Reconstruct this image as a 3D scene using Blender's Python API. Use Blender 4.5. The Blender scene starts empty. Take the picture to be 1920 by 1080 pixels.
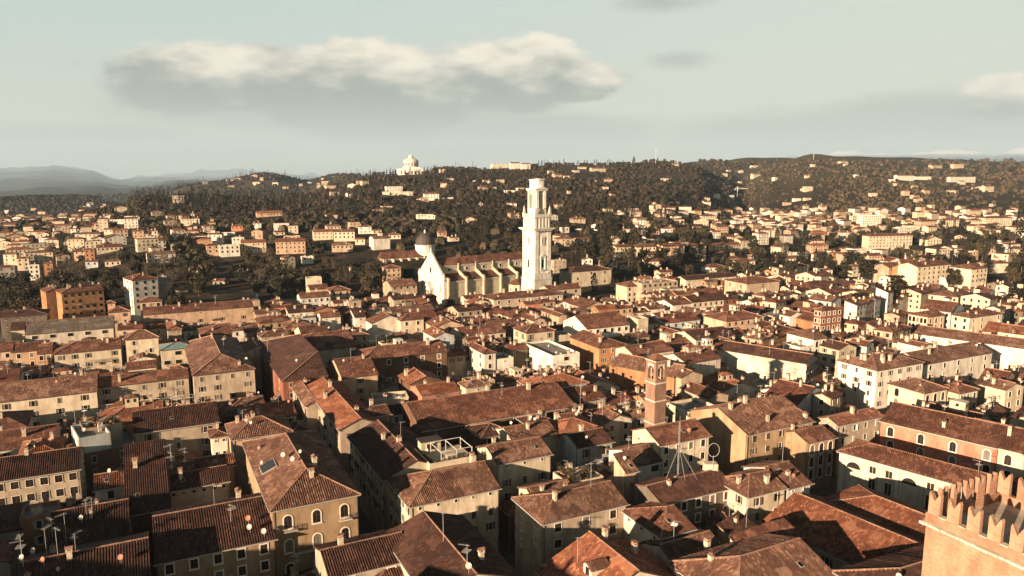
import bpy, math, random
from mathutils import Vector, Matrix, noise
from math import sin, cos, tan, atan, atan2, radians as R, degrees, pi, sqrt, hypot

random.seed(7)
sc = bpy.context.scene
COL = sc.collection

# ------------------------------------------------------------------ camera
CAM_H = 83.0
F = 1400.0                       # focal length in pixels of the 1920 wide photograph
PITCH = atan(222.0 / F)
cd = bpy.data.cameras.new('camera')
cd.sensor_width = 36.0
cd.lens = 36.0 * F / 1920.0
cd.clip_start = 1.0
cd.clip_end = 90000.0
cam = bpy.data.objects.new('camera', cd)
COL.objects.link(cam)
cam.location = (0, 0, CAM_H)
cam.rotation_euler = (pi / 2 - PITCH, 0, 0)
sc.camera = cam
FWD = Vector((0, cos(PITCH), -sin(PITCH)))
UP = Vector((0, sin(PITCH), cos(PITCH)))
RT = Vector((1, 0, 0))
CAMP = Vector((0, 0, CAM_H))

# ------------------------------------------------------------------ light
SUN_AZ = -139.0                  # degrees clockwise from +Y (the view axis)
SUN_EL = 12.0
sd = bpy.data.lights.new('sun', 'SUN')
sd.energy = 5.0
sd.angle = R(0.5)
sd.color = (1.0, 0.735, 0.515)
sun = bpy.data.objects.new('sun', sd)
COL.objects.link(sun)
sdir = Vector((sin(R(SUN_AZ)) * cos(R(SUN_EL)), cos(R(SUN_AZ)) * cos(R(SUN_EL)), sin(R(SUN_EL))))
sun.rotation_euler = sdir.to_track_quat('Z', 'Y').to_euler()
sun.location = (0, -50, 300)

vs = sc.view_settings
sc.display_settings.display_device = 'sRGB'
vs.view_transform = 'Standard'
vs.look = 'None'
vs.gamma = 1.0
vs.use_curve_mapping = False
vs.exposure = 1.97
sc.cycles.use_denoising = True
sc.cycles.max_bounces = 5
sc.cycles.diffuse_bounces = 2
sc.cycles.volume_bounces = 0
sc.cycles.volume_step_rate = 4
sc.cycles.use_adaptive_sampling = True


class NT:
    """small helper for node trees"""
    def __init__(s, tree):
        s.t = tree
        s.t.nodes.clear()

    def n(s, kind, **kw):
        nd = s.t.nodes.new(kind)
        for k, v in kw.items():
            setattr(nd, k, v)
        return nd

    def put(s, sock, v):
        if isinstance(v, bpy.types.NodeSocket):
            s.t.links.new(v, sock)
        elif v is not None:
            sock.default_value = v

    def m(s, op, a, b=None, c=None, clamp=False):
        nd = s.n('ShaderNodeMath', operation=op, use_clamp=clamp)
        s.put(nd.inputs[0], a)
        if b is not None:
            s.put(nd.inputs[1], b)
        if c is not None:
            s.put(nd.inputs[2], c)
        return nd.outputs[0]

    def ss(s, v, lo, hi, a=0.0, b=1.0):
        nd = s.n('ShaderNodeMapRange', interpolation_type='SMOOTHSTEP')
        s.put(nd.inputs[0], v)
        s.put(nd.inputs[1], lo)
        s.put(nd.inputs[2], hi)
        s.put(nd.inputs[3], a)
        s.put(nd.inputs[4], b)
        return nd.outputs[0]

    def mix(s, f, a, b, mode='MIX'):
        nd = s.n('ShaderNodeMix', data_type='RGBA', blend_type=mode)
        s.put(nd.inputs[0], f)
        s.put(nd.inputs[6], a)
        s.put(nd.inputs[7], b)
        return nd.outputs[2]

    def noise(s, vec, scale, detail=4, rough=0.55, dim='3D'):
        nd = s.n('ShaderNodeTexNoise', noise_dimensions=dim)
        if vec is not None:
            s.t.links.new(vec, nd.inputs['Vector'])
        nd.inputs['Scale'].default_value = scale
        nd.inputs['Detail'].default_value = detail
        nd.inputs['Roughness'].default_value = rough
        return nd.outputs['Fac']


def c4(c, k=1.0):
    return (c[0] * k, c[1] * k, c[2] * k, 1.0)


# ------------------------------------------------------------------ sky
SKY_STRENGTH = 0.05
world = bpy.data.worlds.new('World')
sc.world = world
world.use_nodes = True
w = NT(world.node_tree)
tc = w.n('ShaderNodeTexCoord').outputs['Generated']
sky = w.n('ShaderNodeTexSky', sky_type='NISHITA')
sky.sun_disc = False
sky.sun_elevation = R(SUN_EL)
sky.sun_rotation = R(SUN_AZ)
sky.air_density = 1.0
sky.dust_density = 1.0
sep = w.n('ShaderNodeSeparateXYZ')
w.t.links.new(tc, sep.inputs[0])
X, Y, Z = sep.outputs
az = w.m('MULTIPLY', w.m('ARCTAN2', X, Y), 57.2958)
el = w.m('MULTIPLY', w.m('ARCSINE', Z), 57.2958)
# soft warm veil low over the horizon, tinted clear sky above
base = w.mix(1.0, sky.outputs[0], (0.36, 0.38, 0.34, 1), 'MULTIPLY')
veil = w.mix(w.ss(el, 0.0, 12.5), (4.9, 4.75, 3.85, 1), (4.0, 4.95, 4.75, 1))
veil = w.mix(w.ss(az, -34.0, 30.0, 0.0, 0.55), veil, (5.7, 5.7, 4.75, 1))
base = w.mix(w.ss(el, 11.0, 33.0, 0.94, 0.0), base, veil)
cvec = w.n('ShaderNodeCombineXYZ')
w.put(cvec.inputs[0], w.m('MULTIPLY', az, 0.5))
w.put(cvec.inputs[1], w.m('MULTIPLY', el, 1.15))
nbig = w.noise(cvec.outputs[0], 0.26, 12, 0.63)
nsh = w.noise(cvec.outputs[0], 0.42, 9, 0.54)


def blob(a, e, ra, re, lift=0.0):
    u = w.m('DIVIDE', w.m('SUBTRACT', az, a), ra)
    v = w.m('DIVIDE', w.m('SUBTRACT', el, e), re)
    r2 = w.m('ADD', w.m('MULTIPLY', u, u), w.m('MULTIPLY', v, v))
    return w.m('SUBTRACT', 1.0 + lift, r2)


def mx(*a):
    o = a[0]
    for b in a[1:]:
        o = w.m('MAXIMUM', o, b)
    return o


hard = mx(blob(-19.5, 6.2, 9.5, 2.5, .2), blob(-11.5, 5.7, 8.5, 3.0, .4), blob(0.4, 6.9, 5.8, 2.5, .35), blob(4.6, 6.2, 4.2, 1.3, .3),
          blob(35.5, 4.4, 6.5, 1.5, .1))
nw = w.m('MULTIPLY', w.m('SUBTRACT', nbig, 0.5), 4.0)
dens = w.ss(w.m('ADD', hard, nw), -0.12, 0.52)
dens = w.m('MULTIPLY', dens, w.ss(el, 1.8, 6.0, 0.45, 0.95))
soft = mx(blob(-15.0, 4.3, 13.0, 2.3, .2), blob(-8.0, 3.2, 12.0, 1.8, .3), blob(0, 2.6, 13.0, 1.6, .3), blob(25, 2.5, 16, 1.5, .3), blob(12.5, 7.8, 3.2, 0.9, -.55),
          blob(11, 11.8, 5.0, 0.9, -.5), blob(-27, 1.9, 14, 1.2), blob(34, 3.0, 14, 1.9, .5))
dsoft = w.m('MULTIPLY', w.ss(w.m('ADD', soft, w.m('MULTIPLY', nw, 0.55)), -0.5, 1.1), 0.72)
top = w.m('ADD', w.m('MULTIPLY', w.m('SUBTRACT', el, 6.85), 0.42), w.m('MULTIPLY', w.m('SUBTRACT', nsh, 0.5), 4.6))
top = w.m('ADD', top, w.ss(az, 22.0, 31.0, 0.0, 0.95))
lit = w.ss(top, -0.8, 1.15)
ccol = w.mix(lit, (1.9, 2.15, 1.95, 1), (7.6, 6.7, 5.4, 1))
base = w.mix(dsoft, base, (2.45, 2.6, 2.35, 1))
base = w.mix(dens, base, ccol)
# thin streaks over the rest of the sky
bg = w.n('ShaderNodeBackground')
SKY_K = 0.70
w.put(bg.inputs[0], w.mix(1.0, base, (SKY_K, SKY_K, SKY_K, 1), 'MULTIPLY'))
bg.inputs[1].default_value = SKY_STRENGTH
wo = w.n('ShaderNodeOutputWorld')
w.t.links.new(bg.outputs[0], wo.inputs[0])

# ------------------------------------------------------------------ materials
MATS = {}


def new_mat(name):
    m = bpy.data.materials.new(name)
    m.use_nodes = True
    t = NT(m.node_tree)
    b = t.n('ShaderNodeBsdfPrincipled')
    o = t.n('ShaderNodeOutputMaterial')
    t.t.links.new(b.outputs[0], o.inputs[0])
    return m, t, b


def plain(name, col, rough=0.8, metal=0.0, vary=0.12, scale=1.5):
    if name in MATS:
        return MATS[name]
    m, t, b = new_mat(name)
    g = t.n('ShaderNodeNewGeometry').outputs['Position']
    n = t.noise(g, scale, 5)
    f = t.ss(n, 0.3, 0.7)
    t.put(b.inputs['Base Color'], t.mix(f, c4(col, 1 - vary), c4(col, 1 + vary)))
    b.inputs['Roughness'].default_value = rough
    b.inputs['Metallic'].default_value = metal
    MATS[name] = m
    return m


def glass(name, col, rough=0.12):
    if name in MATS:
        return MATS[name]
    m, t, b = new_mat(name)
    oi = t.n('ShaderNodeObjectInfo').outputs['Random']
    curt = t.ss(oi, .80, .84)
    t.put(b.inputs['Base Color'], t.mix(t.m('MULTIPLY', curt, .8), t.mix(oi, c4(col, 0.5), c4(col, 1.6)), (.20, .17, .13, 1)))
    b.inputs['Roughness'].default_value = rough
    b.inputs['Specular IOR Level'].default_value = 0.35
    MATS[name] = m
    return m


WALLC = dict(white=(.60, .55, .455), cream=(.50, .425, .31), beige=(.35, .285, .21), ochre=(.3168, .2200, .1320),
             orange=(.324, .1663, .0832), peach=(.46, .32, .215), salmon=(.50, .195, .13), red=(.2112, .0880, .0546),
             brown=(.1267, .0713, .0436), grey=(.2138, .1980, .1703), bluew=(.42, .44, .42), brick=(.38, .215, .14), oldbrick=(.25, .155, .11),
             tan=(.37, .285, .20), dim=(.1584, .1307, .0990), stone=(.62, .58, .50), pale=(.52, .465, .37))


def wall_mat(k):
    key = 'wall_' + k
    if key in MATS:
        return MATS[key]
    col = WALLC[k]
    m, t, b = new_mat('plaster_' + k)
    tcn = t.n('ShaderNodeTexCoord').outputs['Object']
    oi = t.n('ShaderNodeObjectInfo').outputs['Random']
    mp = t.n('ShaderNodeMapping')
    t.t.links.new(tcn, mp.inputs[0])
    mp.inputs['Scale'].default_value = (1.0, 1.0, 0.45)
    off = t.n('ShaderNodeCombineXYZ')
    t.put(off.inputs[0], t.m('MULTIPLY', oi, 91.0))
    t.t.links.new(off.outputs[0], mp.inputs['Location'])
    streak = t.ss(t.noise(mp.outputs[0], 0.55, 8, 0.68), 0.46, 0.76)
    patch = t.ss(t.noise(mp.outputs[0], 0.35, 5, 0.6), 0.35, 0.7)
    fine = t.noise(tcn, 6.0, 4, 0.6)
    c = t.mix(patch, c4(col, 1.06), (col[0] * .70, col[1] * .67, col[2] * .63, 1))
    c = t.mix(t.m('MULTIPLY', streak, 0.62), c, (col[0] * .50, col[1] * .46, col[2] * .42, 1))
    c = t.mix(0.18, c, t.mix(fine, (.0, .0, .0, 1), (1, 1, 1, 1)), 'OVERLAY')
    # lift or lower the whole house a little
    k_ = t.m('MULTIPLY_ADD', oi, 0.26, 0.84)
    cc = t.n('ShaderNodeCombineXYZ')
    for i in range(3):
        t.put(cc.inputs[i], k_)
    c = t.mix(1.0, c, cc.outputs[0], 'MULTIPLY')
    if k == 'brick':
        bt = t.n('ShaderNodeTexBrick')
        bt.inputs['Scale'].default_value = 1.0
        bt.inputs['Brick Width'].default_value = 0.5
        bt.inputs['Row Height'].default_value = 0.16
        bt.inputs['Mortar Size'].default_value = 0.02
        bt.inputs['Color1'].default_value = (1.1, 1.1, 1.1, 1)
        bt.inputs['Color2'].default_value = (.75, .7, .66, 1)
        bt.inputs['Mortar'].default_value = (.95, .98, 1, 1)
        sp = t.n('ShaderNodeSeparateXYZ')
        t.t.links.new(tcn, sp.inputs[0])
        cb = t.n('ShaderNodeCombineXYZ')
        t.put(cb.inputs[0], t.m('ADD', sp.outputs[0], sp.outputs[1]))
        t.put(cb.inputs[1], sp.outputs[2])
        t.t.links.new(cb.outputs[0], bt.inputs['Vector'])
        c = t.mix(0.8, c, bt.outputs[0], 'MULTIPLY')
    t.put(b.inputs['Base Color'], c)
    b.inputs['Roughness'].default_value = 0.9
    b.inputs['Specular IOR Level'].default_value = 0.15
    bp = t.n('ShaderNodeBump')
    bp.inputs['Strength'].default_value = 0.35
    bp.inputs['Distance'].default_value = 0.05
    t.put(bp.inputs['Height'], fine)
    t.t.links.new(bp.outputs[0], b.inputs['Normal'])
    MATS[key] = m
    return m


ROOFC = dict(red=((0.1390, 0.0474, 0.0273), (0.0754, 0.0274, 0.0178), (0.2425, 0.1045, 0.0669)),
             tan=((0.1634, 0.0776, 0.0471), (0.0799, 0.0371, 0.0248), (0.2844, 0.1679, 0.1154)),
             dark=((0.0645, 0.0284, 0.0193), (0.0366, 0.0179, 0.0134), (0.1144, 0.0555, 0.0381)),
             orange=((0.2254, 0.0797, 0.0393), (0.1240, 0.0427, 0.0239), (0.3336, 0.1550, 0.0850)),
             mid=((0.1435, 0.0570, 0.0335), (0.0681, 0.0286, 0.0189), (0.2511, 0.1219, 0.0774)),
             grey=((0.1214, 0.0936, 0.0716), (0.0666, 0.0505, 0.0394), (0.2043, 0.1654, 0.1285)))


def roof_mat(k):
    key = 'roof_' + k
    if key in MATS:
        return MATS[key]
    c0, c1, c2 = ROOFC[k]
    m, t, b = new_mat('roof_tiles_' + k)
    uv = t.n('ShaderNodeUVMap', uv_map='UVMap').outputs[0]
    sp = t.n('ShaderNodeSeparateXYZ')
    t.t.links.new(uv, sp.inputs[0])
    tu = t.m('FLOOR', t.m('DIVIDE', sp.outputs[0], 0.42))
    off = t.m('FRACT', t.m('MULTIPLY', tu, 0.37))
    tv = t.m('FLOOR', t.m('ADD', t.m('DIVIDE', sp.outputs[1], 0.62), off))
    cb = t.n('ShaderNodeCombineXYZ')
    t.put(cb.inputs[0], tu)
    t.put(cb.inputs[1], tv)
    oi = t.n('ShaderNodeObjectInfo').outputs['Random']
    t.put(cb.inputs[2], t.m('MULTIPLY', oi, 50))
    wn = t.n('ShaderNodeTexWhiteNoise', noise_dimensions='3D')
    t.t.links.new(cb.outputs[0], wn.inputs['Vector'])
    r = wn.outputs['Value']
    pos = t.n('ShaderNodeNewGeometry').outputs['Position']
    big = t.ss(t.noise(pos, 0.16, 6, 0.62), 0.34, 0.68)
    med = t.ss(t.noise(pos, 0.9, 5, 0.65), 0.36, 0.70)
    col = t.mix(t.ss(r, 0.0, 1.0), c4(c1), c4(c0))
    col = t.mix(t.ss(r, 0.74, 0.97), col, c4(c2))
    col = t.mix(t.m('MULTIPLY', big, 0.55), col, c4(c1))
    col = t.mix(t.m('MULTIPLY', med, 0.22), col, c4(c2))
    # repaired patches of newer tiles, and old dark ones
    cp = t.n('ShaderNodeCombineXYZ')
    t.put(cp.inputs[0], t.m('FLOOR', t.m('ADD', t.m('DIVIDE', sp.outputs[0], 2.9), t.m('MULTIPLY', t.noise(uv, .35, 3), 2.0))))
    t.put(cp.inputs[1], t.m('FLOOR', t.m('ADD', t.m('DIVIDE', sp.outputs[1], 2.3), t.m('MULTIPLY', t.noise(uv, .5, 3), 2.0))))
    t.put(cp.inputs[2], t.m('MULTIPLY', oi, 77))
    wp = t.n('ShaderNodeTexWhiteNoise', noise_dimensions='3D')
    t.t.links.new(cp.outputs[0], wp.inputs['Vector'])
    col = t.mix(t.m('MULTIPLY', t.ss(wp.outputs['Value'], .80, .90), .5), col, c4(c2))
    col = t.mix(t.m('MULTIPLY', t.ss(wp.outputs['Value'], .20, .08), .6), col, c4(c1, .8))
    # lichen and soot run down in patches
    mp = t.n('ShaderNodeMapping')
    t.t.links.new(uv, mp.inputs[0])
    mp.inputs['Scale'].default_value = (1.6, 0.28, 1)
    run = t.ss(t.noise(mp.outputs[0], 1.0, 5, 0.6), 0.50, 0.75)
    col = t.mix(t.m('MULTIPLY', run, 0.7), col, (.040, .026, .018, 1))
    k_ = t.m('MULTIPLY_ADD', oi, 0.34, 0.82)
    cc = t.n('ShaderNodeCombineXYZ')
    for i in range(3):
        t.put(cc.inputs[i], k_)
    col = t.mix(1.0, col, cc.outputs[0], 'MULTIPLY')
    t.put(b.inputs['Base Color'], col)
    b.inputs['Roughness'].default_value = 0.85
    b.inputs['Specular IOR Level'].default_value = 0.2
    hgt = t.m('ADD', t.m('MULTIPLY', r, 0.6), t.m('FRACT', t.m('ADD', t.m('DIVIDE', sp.outputs[1], 0.62), off)))
    bp = t.n('ShaderNodeBump')
    bp.inputs['Strength'].default_value = 0.55
    bp.inputs['Distance'].default_value = 0.05
    t.put(bp.inputs['Height'], hgt)
    t.t.links.new(bp.outputs[0], b.inputs['Normal'])
    MATS[key] = m
    return m


M_FRAME = plain('stone_trim', (.58, .52, .42), .8, scale=4)
M_PANE = glass('window_glass', (.020, .016, .013), .15)
M_DARKPANE = plain('dark_glass', (.020, .016, .013), .25)
M_SHUT = plain('shutter_wood', (.055, .042, .030), .7, scale=9)
M_SHUTG = plain('shutter_pale', (.30, .29, .25), .7, scale=9)
M_BLIND = plain('blind_orange', (.52, .24, .10), .8, scale=9)
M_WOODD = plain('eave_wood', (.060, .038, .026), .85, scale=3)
M_GUT = plain('gutter_metal', (.34, .31, .27), .5, scale=3)
M_CHIM = plain('chimney_plaster', (.40, .33, .24), .9, vary=.25, scale=2)
M_CAP = plain('chimney_tile', (.22, .11, .07), .85, vary=.3, scale=3)
M_RIDGE = plain('ridge_tile', (.21, .115, .07), .85, vary=.35, scale=2.2)
M_DISHW = plain('dish_white', (.36, .335, .29), .6, vary=.15, scale=3)
M_DISHR = plain('dish_terracotta', (.30, .11, .06), .6, vary=.08)
M_METAL = plain('antenna_metal', (.42, .40, .37), .4, 0.3)
M_FLAT = plain('roof_felt', (.17, .155, .13), .9, vary=.3, scale=.6)
M_BLUE = plain('roof_membrane', (.36, .43, .43), .6, vary=.15, scale=.5)
M_COPPER = plain('copper_sheet', (.15, .235, .225), .5, vary=.2, scale=.8)
M_LEAD = plain('lead_sheet', (.045, .036, .028), .75, vary=.25, scale=.6)
M_IRON = plain('iron', (.035, .028, .024), .6)


# ------------------------------------------------------------------ mesh builder and tagging
class MB:
    def __init__(s):
        s.v = []
        s.f = []
        s.mi = []
        s.uv = []

    def poly(s, pts, mi=0, uv=None):
        b = len(s.v)
        s.v.extend([tuple(p) for p in pts])
        s.f.append(tuple(range(b, b + len(pts))))
        s.mi.append(mi)
        s.uv.append(uv if uv else [(p[0] + p[1], p[2]) for p in pts])

    def box(s, x0, x1, y0, y1, z0, z1, mi=0, bottom=True):
        a = [(x0, y0, z0), (x1, y0, z0), (x1, y1, z0), (x0, y1, z0), (x0, y0, z1), (x1, y0, z1), (x1, y1, z1), (x0, y1, z1)]
        fs = [(0, 1, 5, 4), (1, 2, 6, 5), (2, 3, 7, 6), (3, 0, 4, 7), (4, 5, 6, 7)]
        if bottom:
            fs.append((3, 2, 1, 0))
        for f in fs:
            s.poly([a[i] for i in f], mi)

    def rod(s, a, b, r, n=4, mi=0, r2=None, cap=False):
        a = Vector(a)
        b = Vector(b)
        d = (b - a).normalized()
        u = d.orthogonal().normalized()
        v = d.cross(u)
        r2 = r if r2 is None else r2
        A = [a + (u * cos(2 * pi * i / n) + v * sin(2 * pi * i / n)) * r for i in range(n)]
        B = [b + (u * cos(2 * pi * i / n) + v * sin(2 * pi * i / n)) * r2 for i in range(n)]
        for i in range(n):
            j = (i + 1) % n
            s.poly([A[i], A[j], B[j], B[i]], mi)
        if cap:
            s.poly(B, mi)
            s.poly(A[::-1], mi)

    def lathe(s, prof, n=16, mi=0, cx=0, cy=0, a0=0.0):
        for k in range(len(prof) - 1):
            r0, z0 = prof[k]
            r1, z1 = prof[k + 1]
            for i in range(n):
                t0 = a0 + 2 * pi * i / n
                t1 = a0 + 2 * pi * (i + 1) / n
                p = [(cx + r0 * cos(t0), cy + r0 * sin(t0), z0), (cx + r0 * cos(t1), cy + r0 * sin(t1), z0),
                     (cx + r1 * cos(t1), cy + r1 * sin(t1), z1), (cx + r1 * cos(t0), cy + r1 * sin(t0), z1)]
                if r0 < 1e-4:
                    p = [p[0], p[2], p[3]]
                elif r1 < 1e-4:
                    p = p[:3]
                s.poly(p, mi)

    def mesh(s, name, mats):
        me = bpy.data.meshes.new(name)
        me.from_pydata(s.v, [], s.f)
        for m in mats:
            me.materials.append(m)
        me.polygons.foreach_set('material_index', s.mi)
        ul = me.uv_layers.new(name='UVMap')
        flat = []
        for u in s.uv:
            for p in u:
                flat.extend(p)
        ul.data.foreach_set('uv', flat)
        me.update()
        return me

    def obj(s, name, mats, parent=None, loc=(0, 0, 0), rz=0.0):
        if not isinstance(mats, (list, tuple)):
            mats = [mats]
        return link(name, s.mesh(name, mats), parent, loc, rz)


def link(name, data, parent=None, loc=(0, 0, 0), rz=0.0, scale=None):
    o = bpy.data.objects.new(name, data)
    COL.objects.link(o)
    o.location = loc
    o.rotation_euler = (0, 0, rz)
    if scale is not None:
        o.scale = scale if hasattr(scale, '__len__') else (scale,) * 3
    if parent is not None:
        o.parent = parent
    return o


def tag(o, label=None, cat=None, group=None, kind=None):
    if label:
        o['label'] = label
    if cat:
        o['category'] = cat
    if group:
        o['group'] = group
    if kind:
        o['kind'] = kind
    return o


# ------------------------------------------------------------------ places: photograph pixel -> point in the world
TILE = dict(A=(0, 780, 3.6), B=(440, 780, 3.6), C=(900, 780, 3.6), D=(1400, 780, 3.6), E=(0, 560, 4.0),
            F=(440, 560, 3.692), G=(900, 560, 3.692), H=(1400, 560, 3.692), I=(0, 380, 4.0), J=(440, 380, 3.692),
            K=(900, 380, 3.692), L=(1400, 380, 3.692), M=(0, 270, 3.0), N=(640, 270, 3.0), O=(1280, 270, 3.0),
            Q=(700, 310, 4.321), P=(0, 0, 1.0))


def px(tile, x, y):
    t = TILE[tile]
    return t[0] + x / t[2], t[1] + y / t[2]


def ray(x, y):
    return FWD + RT * ((x - 960) / F) + UP * ((540 - y) / F)


def at_z(x, y, z):
    d = ray(x, y)
    t = (z - CAM_H) / d.z
    return CAMP + d * t


def proj(p):
    q = Vector(p) - CAMP
    zc = q.dot(FWD)
    if zc < 1:
        return None
    return 960 + F * q.dot(RT) / zc, 540 - F * q.dot(UP) / zc


# ------------------------------------------------------------------ terrain: profiles (distance, image row of the ground) by image column
# each row: azimuth given by image column, then (distance m, height m) pairs
def zrow(y, d):
    """height at horizontal distance d seen at image row y"""
    a = PITCH - atan((540 - y) / F)
    return CAM_H - d * tan(a)


PROF = {}


def prof(x, *pts):
    pts = [(d if d < 6000 else {6500: 13000, 8800: 42000, 9500: 44000, 10400: 47000, 11000: 50000}[d], y) for d, y in pts]
    PROF[atan((x - 960) / F)] = [(0, 0.0), (560, 0.0)] + [(d, zrow(y, d) if y is not None else 0.0) for d, y in pts]


# column, (distance, row)
prof(-1400, (900, None), (2400, 400), (3600, 372), (6500, 340), (8800, 322), (11000, 326))
prof(-200, (900, None), (1500, 402), (2300, 395), (3000, 372), (4200, 376), (6500, 340), (8800, 322), (11000, 326))
prof(0, (800, None), (1400, 405), (2200, 398), (3000, 369), (4200, 378), (6500, 350), (8800, 322), (11000, 326))
prof(110, (800, None), (1350, 406), (2200, 402), (3000, 362), (4200, 378), (6500, 345), (8800, 315), (11000, 322))
prof(180, (720, 466), (1050, 410), (1300, 402), (2200, 400), (3000, 364), (4200, 372), (6500, 345), (8800, 322), (11000, 326))
prof(230, (680, 470), (1000, 410), (1250, 394), (1700, 410), (3000, 376), (4200, 370), (6500, 350), (8800, 337), (11000, 340))
prof(275, (650, 478), (950, 412), (1300, 374), (1700, 392), (3000, 380), (4200, 362), (6500, 350), (8800, 337), (11000, 334))
prof(350, (650, 478), (950, 410), (1300, 370), (1700, 384), (3200, 350), (4200, 356), (6500, 340), (8800, 336), (11000, 326))
prof(440, (650, 476), (950, 408), (1350, 369), (1800, 380), (3400, 342), (4200, 352), (6500, 340), (8800, 336), (11000, 318))
prof(510, (650, 474), (950, 405), (1350, 367), (1800, 378), (3400, 333), (4200, 344), (6500, 340), (8800, 336), (11000, 322))
prof(575, (650, 474), (950, 402), (1400, 362), (1800, 374), (3400, 341), (4200, 346), (6500, 340), (8800, 337), (11000, 330))
prof(640, (650, 474), (950, 398), (1400, 348), (1700, 352), (3400, 330), (4200, 338), (6500, 340), (11000, 336))
prof(700, (650, 474), (950, 396), (1450, 331), (1700, 336), (3400, 332), (4200, 340), (6500, 340), (11000, 330))
prof(775, (650, 474), (950, 396), (1500, 327), (1750, 330), (3400, 336), (6500, 340), (11000, 330))
prof(850, (650, 474), (950, 398), (1500, 322), (1800, 321), (3400, 336), (6500, 340), (11000, 330))
prof(950, (650, 476), (950, 400), (1500, 330), (1900, 318), (3400, 336), (6500, 340), (11000, 330))
prof(1050, (650, 476), (950, 402), (1500, 334), (1950, 314), (2400, 316), (6500, 330), (11000, 330))
prof(1150, (650, 478), (950, 410), (1500, 340), (2000, 311), (2500, 312), (6500, 330), (11000, 330))
prof(1230, (650, 482), (1000, 410), (1500, 344), (2050, 308), (2600, 308), (6500, 330), (11000, 330))
prof(1300, (700, 480), (1100, 414), (1500, 352), (1900, 318), (2100, 317), (2700, 306), (6500, 320), (11000, 320))
prof(1350, (750, 478), (1150, 414), (1500, 380), (1850, 352), (2000, 352), (2800, 301), (6500, 320), (11000, 316))
prof(1390, (800, 476), (1250, 412), (1600, 390), (2000, 366), (2300, 345), (2900, 300), (6500, 320), (11000, 308))
prof(1450, (850, 474), (1300, 402), (1600, 374), (2100, 335), (2600, 312), (3000, 303), (6500, 318), (11000, 302))
prof(1520, (900, 470), (1300, 402), (1600, 368), (2100, 326), (2700, 304), (3000, 303), (6500, 318), (11000, 300))
prof(1600, (950, 462), (1300, 400), (1700, 362), (2200, 322), (2700, 304), (3000, 303), (6500, 318), (9500, 300), (10400, 286), (11000, 300))
prof(1690, (950, 456), (1300, 398), (1700, 360), (2200, 330), (2700, 306), (3200, 304), (6500, 316), (9500, 302), (10400, 292), (11000, 300))
prof(1770, (950, 450), (1300, 396), (1700, 362), (2200, 330), (2800, 308), (3200, 306), (6500, 314), (9500, 300), (10400, 285), (11000, 300))
prof(1850, (950, 446), (1300, 394), (1700, 364), (2200, 332), (2800, 310), (3200, 308), (6500, 314), (9500, 304), (10400, 296), (11000, 300))
prof(1920, (950, 442), (1300, 394), (1700, 364), (2200, 336), (2800, 312), (3200, 310), (6500, 314), (9500, 300), (10400, 287), (11000, 300))
prof(2300, (950, 440), (1300, 394), (1700, 364), (2200, 336), (2800, 312), (3200, 310), (6500, 314), (11000, 300))
prof(4200, (950, None), (2200, 336), (3200, 320), (6500, 320), (11000, 310))
AZK = sorted(PROF)


def pr_eval(pts, d):
    for i in range(len(pts) - 1):
        d0, z0 = pts[i]
        d1, z1 = pts[i + 1]
        if d <= d1:
            t = (d - d0) / (d1 - d0)
            return z0 + (z1 - z0) * t
    return pts[-1][1]


def terrain(x, y):
    d = hypot(x, y)
    a = atan2(x, y)
    # the camera column angle equals atan of the column ratio times cos pitch; close enough for hills
    if a <= AZK[0]:
        k = max(0.0, 1 - (AZK[0] - a) / 0.9)
        z = pr_eval(PROF[AZK[0]], d) * k
    elif a >= AZK[-1]:
        k = max(0.0, 1 - (a - AZK[-1]) / 0.9)
        z = pr_eval(PROF[AZK[-1]], d) * k
    else:
        for i in range(len(AZK) - 1):
            if a <= AZK[i + 1]:
                t = (a - AZK[i]) / (AZK[i + 1] - AZK[i])
                t = t * t * (3 - 2 * t)
                z = pr_eval(PROF[AZK[i]], d) * (1 - t) + pr_eval(PROF[AZK[i + 1]], d) * t
                break
    if d > 620:
        q = min(1.0, (d - 620) / 500.0)
        z += q * (8.0 * noise.noise((x / 170.0, y / 170.0, 3.1)) + min(1.6, d / 2400.0) * 23.0 * noise.noise((x / 420.0, y / 420.0, 9.0)))
        if 2300 < d < 3300:
            for (kc, kd_, kr, kh) in ((1512, 2750, 75, 17), (1600, 2850, 60, 8), (1345, 2780, 120, 9), (1700, 2700, 90, -7)):
                ka = atan((kc - 960) / F)
                e2 = ((x - kd_ * sin(ka)) ** 2 + (y - kd_ * cos(ka)) ** 2) / kr ** 2
                if e2 < 6:
                    z += kh * math.exp(-e2)
        if d > 5000:
            z += (d - 5000) / 42000 * 300 * (noise.fractal((x / 2900.0, y / 2900.0, 1.0), 0.6, 2.1, 5))
    return z


def at_ground(x, y, above=0.0, dmax=6000):
    """first point where the ray through a pixel comes down to ABOVE metres over the ground"""
    d = ray(x, y)
    hd = hypot(d.x, d.y)
    t = 40.0 / hd
    zt = (2.0 + above - CAM_H) / d.z * hd if d.z < 0 else 1e9
    if zt > 560:
        t = 540.0 / hd
    step = 3.0
    best = (1e9, None)
    while t * hd < dmax:
        p = CAMP + d * t
        if t * hd > 300 and t * hd < 3600:
            gp = p.z - terrain(p.x, p.y) - above
            if gp < best[0]:
                best = (gp, p.copy())
        if p.z <= terrain(p.x, p.y) + above:
            lo, hi = t - step, t
            for _ in range(14):
                mi = (lo + hi) / 2
                p = CAMP + d * mi
                if p.z <= terrain(p.x, p.y) + above:
                    hi = mi
                else:
                    lo = mi
            return CAMP + d * hi
        step = max(3.0, t * 0.012)
        t += step
    p = best[1]
    p.z = terrain(p.x, p.y) + above
    return p

# ------------------------------------------------------------------ window meshes (centred, facing local -y, wall plane at y = 0)
WM = {}


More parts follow.
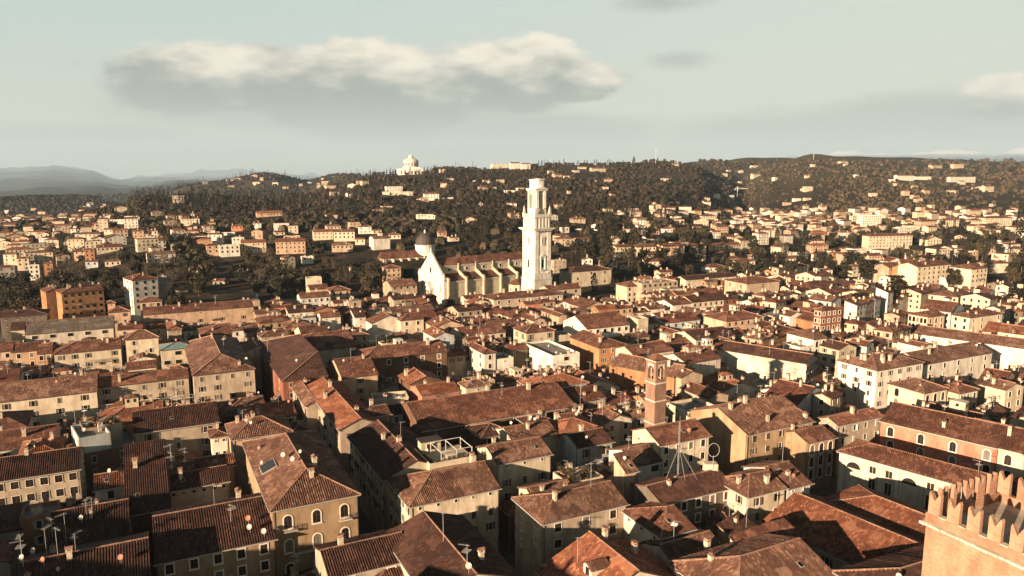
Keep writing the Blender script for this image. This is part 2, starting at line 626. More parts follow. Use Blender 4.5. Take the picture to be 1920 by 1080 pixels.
def wmesh(key, fn, mats):
    if key not in WM:
        b = MB()
        fn(b)
        WM[key] = b.mesh(key.split('|')[0], mats)
    return WM[key]


def arc_pts(wd, z0, zs, n=6):
    r = wd / 2
    return [(-r, z0), (r, z0)] + [(r * cos(pi * i / n), zs + r * sin(pi * i / n)) for i in range(n + 1)]


def flat_prism(b, pts, y0, y1, mi):
    """polygon in x,z pulled from y0 (front) to y1"""
    b.poly([(p[0], y0, p[1]) for p in pts], mi)
    n = len(pts)
    for i in range(n):
        p, q = pts[i], pts[(i + 1) % n]
        b.poly([(p[0], y0, p[1]), (p[0], y1, p[1]), (q[0], y1, q[1]), (q[0], y0, q[1])], mi)


def ring_prism(b, po, pi_, y0, y1, mi):
    n = len(po)
    for i in range(n):
        j = (i + 1) % n
        b.poly([(po[i][0], y0, po[i][1]), (po[j][0], y0, po[j][1]), (pi_[j][0], y0, pi_[j][1]), (pi_[i][0], y0, pi_[i][1])], mi)
        b.poly([(po[i][0], y0, po[i][1]), (po[i][0], y1, po[i][1]), (po[j][0], y1, po[j][1]), (po[j][0], y0, po[j][1])], mi)
        b.poly([(pi_[i][0], y0, pi_[i][1]), (pi_[j][0], y0, pi_[j][1]), (pi_[j][0], y1, pi_[j][1]), (pi_[i][0], y1, pi_[i][1])], mi)


def rect_pts(wd, z0, z1):
    return [(-wd / 2, z0), (wd / 2, z0), (wd / 2, z1), (-wd / 2, z1)]


def frame_fn(wd, ht, t=.16, arch=False, sill=True):
    def fn(b):
        if arch:
            po = arc_pts(wd + 2 * t, -ht / 2 - t, ht / 2 - wd / 2, 8)
            pi_ = arc_pts(wd, -ht / 2, ht / 2 - wd / 2, 8)
        else:
            po = rect_pts(wd + 2 * t, -ht / 2 - t, ht / 2 + t)
            pi_ = rect_pts(wd, -ht / 2, ht / 2)
        ring_prism(b, po, pi_, -.10, .0, 0)
        if sill:
            b.box(-wd / 2 - t - .05, wd / 2 + t + .05, -.20, -.102, -ht / 2 - t - .02, -ht / 2 - t * .3, 0)
    return fn


def pane_fn(wd, ht, arch=False, bars=True):
    def fn(b):
        pts = arc_pts(wd, -ht / 2, ht / 2 - wd / 2, 8) if arch else rect_pts(wd, -ht / 2, ht / 2)
        b.poly([(p[0], -.012, p[1]) for p in pts], 0)
        if bars:
            b.box(-.035, .035, -.045, -.014, -ht / 2, ht / 2 - (wd * .1 if arch else 0), 1)
            b.box(-wd / 2, -.037, -.04, -.014, ht * .12, ht * .12 + .05, 1)
            b.box(.037, wd / 2, -.04, -.014, ht * .12, ht * .12 + .05, 1)
    return fn


def shut_fn(wd, ht):
    def fn(b):
        b.box(0, wd, -.07, -.015, -ht / 2, ht / 2, 0)
        for k in range(6):
            z = -ht / 2 + (k + .5) * ht / 6
            b.box(.06, wd - .06, -.085, -.071, z - .05, z + .05, 0)
    return fn


def bal_fn(wd):
    def fn(b):
        b.box(-wd / 2, wd / 2, -.85, -.002, -.16, 0, 0)
        b.box(-wd / 2, wd / 2, -.85, -.80, .92, .98, 1)
        n = int(wd / .28)
        for i in range(n + 1):
            x = -wd / 2 + .03 + i * (wd - .06) / n
            b.box(x - .018, x + .018, -.84, -.80, 0, .92, 1)
        for sx in (-wd / 2 + .02, wd / 2 - .02):
            b.box(sx - .02, sx + .02, -.799, -.01, .92, .98, 1)
            b.box(sx - .018, sx + .018, -.45, -.41, 0, .92, 1)
    return fn


STY = dict(s=(.95, 1.65, 'dark'), g=(.95, 1.65, 'pale'), p=(1.25, 1.75, None), a=(1.5, 2.6, None), q=(.7, .62, None),
           o=(.95, 1.5, 'blind'), b=(2.2, 1.5, None), d=(1.0, 2.2, 'dark'), l=(1.5, 1.7, None))


RW = random.Random(99)


def add_window(parent, style, loc, rz, detail):
    wd, ht, sh = STY[style]
    arch = style == 'a'
    if detail:
        fr = link('window', wmesh('window|f' + style, frame_fn(wd, ht, .24 if style in 'pa' else .09, arch, style != 'q'), [M_FRAME]), parent, loc, rz)
        link('pane', wmesh('pane|' + style, pane_fn(wd, ht, arch, style not in 'q'), [M_BLIND if sh == 'blind' else M_PANE, M_WOODD]), fr)
        if sh in ('dark', 'pale'):
            ms = M_SHUT if sh == 'dark' else M_SHUTG
            me = wmesh('shutter|' + style, shut_fn(.5, ht), [ms])
            r1, r2 = RW.random(), RW.random()
            if r1 < .22:
                link('shutter', me, fr, (.0, -.09, 0))
                link('shutter', me, fr, (-.5, -.09, 0))
            else:
                link('shutter', me, fr, (wd / 2 + .10, 0, 0), -R(RW.uniform(20, 75)) if r1 < .45 else 0)
                link('shutter', me, fr, (-wd / 2 - .10, -.09, 0), pi + R(RW.uniform(20, 75)) if r2 < .3 else pi)
    else:
        shut = sh in ('dark', 'pale') and RW.random() < .25

        def fn(b):
            if shut:
                b.box(-wd / 2, wd / 2, -.07, -.03, -ht / 2, ht / 2, 2)
            frame_fn(wd, ht, .22 if style in 'pa' else .08, arch, False)(b)
            pts = arc_pts(wd, -ht / 2, ht / 2 - wd / 2, 6) if arch else rect_pts(wd, -ht / 2, ht / 2)
            b.poly([(p[0], -.02, p[1]) for p in pts], 1)
            if sh in ('dark', 'pale') and not shut:
                b.box(wd / 2 + .09, wd / 2 + .58, -.07, -.01, -ht / 2, ht / 2, 2)
                b.box(-wd / 2 - .58, -wd / 2 - .09, -.07, -.01, -ht / 2, ht / 2, 2)
        ms = {'dark': M_SHUT, 'pale': M_SHUTG, 'blind': M_BLIND, None: M_SHUT}[sh]
        link('window', wmesh('window|m' + style + ('c' if shut else ''), fn, [M_FRAME, M_BLIND if sh == 'blind' else M_PANE, ms]), parent, loc, rz)


# ------------------------------------------------------------------ roof furniture meshes
def chim_fn(kind):
    def fn(b):
        if kind == 0:
            b.box(-.42, .42, -.42, .42, -1.2, 1.5, 0)
            b.box(-.55, .55, -.55, .55, 1.502, 1.62, 0)
            for x, y in ((-.36, -.36), (.36, -.36), (.36, .36), (-.36, .36)):
                b.box(x - .09, x + .09, y - .09, y + .09, 1.622, 2.0, 0)
            b.poly([(-.62, -.62, 2.0), (.62, -.62, 2.0), (.62, 0, 2.32), (-.62, 0, 2.32)], 1)
            b.poly([(.62, .62, 2.0), (-.62, .62, 2.0), (-.62, 0, 2.32), (.62, 0, 2.32)], 1)
            b.poly([(-.62, .62, 2.0), (.62, .62, 2.0), (.62, -.62, 2.0), (-.62, -.62, 2.0)], 1)
        elif kind == 1:
            b.box(-.35, .35, -.5, .5, -1.2, 1.1, 0)
            b.box(-.46, .46, -.62, .62, 1.102, 1.22, 1)
            b.rod((0, -.25, 1.222), (0, -.25, 1.62), .13, 6, 1, cap=True)
            b.rod((0, .25, 1.222), (0, .25, 1.62), .13, 6, 1, cap=True)
        else:
            b.box(-.5, .5, -.36, .36, -1.2, 1.9, 0)
            b.box(-.6, .6, -.46, .46, 1.902, 2.02, 1)
            b.box(-.42, .42, -.3, .3, 2.022, 2.3, 0)
            b.box(-.62, .62, -.48, .48, 2.302, 2.4, 1)
    return fn


def chimney(parent, loc, kind, sc_=1.0, rz=0.0):
    link('chimney', wmesh('chimney|%d' % kind, chim_fn(kind), [M_CHIM, M_CAP]), parent, loc, rz, sc_)


def dish_fn(b):
    b.rod((0, 0, -.6), (0, 0, 1.15), .035, 5, 1)
    c = Vector((0, -.12, 1.25))
    ax = Vector((0, -.92, .38)).normalized()
    u = Vector((1, 0, 0))
    v = ax.cross(u)
    n = 14
    rings = [(0, 0), (.28, .03), (.48, .10)]
    P = []
    for r, d in rings:
        P.append([c + ax * d + (u * cos(2 * pi * i / n) + v * sin(2 * pi * i / n)) * r for i in range(n)])
    for k in range(2):
        for i in range(n):
            j = (i + 1) % n
            if k == 0:
                b.poly([P[0][0], P[1][i], P[1][j]], 0)
            else:
                b.poly([P[1][i], P[2][i], P[2][j], P[1][j]], 0)
    b.rod(c - v * .4, c + ax * .5 - v * .1, .02, 4, 1)
    b.box(-.05, .05, -.68, -.52, 1.33, 1.43, 1)


def dish(parent, loc, red, rz, s=1.3):
    link('satellite_dish', wmesh('satellite_dish|%d' % red, dish_fn, [M_DISHR if red else M_DISHW, M_METAL]), parent, loc, rz, s)


def aerial_fn(kind):
    def fn(b):
        hh = 3.4 + kind * .9
        b.rod((0, 0, -.6), (0, 0, hh), .04, 5, 0)
        for q, (z, n, L, a) in enumerate([(hh - .2, 8, 1.7, 0.3), (hh - .95, 5, 1.2, 1.7)][:1 + kind % 2 + (kind == 0)]):
            d = Vector((cos(a), sin(a), 0))
            e = Vector((-sin(a), cos(a), 0))
            p0 = Vector((0, 0, z)) - d * .35
            b.rod(p0, p0 + d * L, .03, 4, 0)
            for i in range(n):
                p = p0 + d * (L * i / (n - 1))
                l = .42 - .02 * i + (.2 if q else 0)
                b.rod(p - e * l, p + e * l, .022, 3, 0)
    return fn


def aerial(parent, loc, kind, rz, s=1.0):
    link('tv_aerial', wmesh('tv_aerial|%d' % kind, aerial_fn(kind), [M_METAL]), parent, loc, rz, s)


def skylight_fn(b):
    b.box(-.45, .45, -.6, .6, .02, .14, 0)
    b.box(-.36, .36, -.5, .5, .142, .16, 1)


def room_fn(wd, dp, ht, flat):
    def fn(b):
        b.box(-wd / 2, wd / 2, -dp / 2, dp / 2, -2.0, ht, 0)
        for x in (-wd / 4, wd / 4):
            b.poly([(x - .38, -dp / 2 - .02, ht - 1.5), (x + .38, -dp / 2 - .02, ht - 1.5), (x + .38, -dp / 2 - .02, ht - .45), (x - .38, -dp / 2 - .02, ht - .45)], 2)
        b.poly([(-wd / 2 - .02, .4, ht - 1.4), (-wd / 2 - .02, -.4, ht - 1.4), (-wd / 2 - .02, -.4, ht - .45), (-wd / 2 - .02, .4, ht - .45)], 2)
        if flat:
            b.box(-wd / 2 - .15, wd / 2 + .15, -dp / 2 - .15, dp / 2 + .15, ht + .002, ht + .18, 0)
            return
        e = .35
        q = [(-wd / 2 - e, -dp / 2 - e), (wd / 2 + e, -dp / 2 - e), (wd / 2 + e, dp / 2 + e), (-wd / 2 - e, dp / 2 + e)]
        r = (wd - dp) / 2 if wd > dp else 0
        k = [(-r, 0), (r, 0), (r, 0), (-r, 0)]
        zt = ht + .4 * dp / 2 + .1
        for i in range(4):
            p, s = q[i], q[(i + 1) % 4]
            a, c = k[i], k[(i + 1) % 4]
            L = hypot(s[0] - p[0], s[1] - p[1])
            if a == c:
                b.poly([(p[0], p[1], ht - .08), (s[0], s[1], ht - .08), (a[0], a[1], zt)], 1, [(0, 0), (L, 0), (L / 2, dp / 2)])
            else:
                b.poly([(p[0], p[1], ht - .08), (s[0], s[1], ht - .08), (c[0], c[1], zt), (a[0], a[1], zt)], 1, [(0, 0), (L, 0), (L - dp / 2, dp / 2), (dp / 2, dp / 2)])
        b.poly([(p[0], p[1], ht - .1) for p in q[::-1]], 1)
    return fn


def roof_room(parent, loc, rnd):
    v_ = rnd.randrange(5)
    wd, dp, ht, fl, wl, rk = ((3.6, 3.2, 2.6, 0, 'cream', 'tan'), (5.0, 3.4, 2.2, 0, 'peach', 'mid'), (3.0, 3.0, 2.3, 1, 'white', 'mid'), (4.4, 3.0, 2.0, 0, 'beige', 'orange'), (2.6, 4.2, 2.4, 1, 'cream', 'mid'))[v_]
    link('roof_room', wmesh('roof_room|%d' % v_, room_fn(wd, dp, ht, fl), [wall_mat(wl), roof_mat(rk), M_PANE]), parent, loc, 0)


# ------------------------------------------------------------------ roofs
PERIOD = 0.44


def clip_poly(pts, fn):
    """keep the part of a 2-D polygon where fn(p) >= 0"""
    out = []
    n = len(pts)
    for i in range(n):
        p, q = pts[i], pts[(i + 1) % n]
        a, b = fn(p), fn(q)
        if a >= -1e-9:
            out.append(p)
        if (a > 1e-9 and b < -1e-9) or (a < -1e-9 and b > 1e-9):
            t = a / (a - b)
            out.append((p[0] + (q[0] - p[0]) * t, p[1] + (q[1] - p[1]) * t))
    return out


def roof_planes(typ, W, D, k, h):
    """list of (origin point on the low edge, inward unit vector) whose distances times k give the height; walls are 0..W, 0..D"""
    S = {'S': ((0, 0), (0, 1)), 'N': ((0, D), (0, -1)), 'Wst': ((0, 0), (1, 0)), 'E': ((W, 0), (-1, 0))}
    sel = {'H': ('S', 'N', 'Wst', 'E'), 'GB': ('S', 'N'), 'GA': ('Wst', 'E'), 'HL': ('S', 'N', 'Wst'), 'HR': ('S', 'N', 'E'),
           'AF': ('Wst', 'E', 'S'), 'AN': ('Wst', 'E', 'N'), 'SA': ('S',), 'SB': ('Wst',), 'SR': ('E',), 'SN': ('N',)}[typ]
    return [S[s] for s in sel]


def roof_z(planes, k, h, x, y):
    return h + k * min((x - o[0]) * n[0] + (y - o[1]) * n[1] for o, n in planes)


def build_roof(typ, W, D, k, h, detail, roofk, overhang=.55):
    planes = roof_planes(typ, W, D, k, h)
    slopes = [n for o, n in planes]

    def has(n):
        return n in slopes
    ox0 = overhang if has((1, 0)) else .22
    ox1 = overhang if has((-1, 0)) else .22
    oy0 = overhang if has((0, 1)) else .22
    oy1 = overhang if has((0, -1)) else .22
    rect = [(-ox0, -oy0), (W + ox1, -oy0), (W + ox1, D + oy1), (-ox0, D + oy1)]
    b = MB()
    rb = MB()
    th = .20

    def zf(p):
        return roof_z(planes, k, h, p[0], p[1])
    ridges = {}
    seedn = W * 7.3 + D * 3.1
    for (o, n) in planes:
        poly = list(rect)
        for (o2, n2) in planes:
            if (o2, n2) == (o, n):
                continue
            poly = clip_poly(poly, lambda p: ((p[0] - o2[0]) * n2[0] + (p[1] - o2[1]) * n2[1]) - ((p[0] - o[0]) * n[0] + (p[1] - o[1]) * n[1]))
        if len(poly) < 3:
            continue
        e = (n[1], -n[0])        # along the eave
        def uv(p):
            return (p[0] * e[0] + p[1] * e[1], (p[0] - o[0]) * n[0] + (p[1] - o[1]) * n[1])
        sl = sqrt(1 + k * k)
        P = [uv(p) for p in poly]

        def pt(u, v, dz=0.0):
            if detail:
                gx, gy = o[0] * abs(n[0]) + e[0] * u + n[0] * v, o[1] * abs(n[1]) + e[1] * u + n[1] * v
                dz += .16 * noise.noise((gx * .22 + seedn, gy * .22, seedn)) + .05 * noise.noise((gx * 1.3, gy * 1.3, seedn))
            return (o[0] * abs(n[0]) + e[0] * u + n[0] * v, o[1] * abs(n[1]) + e[1] * u + n[1] * v, h + k * v + dz)
        umin = min(p[0] for p in P)
        umax = max(p[0] for p in P)

        def vr(u):
            lo, hi = 1e9, -1e9
            for i in range(len(P)):
                a, c = P[i], P[(i + 1) % len(P)]
                if abs(a[0] - c[0]) < 1e-9:
                    if abs(u - a[0]) < 1e-6:
                        lo = min(lo, a[1], c[1])
                        hi = max(hi, a[1], c[1])
                    continue
                t = (u - a[0]) / (c[0] - a[0])
                if -1e-6 <= t <= 1 + 1e-6:
                    v = a[1] + (c[1] - a[1]) * t
                    lo = min(lo, v)
                    hi = max(hi, v)
            return lo, hi
        us = [(p[0], None) for p in P]
        if detail:
            i = math.floor(umin / PERIOD)
            while i * PERIOD < umax:
                for fr, hh in ((.30, 0), (.48, .18), (.82, .18), (1.0, 0)):
                    u = (i + fr) * PERIOD
                    if umin < u < umax:
                        us.append((u, hh))
                i += 1
        us.sort(key=lambda t_: t_[0])
        cuts = []
        for u, hh in us:
            if cuts and u - cuts[-1][0] < 1e-3:
                continue
            if hh is None:
                f = (u / PERIOD) % 1.0
                hh = 0.0 if (f < .3 or not detail) else (.18 if .48 <= f <= .82 else .09)
            cuts.append((u, hh))
        for i in range(len(cuts) - 1):
            (u0, h0), (u1, h1) = cuts[i], cuts[i + 1]
            l0, t0 = vr(u0)
            l1, t1 = vr(u1)
            q = [pt(u0, l0, h0), pt(u1, l1, h1), pt(u1, t1, h1), pt(u0, t0, h0)]
            uvq = [(u0, l0 * sl), (u1, l1 * sl), (u1, t1 * sl), (u0, t0 * sl)]
            b.poly(q, 0, uvq)
            # eave or verge underneath
            if detail:
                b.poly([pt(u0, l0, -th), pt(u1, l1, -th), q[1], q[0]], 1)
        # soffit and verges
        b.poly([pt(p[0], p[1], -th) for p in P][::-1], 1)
        for i in range(len(P)):
            a, c = P[i], P[(i + 1) % len(P)]
            A, C_ = poly[i], poly[(i + 1) % len(P)]
            outer = any(abs(A[j] - rect[m][j]) < 1e-5 and abs(C_[j] - rect[m][j]) < 1e-5 for m in (0, 2) for j in (0, 1))
            if outer:
                b.poly([pt(a[0], a[1], -th), pt(c[0], c[1], -th), pt(c[0], c[1], .03), pt(a[0], a[1], .03)], 1)
            else:
                key = tuple(sorted([(round(A[0], 2), round(A[1], 2)), (round(C_[0], 2), round(C_[1], 2))]))
                ridges[key] = (pt(a[0], a[1], .06), pt(c[0], c[1], .06))
    for a, c in ridges.values():
        if hypot(a[0] - c[0], a[1] - c[1]) > .3:
            rb.rod(a, c, .20, 6 if detail else 3, 0, cap=True)
    return b, rb, planes


# ------------------------------------------------------------------ a house
MANUAL = []
HOUSES = []          # (cx, cy, W, D, rot, top) for overlap tests


def frame_vecs(ang):
    B = Vector((sin(R(ang)), cos(R(ang)), 0))
    A = Vector((-cos(R(ang)), sin(R(ang)), 0))
    return A, B


def rect_of(P0, W, D, ang):
    A, B = frame_vecs(ang)
    return [P0, P0 + B * W, P0 + B * W + A * D, P0 + A * D]


def build_house(name, P0, W, D, ang, h, typ, k, wall, roofk, wins, detail, rows=3, nch=2, ndish=1, nant=1, rnd=None, base=0.0, roofn='roof',
                pitch=3.35, top=1.0, joined=False, rooms=False):
    """P0: ground point of the corner nearest the camera; x along B (W metres), y along A (D metres)"""
    rnd = rnd or random.Random(int(P0.x * 31 + P0.y * 17))
    rz = R(90 - ang)
    root = link(name, None, None, (P0.x, P0.y, P0.z), rz)
    root.empty_display_size = 2
    z0 = -1.5
    HOUSES.append((P0.copy(), W, D, ang, P0.z + h))
    mb = MB()
    if typ == 'F':
        par = .9
        for (a, c) in (((0, 0), (W, 0)), ((W, 0), (W, D)), ((W, D), (0, D)), ((0, D), (0, 0))):
            mb.poly([(a[0], a[1], z0), (c[0], c[1], z0), (c[0], c[1], h), (a[0], a[1], h)], 0)
        t = .3
        mb.poly([(0, 0, h), (W, 0, h), (W - t, t, h), (t, t, h)], 0)
        mb.poly([(W, 0, h), (W, D, h), (W - t, D - t, h), (W - t, t, h)], 0)
        mb.poly([(W, D, h), (0, D, h), (t, D - t, h), (W - t, D - t, h)], 0)
        mb.poly([(0, D, h), (0, 0, h), (t, t, h), (t, D - t, h)], 0)
        for (a, c) in (((t, t), (W - t, t)), ((W - t, t), (W - t, D - t)), ((W - t, D - t), (t, D - t)), ((t, D - t), (t, t))):
            mb.poly([(a[0], a[1], h), (c[0], c[1], h), (c[0], c[1], h - par), (a[0], a[1], h - par)], 0)
        walls = mb.obj('walls', wall_mat(wall), root)
        rm = MB()
        rm.poly([(t, t, h - par + .01), (W - t, t, h - par + .01), (W - t, D - t, h - par + .01), (t, D - t, h - par + .01)])
        roof = rm.obj('roof', {'blue': M_BLUE, 'copper': M_COPPER}.get(roofk, M_FLAT), root)

        def rzf(x, y):
            return h - par
    else:
        planes = roof_planes(typ, W, D, k, h)

        def rzf(x, y):
            return roof_z(planes, k, h, x, y)
        for (a, c) in (((0, 0), (W, 0)), ((W, 0), (W, D)), ((W, D), (0, D)), ((0, D), (0, 0))):
            m_ = ((a[0] + c[0]) / 2, (a[1] + c[1]) / 2)
            za, zm, zc = [max(h, rzf(*q)) - .06 for q in (a, m_, c)]
            mb.poly([(a[0], a[1], z0), (c[0], c[1], z0), (c[0], c[1], zc), (m_[0], m_[1], zm), (a[0], a[1], za)], 0)
        walls = mb.obj('walls', wall_mat(wall), root)
        rm = {'copper': M_COPPER, 'lead': M_LEAD, 'blue': M_BLUE}.get(roofk) or roof_mat(roofk)
        b, rb, planes = build_roof(typ, W, D, k, h, detail, roofk, .6 if detail else .45)
        roof = b.obj('roof', [rm, M_WOODD], root)
        if rb.f:
            rb.obj('ridge_tiles', M_RIDGE, roof)
        if detail and roofk not in ('copper', 'lead', 'blue'):
            # gutter and rafter ends along the front and left eaves
            g = MB()
            rf = MB()
            sl = [n for o, n in planes]
            if (0, 1) in sl:
                zg = h - k * .6 - .12
                g.box(-.5, W + .5, -.74, -.615, zg - .06, zg + .10, 0)
                x = .2
                while x < W:
                    rf.box(x, x + .12, -.56, 0, h - .43, h - .30, 0)
                    x += .62
            if (1, 0) in sl:
                zg = h - k * .6 - .12
                g.box(-.74, -.615, -.5, D + .5, zg - .06, zg + .10, 0)
                y = .2
                while y < D:
                    rf.box(-.56, 0, y, y + .12, h - .43, h - .30, 0)
                    y += .62
            if g.f:
                g.obj('gutter', M_GUT, roof)
            if rf.f:
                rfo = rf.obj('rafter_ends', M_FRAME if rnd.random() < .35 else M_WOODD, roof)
                rfo['kind'] = 'stuff'
    # windows
    A, B = frame_vecs(ang)
    ctr = P0 + B * (W / 2) + A * (D / 2)
    sides = [('front', (0, 0), (1, 0), W, -A, 0.0), ('left', (0, D), (0, -1), D, -B, -pi / 2), ('right', (W, 0), (0, 1), D, B, pi / 2)]
    spec = wins.split('/') if wins else []
    jm = MB() if joined else None
    for si, (sn, o, d, L, nrm, rot) in enumerate(sides):
        if not spec or (si >= len(spec) and si != 2):
            continue
        sp = spec[si] if si < len(spec) else (spec[-1][0] + '*')
        if not sp or sp == '-' or sp[0] == '-':
            continue
        mid = P0 + B * (o[0] + d[0] * L / 2) + A * (o[1] + d[1] * L / 2)
        if (CAMP - Vector((mid.x, mid.y, CAM_H))).normalized().dot(nrm) < .02:
            continue
        style = sp[0]
        cols = int(sp[1:]) if sp[1:].isdigit() else max(1, int(L / rnd.uniform(3.0, 4.0)))
        if cols == 0:
            continue
        wd, ht, sh = STY[style]
        need = wd + (1.3 if sh in ('dark', 'pale') else .4)
        cols = min(cols, max(1, int(L / need)))
        marg = max(need / 2 + .2, L / cols / 2)
        for r in range(rows):
            zc = h - top - ht / 2 - r * pitch
            if zc - ht / 2 < .8:
                break
            if r == 0 and rows > 2 and style in 'sg' and rnd.random() < .3:
                st, zc = 'q', h - 1.15
            else:
                st = style
            for c in range(cols):
                if rnd.random() < .05:
                    continue
                t = marg + (L - 2 * marg) * (c / (cols - 1) if cols > 1 else .5)
                x, y = o[0] + d[0] * t, o[1] + d[1] * t
                if joined:
                    nx, ny = [(0, -1), (-1, 0), (1, 0)][si]
                    tx, ty = d
                    w2, h2 = wd / 2, ht / 2
                    q = [(x - tx * w2 + nx * .06, y - ty * w2 + ny * .06, zc - h2), (x + tx * w2 + nx * .06, y + ty * w2 + ny * .06, zc - h2),
                         (x + tx * w2 + nx * .06, y + ty * w2 + ny * .06, zc + h2), (x - tx * w2 + nx * .06, y - ty * w2 + ny * .06, zc + h2)]
                    jm.poly(q, 0)
                    jm.poly([(q[0][0], q[0][1], q[0][2] - .15), (q[1][0] + nx * .1, q[1][1] + ny * .1, q[0][2] - .15),
                             (q[1][0] + nx * .1, q[1][1] + ny * .1, q[0][2]), q[0]], 1)
                else:
                    add_window(walls, st, (x, y, zc), rot, detail)
    if joined and jm.f:
        jo = jm.obj('windows', [M_PANE, M_FRAME], walls)
        jo['kind'] = 'stuff'
    # roof furniture
    for i in range(nch):
        x, y = rnd.uniform(1.2, max(1.3, W - 1.2)), rnd.uniform(1.2, max(1.3, D - 1.2))
        chimney(roof, (x, y, rzf(x, y)), rnd.randrange(3), rnd.uniform(.75, 1.1), rnd.choice((0, pi / 2)))
    for i in range(ndish):
        x, y = rnd.uniform(.8, max(.9, W - .8)), rnd.uniform(.6, max(.7, D * .6))
        dish(roof, (x, y, rzf(x, y)), int(rnd.random() < .3), -rz + rnd.uniform(-.9, .2), rnd.uniform(.7, 1.0))
    for i in range(nant):
        x, y = rnd.uniform(1, max(1.1, W - 1)), rnd.uniform(D * .3, D * .7)
        aerial(roof, (x, y, rzf(x, y)), rnd.randrange(3), rnd.uniform(0, 6), rnd.uniform(.8, 1.1))
    if rooms and min(W, D) > 8.5 and rnd.random() < .42:
        x, y = W * rnd.uniform(.3, .7), D * rnd.uniform(.42, .68)
        roof_room(roof, (x, y, rzf(x, y)), rnd)
    if detail:
        pm_ = wmesh('drainpipe|%d' % (h > 12), lambda q_: q_.rod((0, 0, 0), (0, 0, 1), .06, 4), [M_IRON if h > 12 else M_GUT])
        for (x, y) in (((.18, -.12), (W - .18, -.12), (-.12, .2)) if W > 11 else ((W - .18, -.12), (-.12, .2))):
            link('drainpipe', pm_, walls, (x, y, 0), 0, (1, 1, h - .35))
    if detail and typ != 'F' and rnd.random() < .5:
        x, y = rnd.uniform(2, max(2.1, W - 2)), D * .22
        if (0, 1) in [n for o, n in planes] and rzf(x, y) < rzf(x, y + .1):
            s_ = link('skylight', wmesh('skylight', skylight_fn, [M_GUT, M_PANE]), roof, (x, y, rzf(x, y) + .1))
            s_.rotation_euler = (atan(k), 0, 0)
    return root, walls, roof, rzf


def solve_len(P0, dirv, k_):
    """length t so that P0 + t*dir falls in image column ratio k_"""
    q = P0 - CAMP
    den = dirv.dot(RT) - k_ * dirv.dot(FWD)
    return (k_ * q.dot(FWD) - q.dot(RT)) / den


def spec_house(line, name='house'):
    left, lab = [s.strip() for s in line.split('|')[:2]]
    ex = line.split('|')[2].strip() if line.count('|') > 1 else ''
    f = left.split()
    tile = f[0]
    x, y = float(f[1]), float(f[2])
    X_, Y_ = px(tile, x, y)
    h = float(f[5])
    typ, wall, roofk, wins = f[6], f[7], f[8], f[9]
    o = dict(a=63.4, k=.36, R=3, c=2, d=1, t=1, v=4.5, y=3.35, z=1.0)
    anchor = 'N'
    for e in f[10:]:
        if e[0] == '@':
            anchor = e[1:]
        else:
            o[e[0]] = float(e[1:])
    ang = o['a']
    k = o['k']
    A, B = frame_vecs(ang)
    P = at_z(X_, Y_, h)
    if P.length > 560:
        P = at_ground(X_, Y_, h) or P
    gz = terrain(P.x, P.y) if P.length > 560 else 0.0
    E0 = P.copy()
    # front width
    if f[3][0] == 'm':
        W = float(f[3][1:])
    else:
        xr = px(tile, float(f[3]), 0)[0]
        W = solve_len(E0, B, (xr - 960) / F)
    if f[4][0] == 'm':
        D = float(f[4][1:])
    elif f[4][0] == 'x':
        xl = px(tile, float(f[4][1:]), 0)[0]
        D = solve_len(E0, A, (xl - 960) / F)
    else:
        yr = px(tile, 0, float(f[4][1:]))[1]
        q = (540 - yr) / F
        Dv = A + Vector((0, 0, k))
        r = E0 - CAMP
        s_ = (q * r.dot(FWD) - r.dot(UP)) / (Dv.dot(UP) - q * Dv.dot(FWD))
        D = 2 * s_
    if not (2.5 < W < 90) or not (2.5 < D < 90):
        print('CHECK', line, 'W %.1f D %.1f' % (W, D))
        W = min(max(abs(W), 5), 40)
        D = min(max(abs(D), 6), 30)
    if anchor == 'L':
        E0 = E0 - A * D
    elif anchor == 'R':
        E0 = E0 - B * W
    elif anchor == 'T':      # far end of a GA ridge
        E0 = at_z(X_, Y_, h + k * W / 2) - A * D - B * (W / 2)
    elif anchor == 'U':      # left end of a GB ridge
        E0 = at_z(X_, Y_, h + k * D / 2) - A * (D / 2)
    P0 = Vector((E0.x, E0.y, gz))
    dist = P0.length
    detail = dist < 235
    fl = 'floor' if False else ''
    if name in ('house',):
        w0 = lab.lower()
    root, walls, roof, rzf = build_house(name, P0, W, D, ang, h, typ, k, wall, roofk, wins if wins != '-' else '', detail, int(o['R']),
                                         int(o['c']), int(o['d']), int(o['t']), pitch=o['y'], top=o['z'], joined=dist > 420)
    tag(root, lab, ex or 'house', 'houses of the old town')
    qa = [proj(q + Vector((0, 0, h))) for q in (P0, P0 + B * W, P0 + A * D)]
    MANUAL.append((min(q[0] for q in qa), max(q[0] for q in qa), max(q[1] for q in qa), P0.length, o['v'], P0.copy(), W, D, ang))
    return root, walls, roof, rzf, W, D

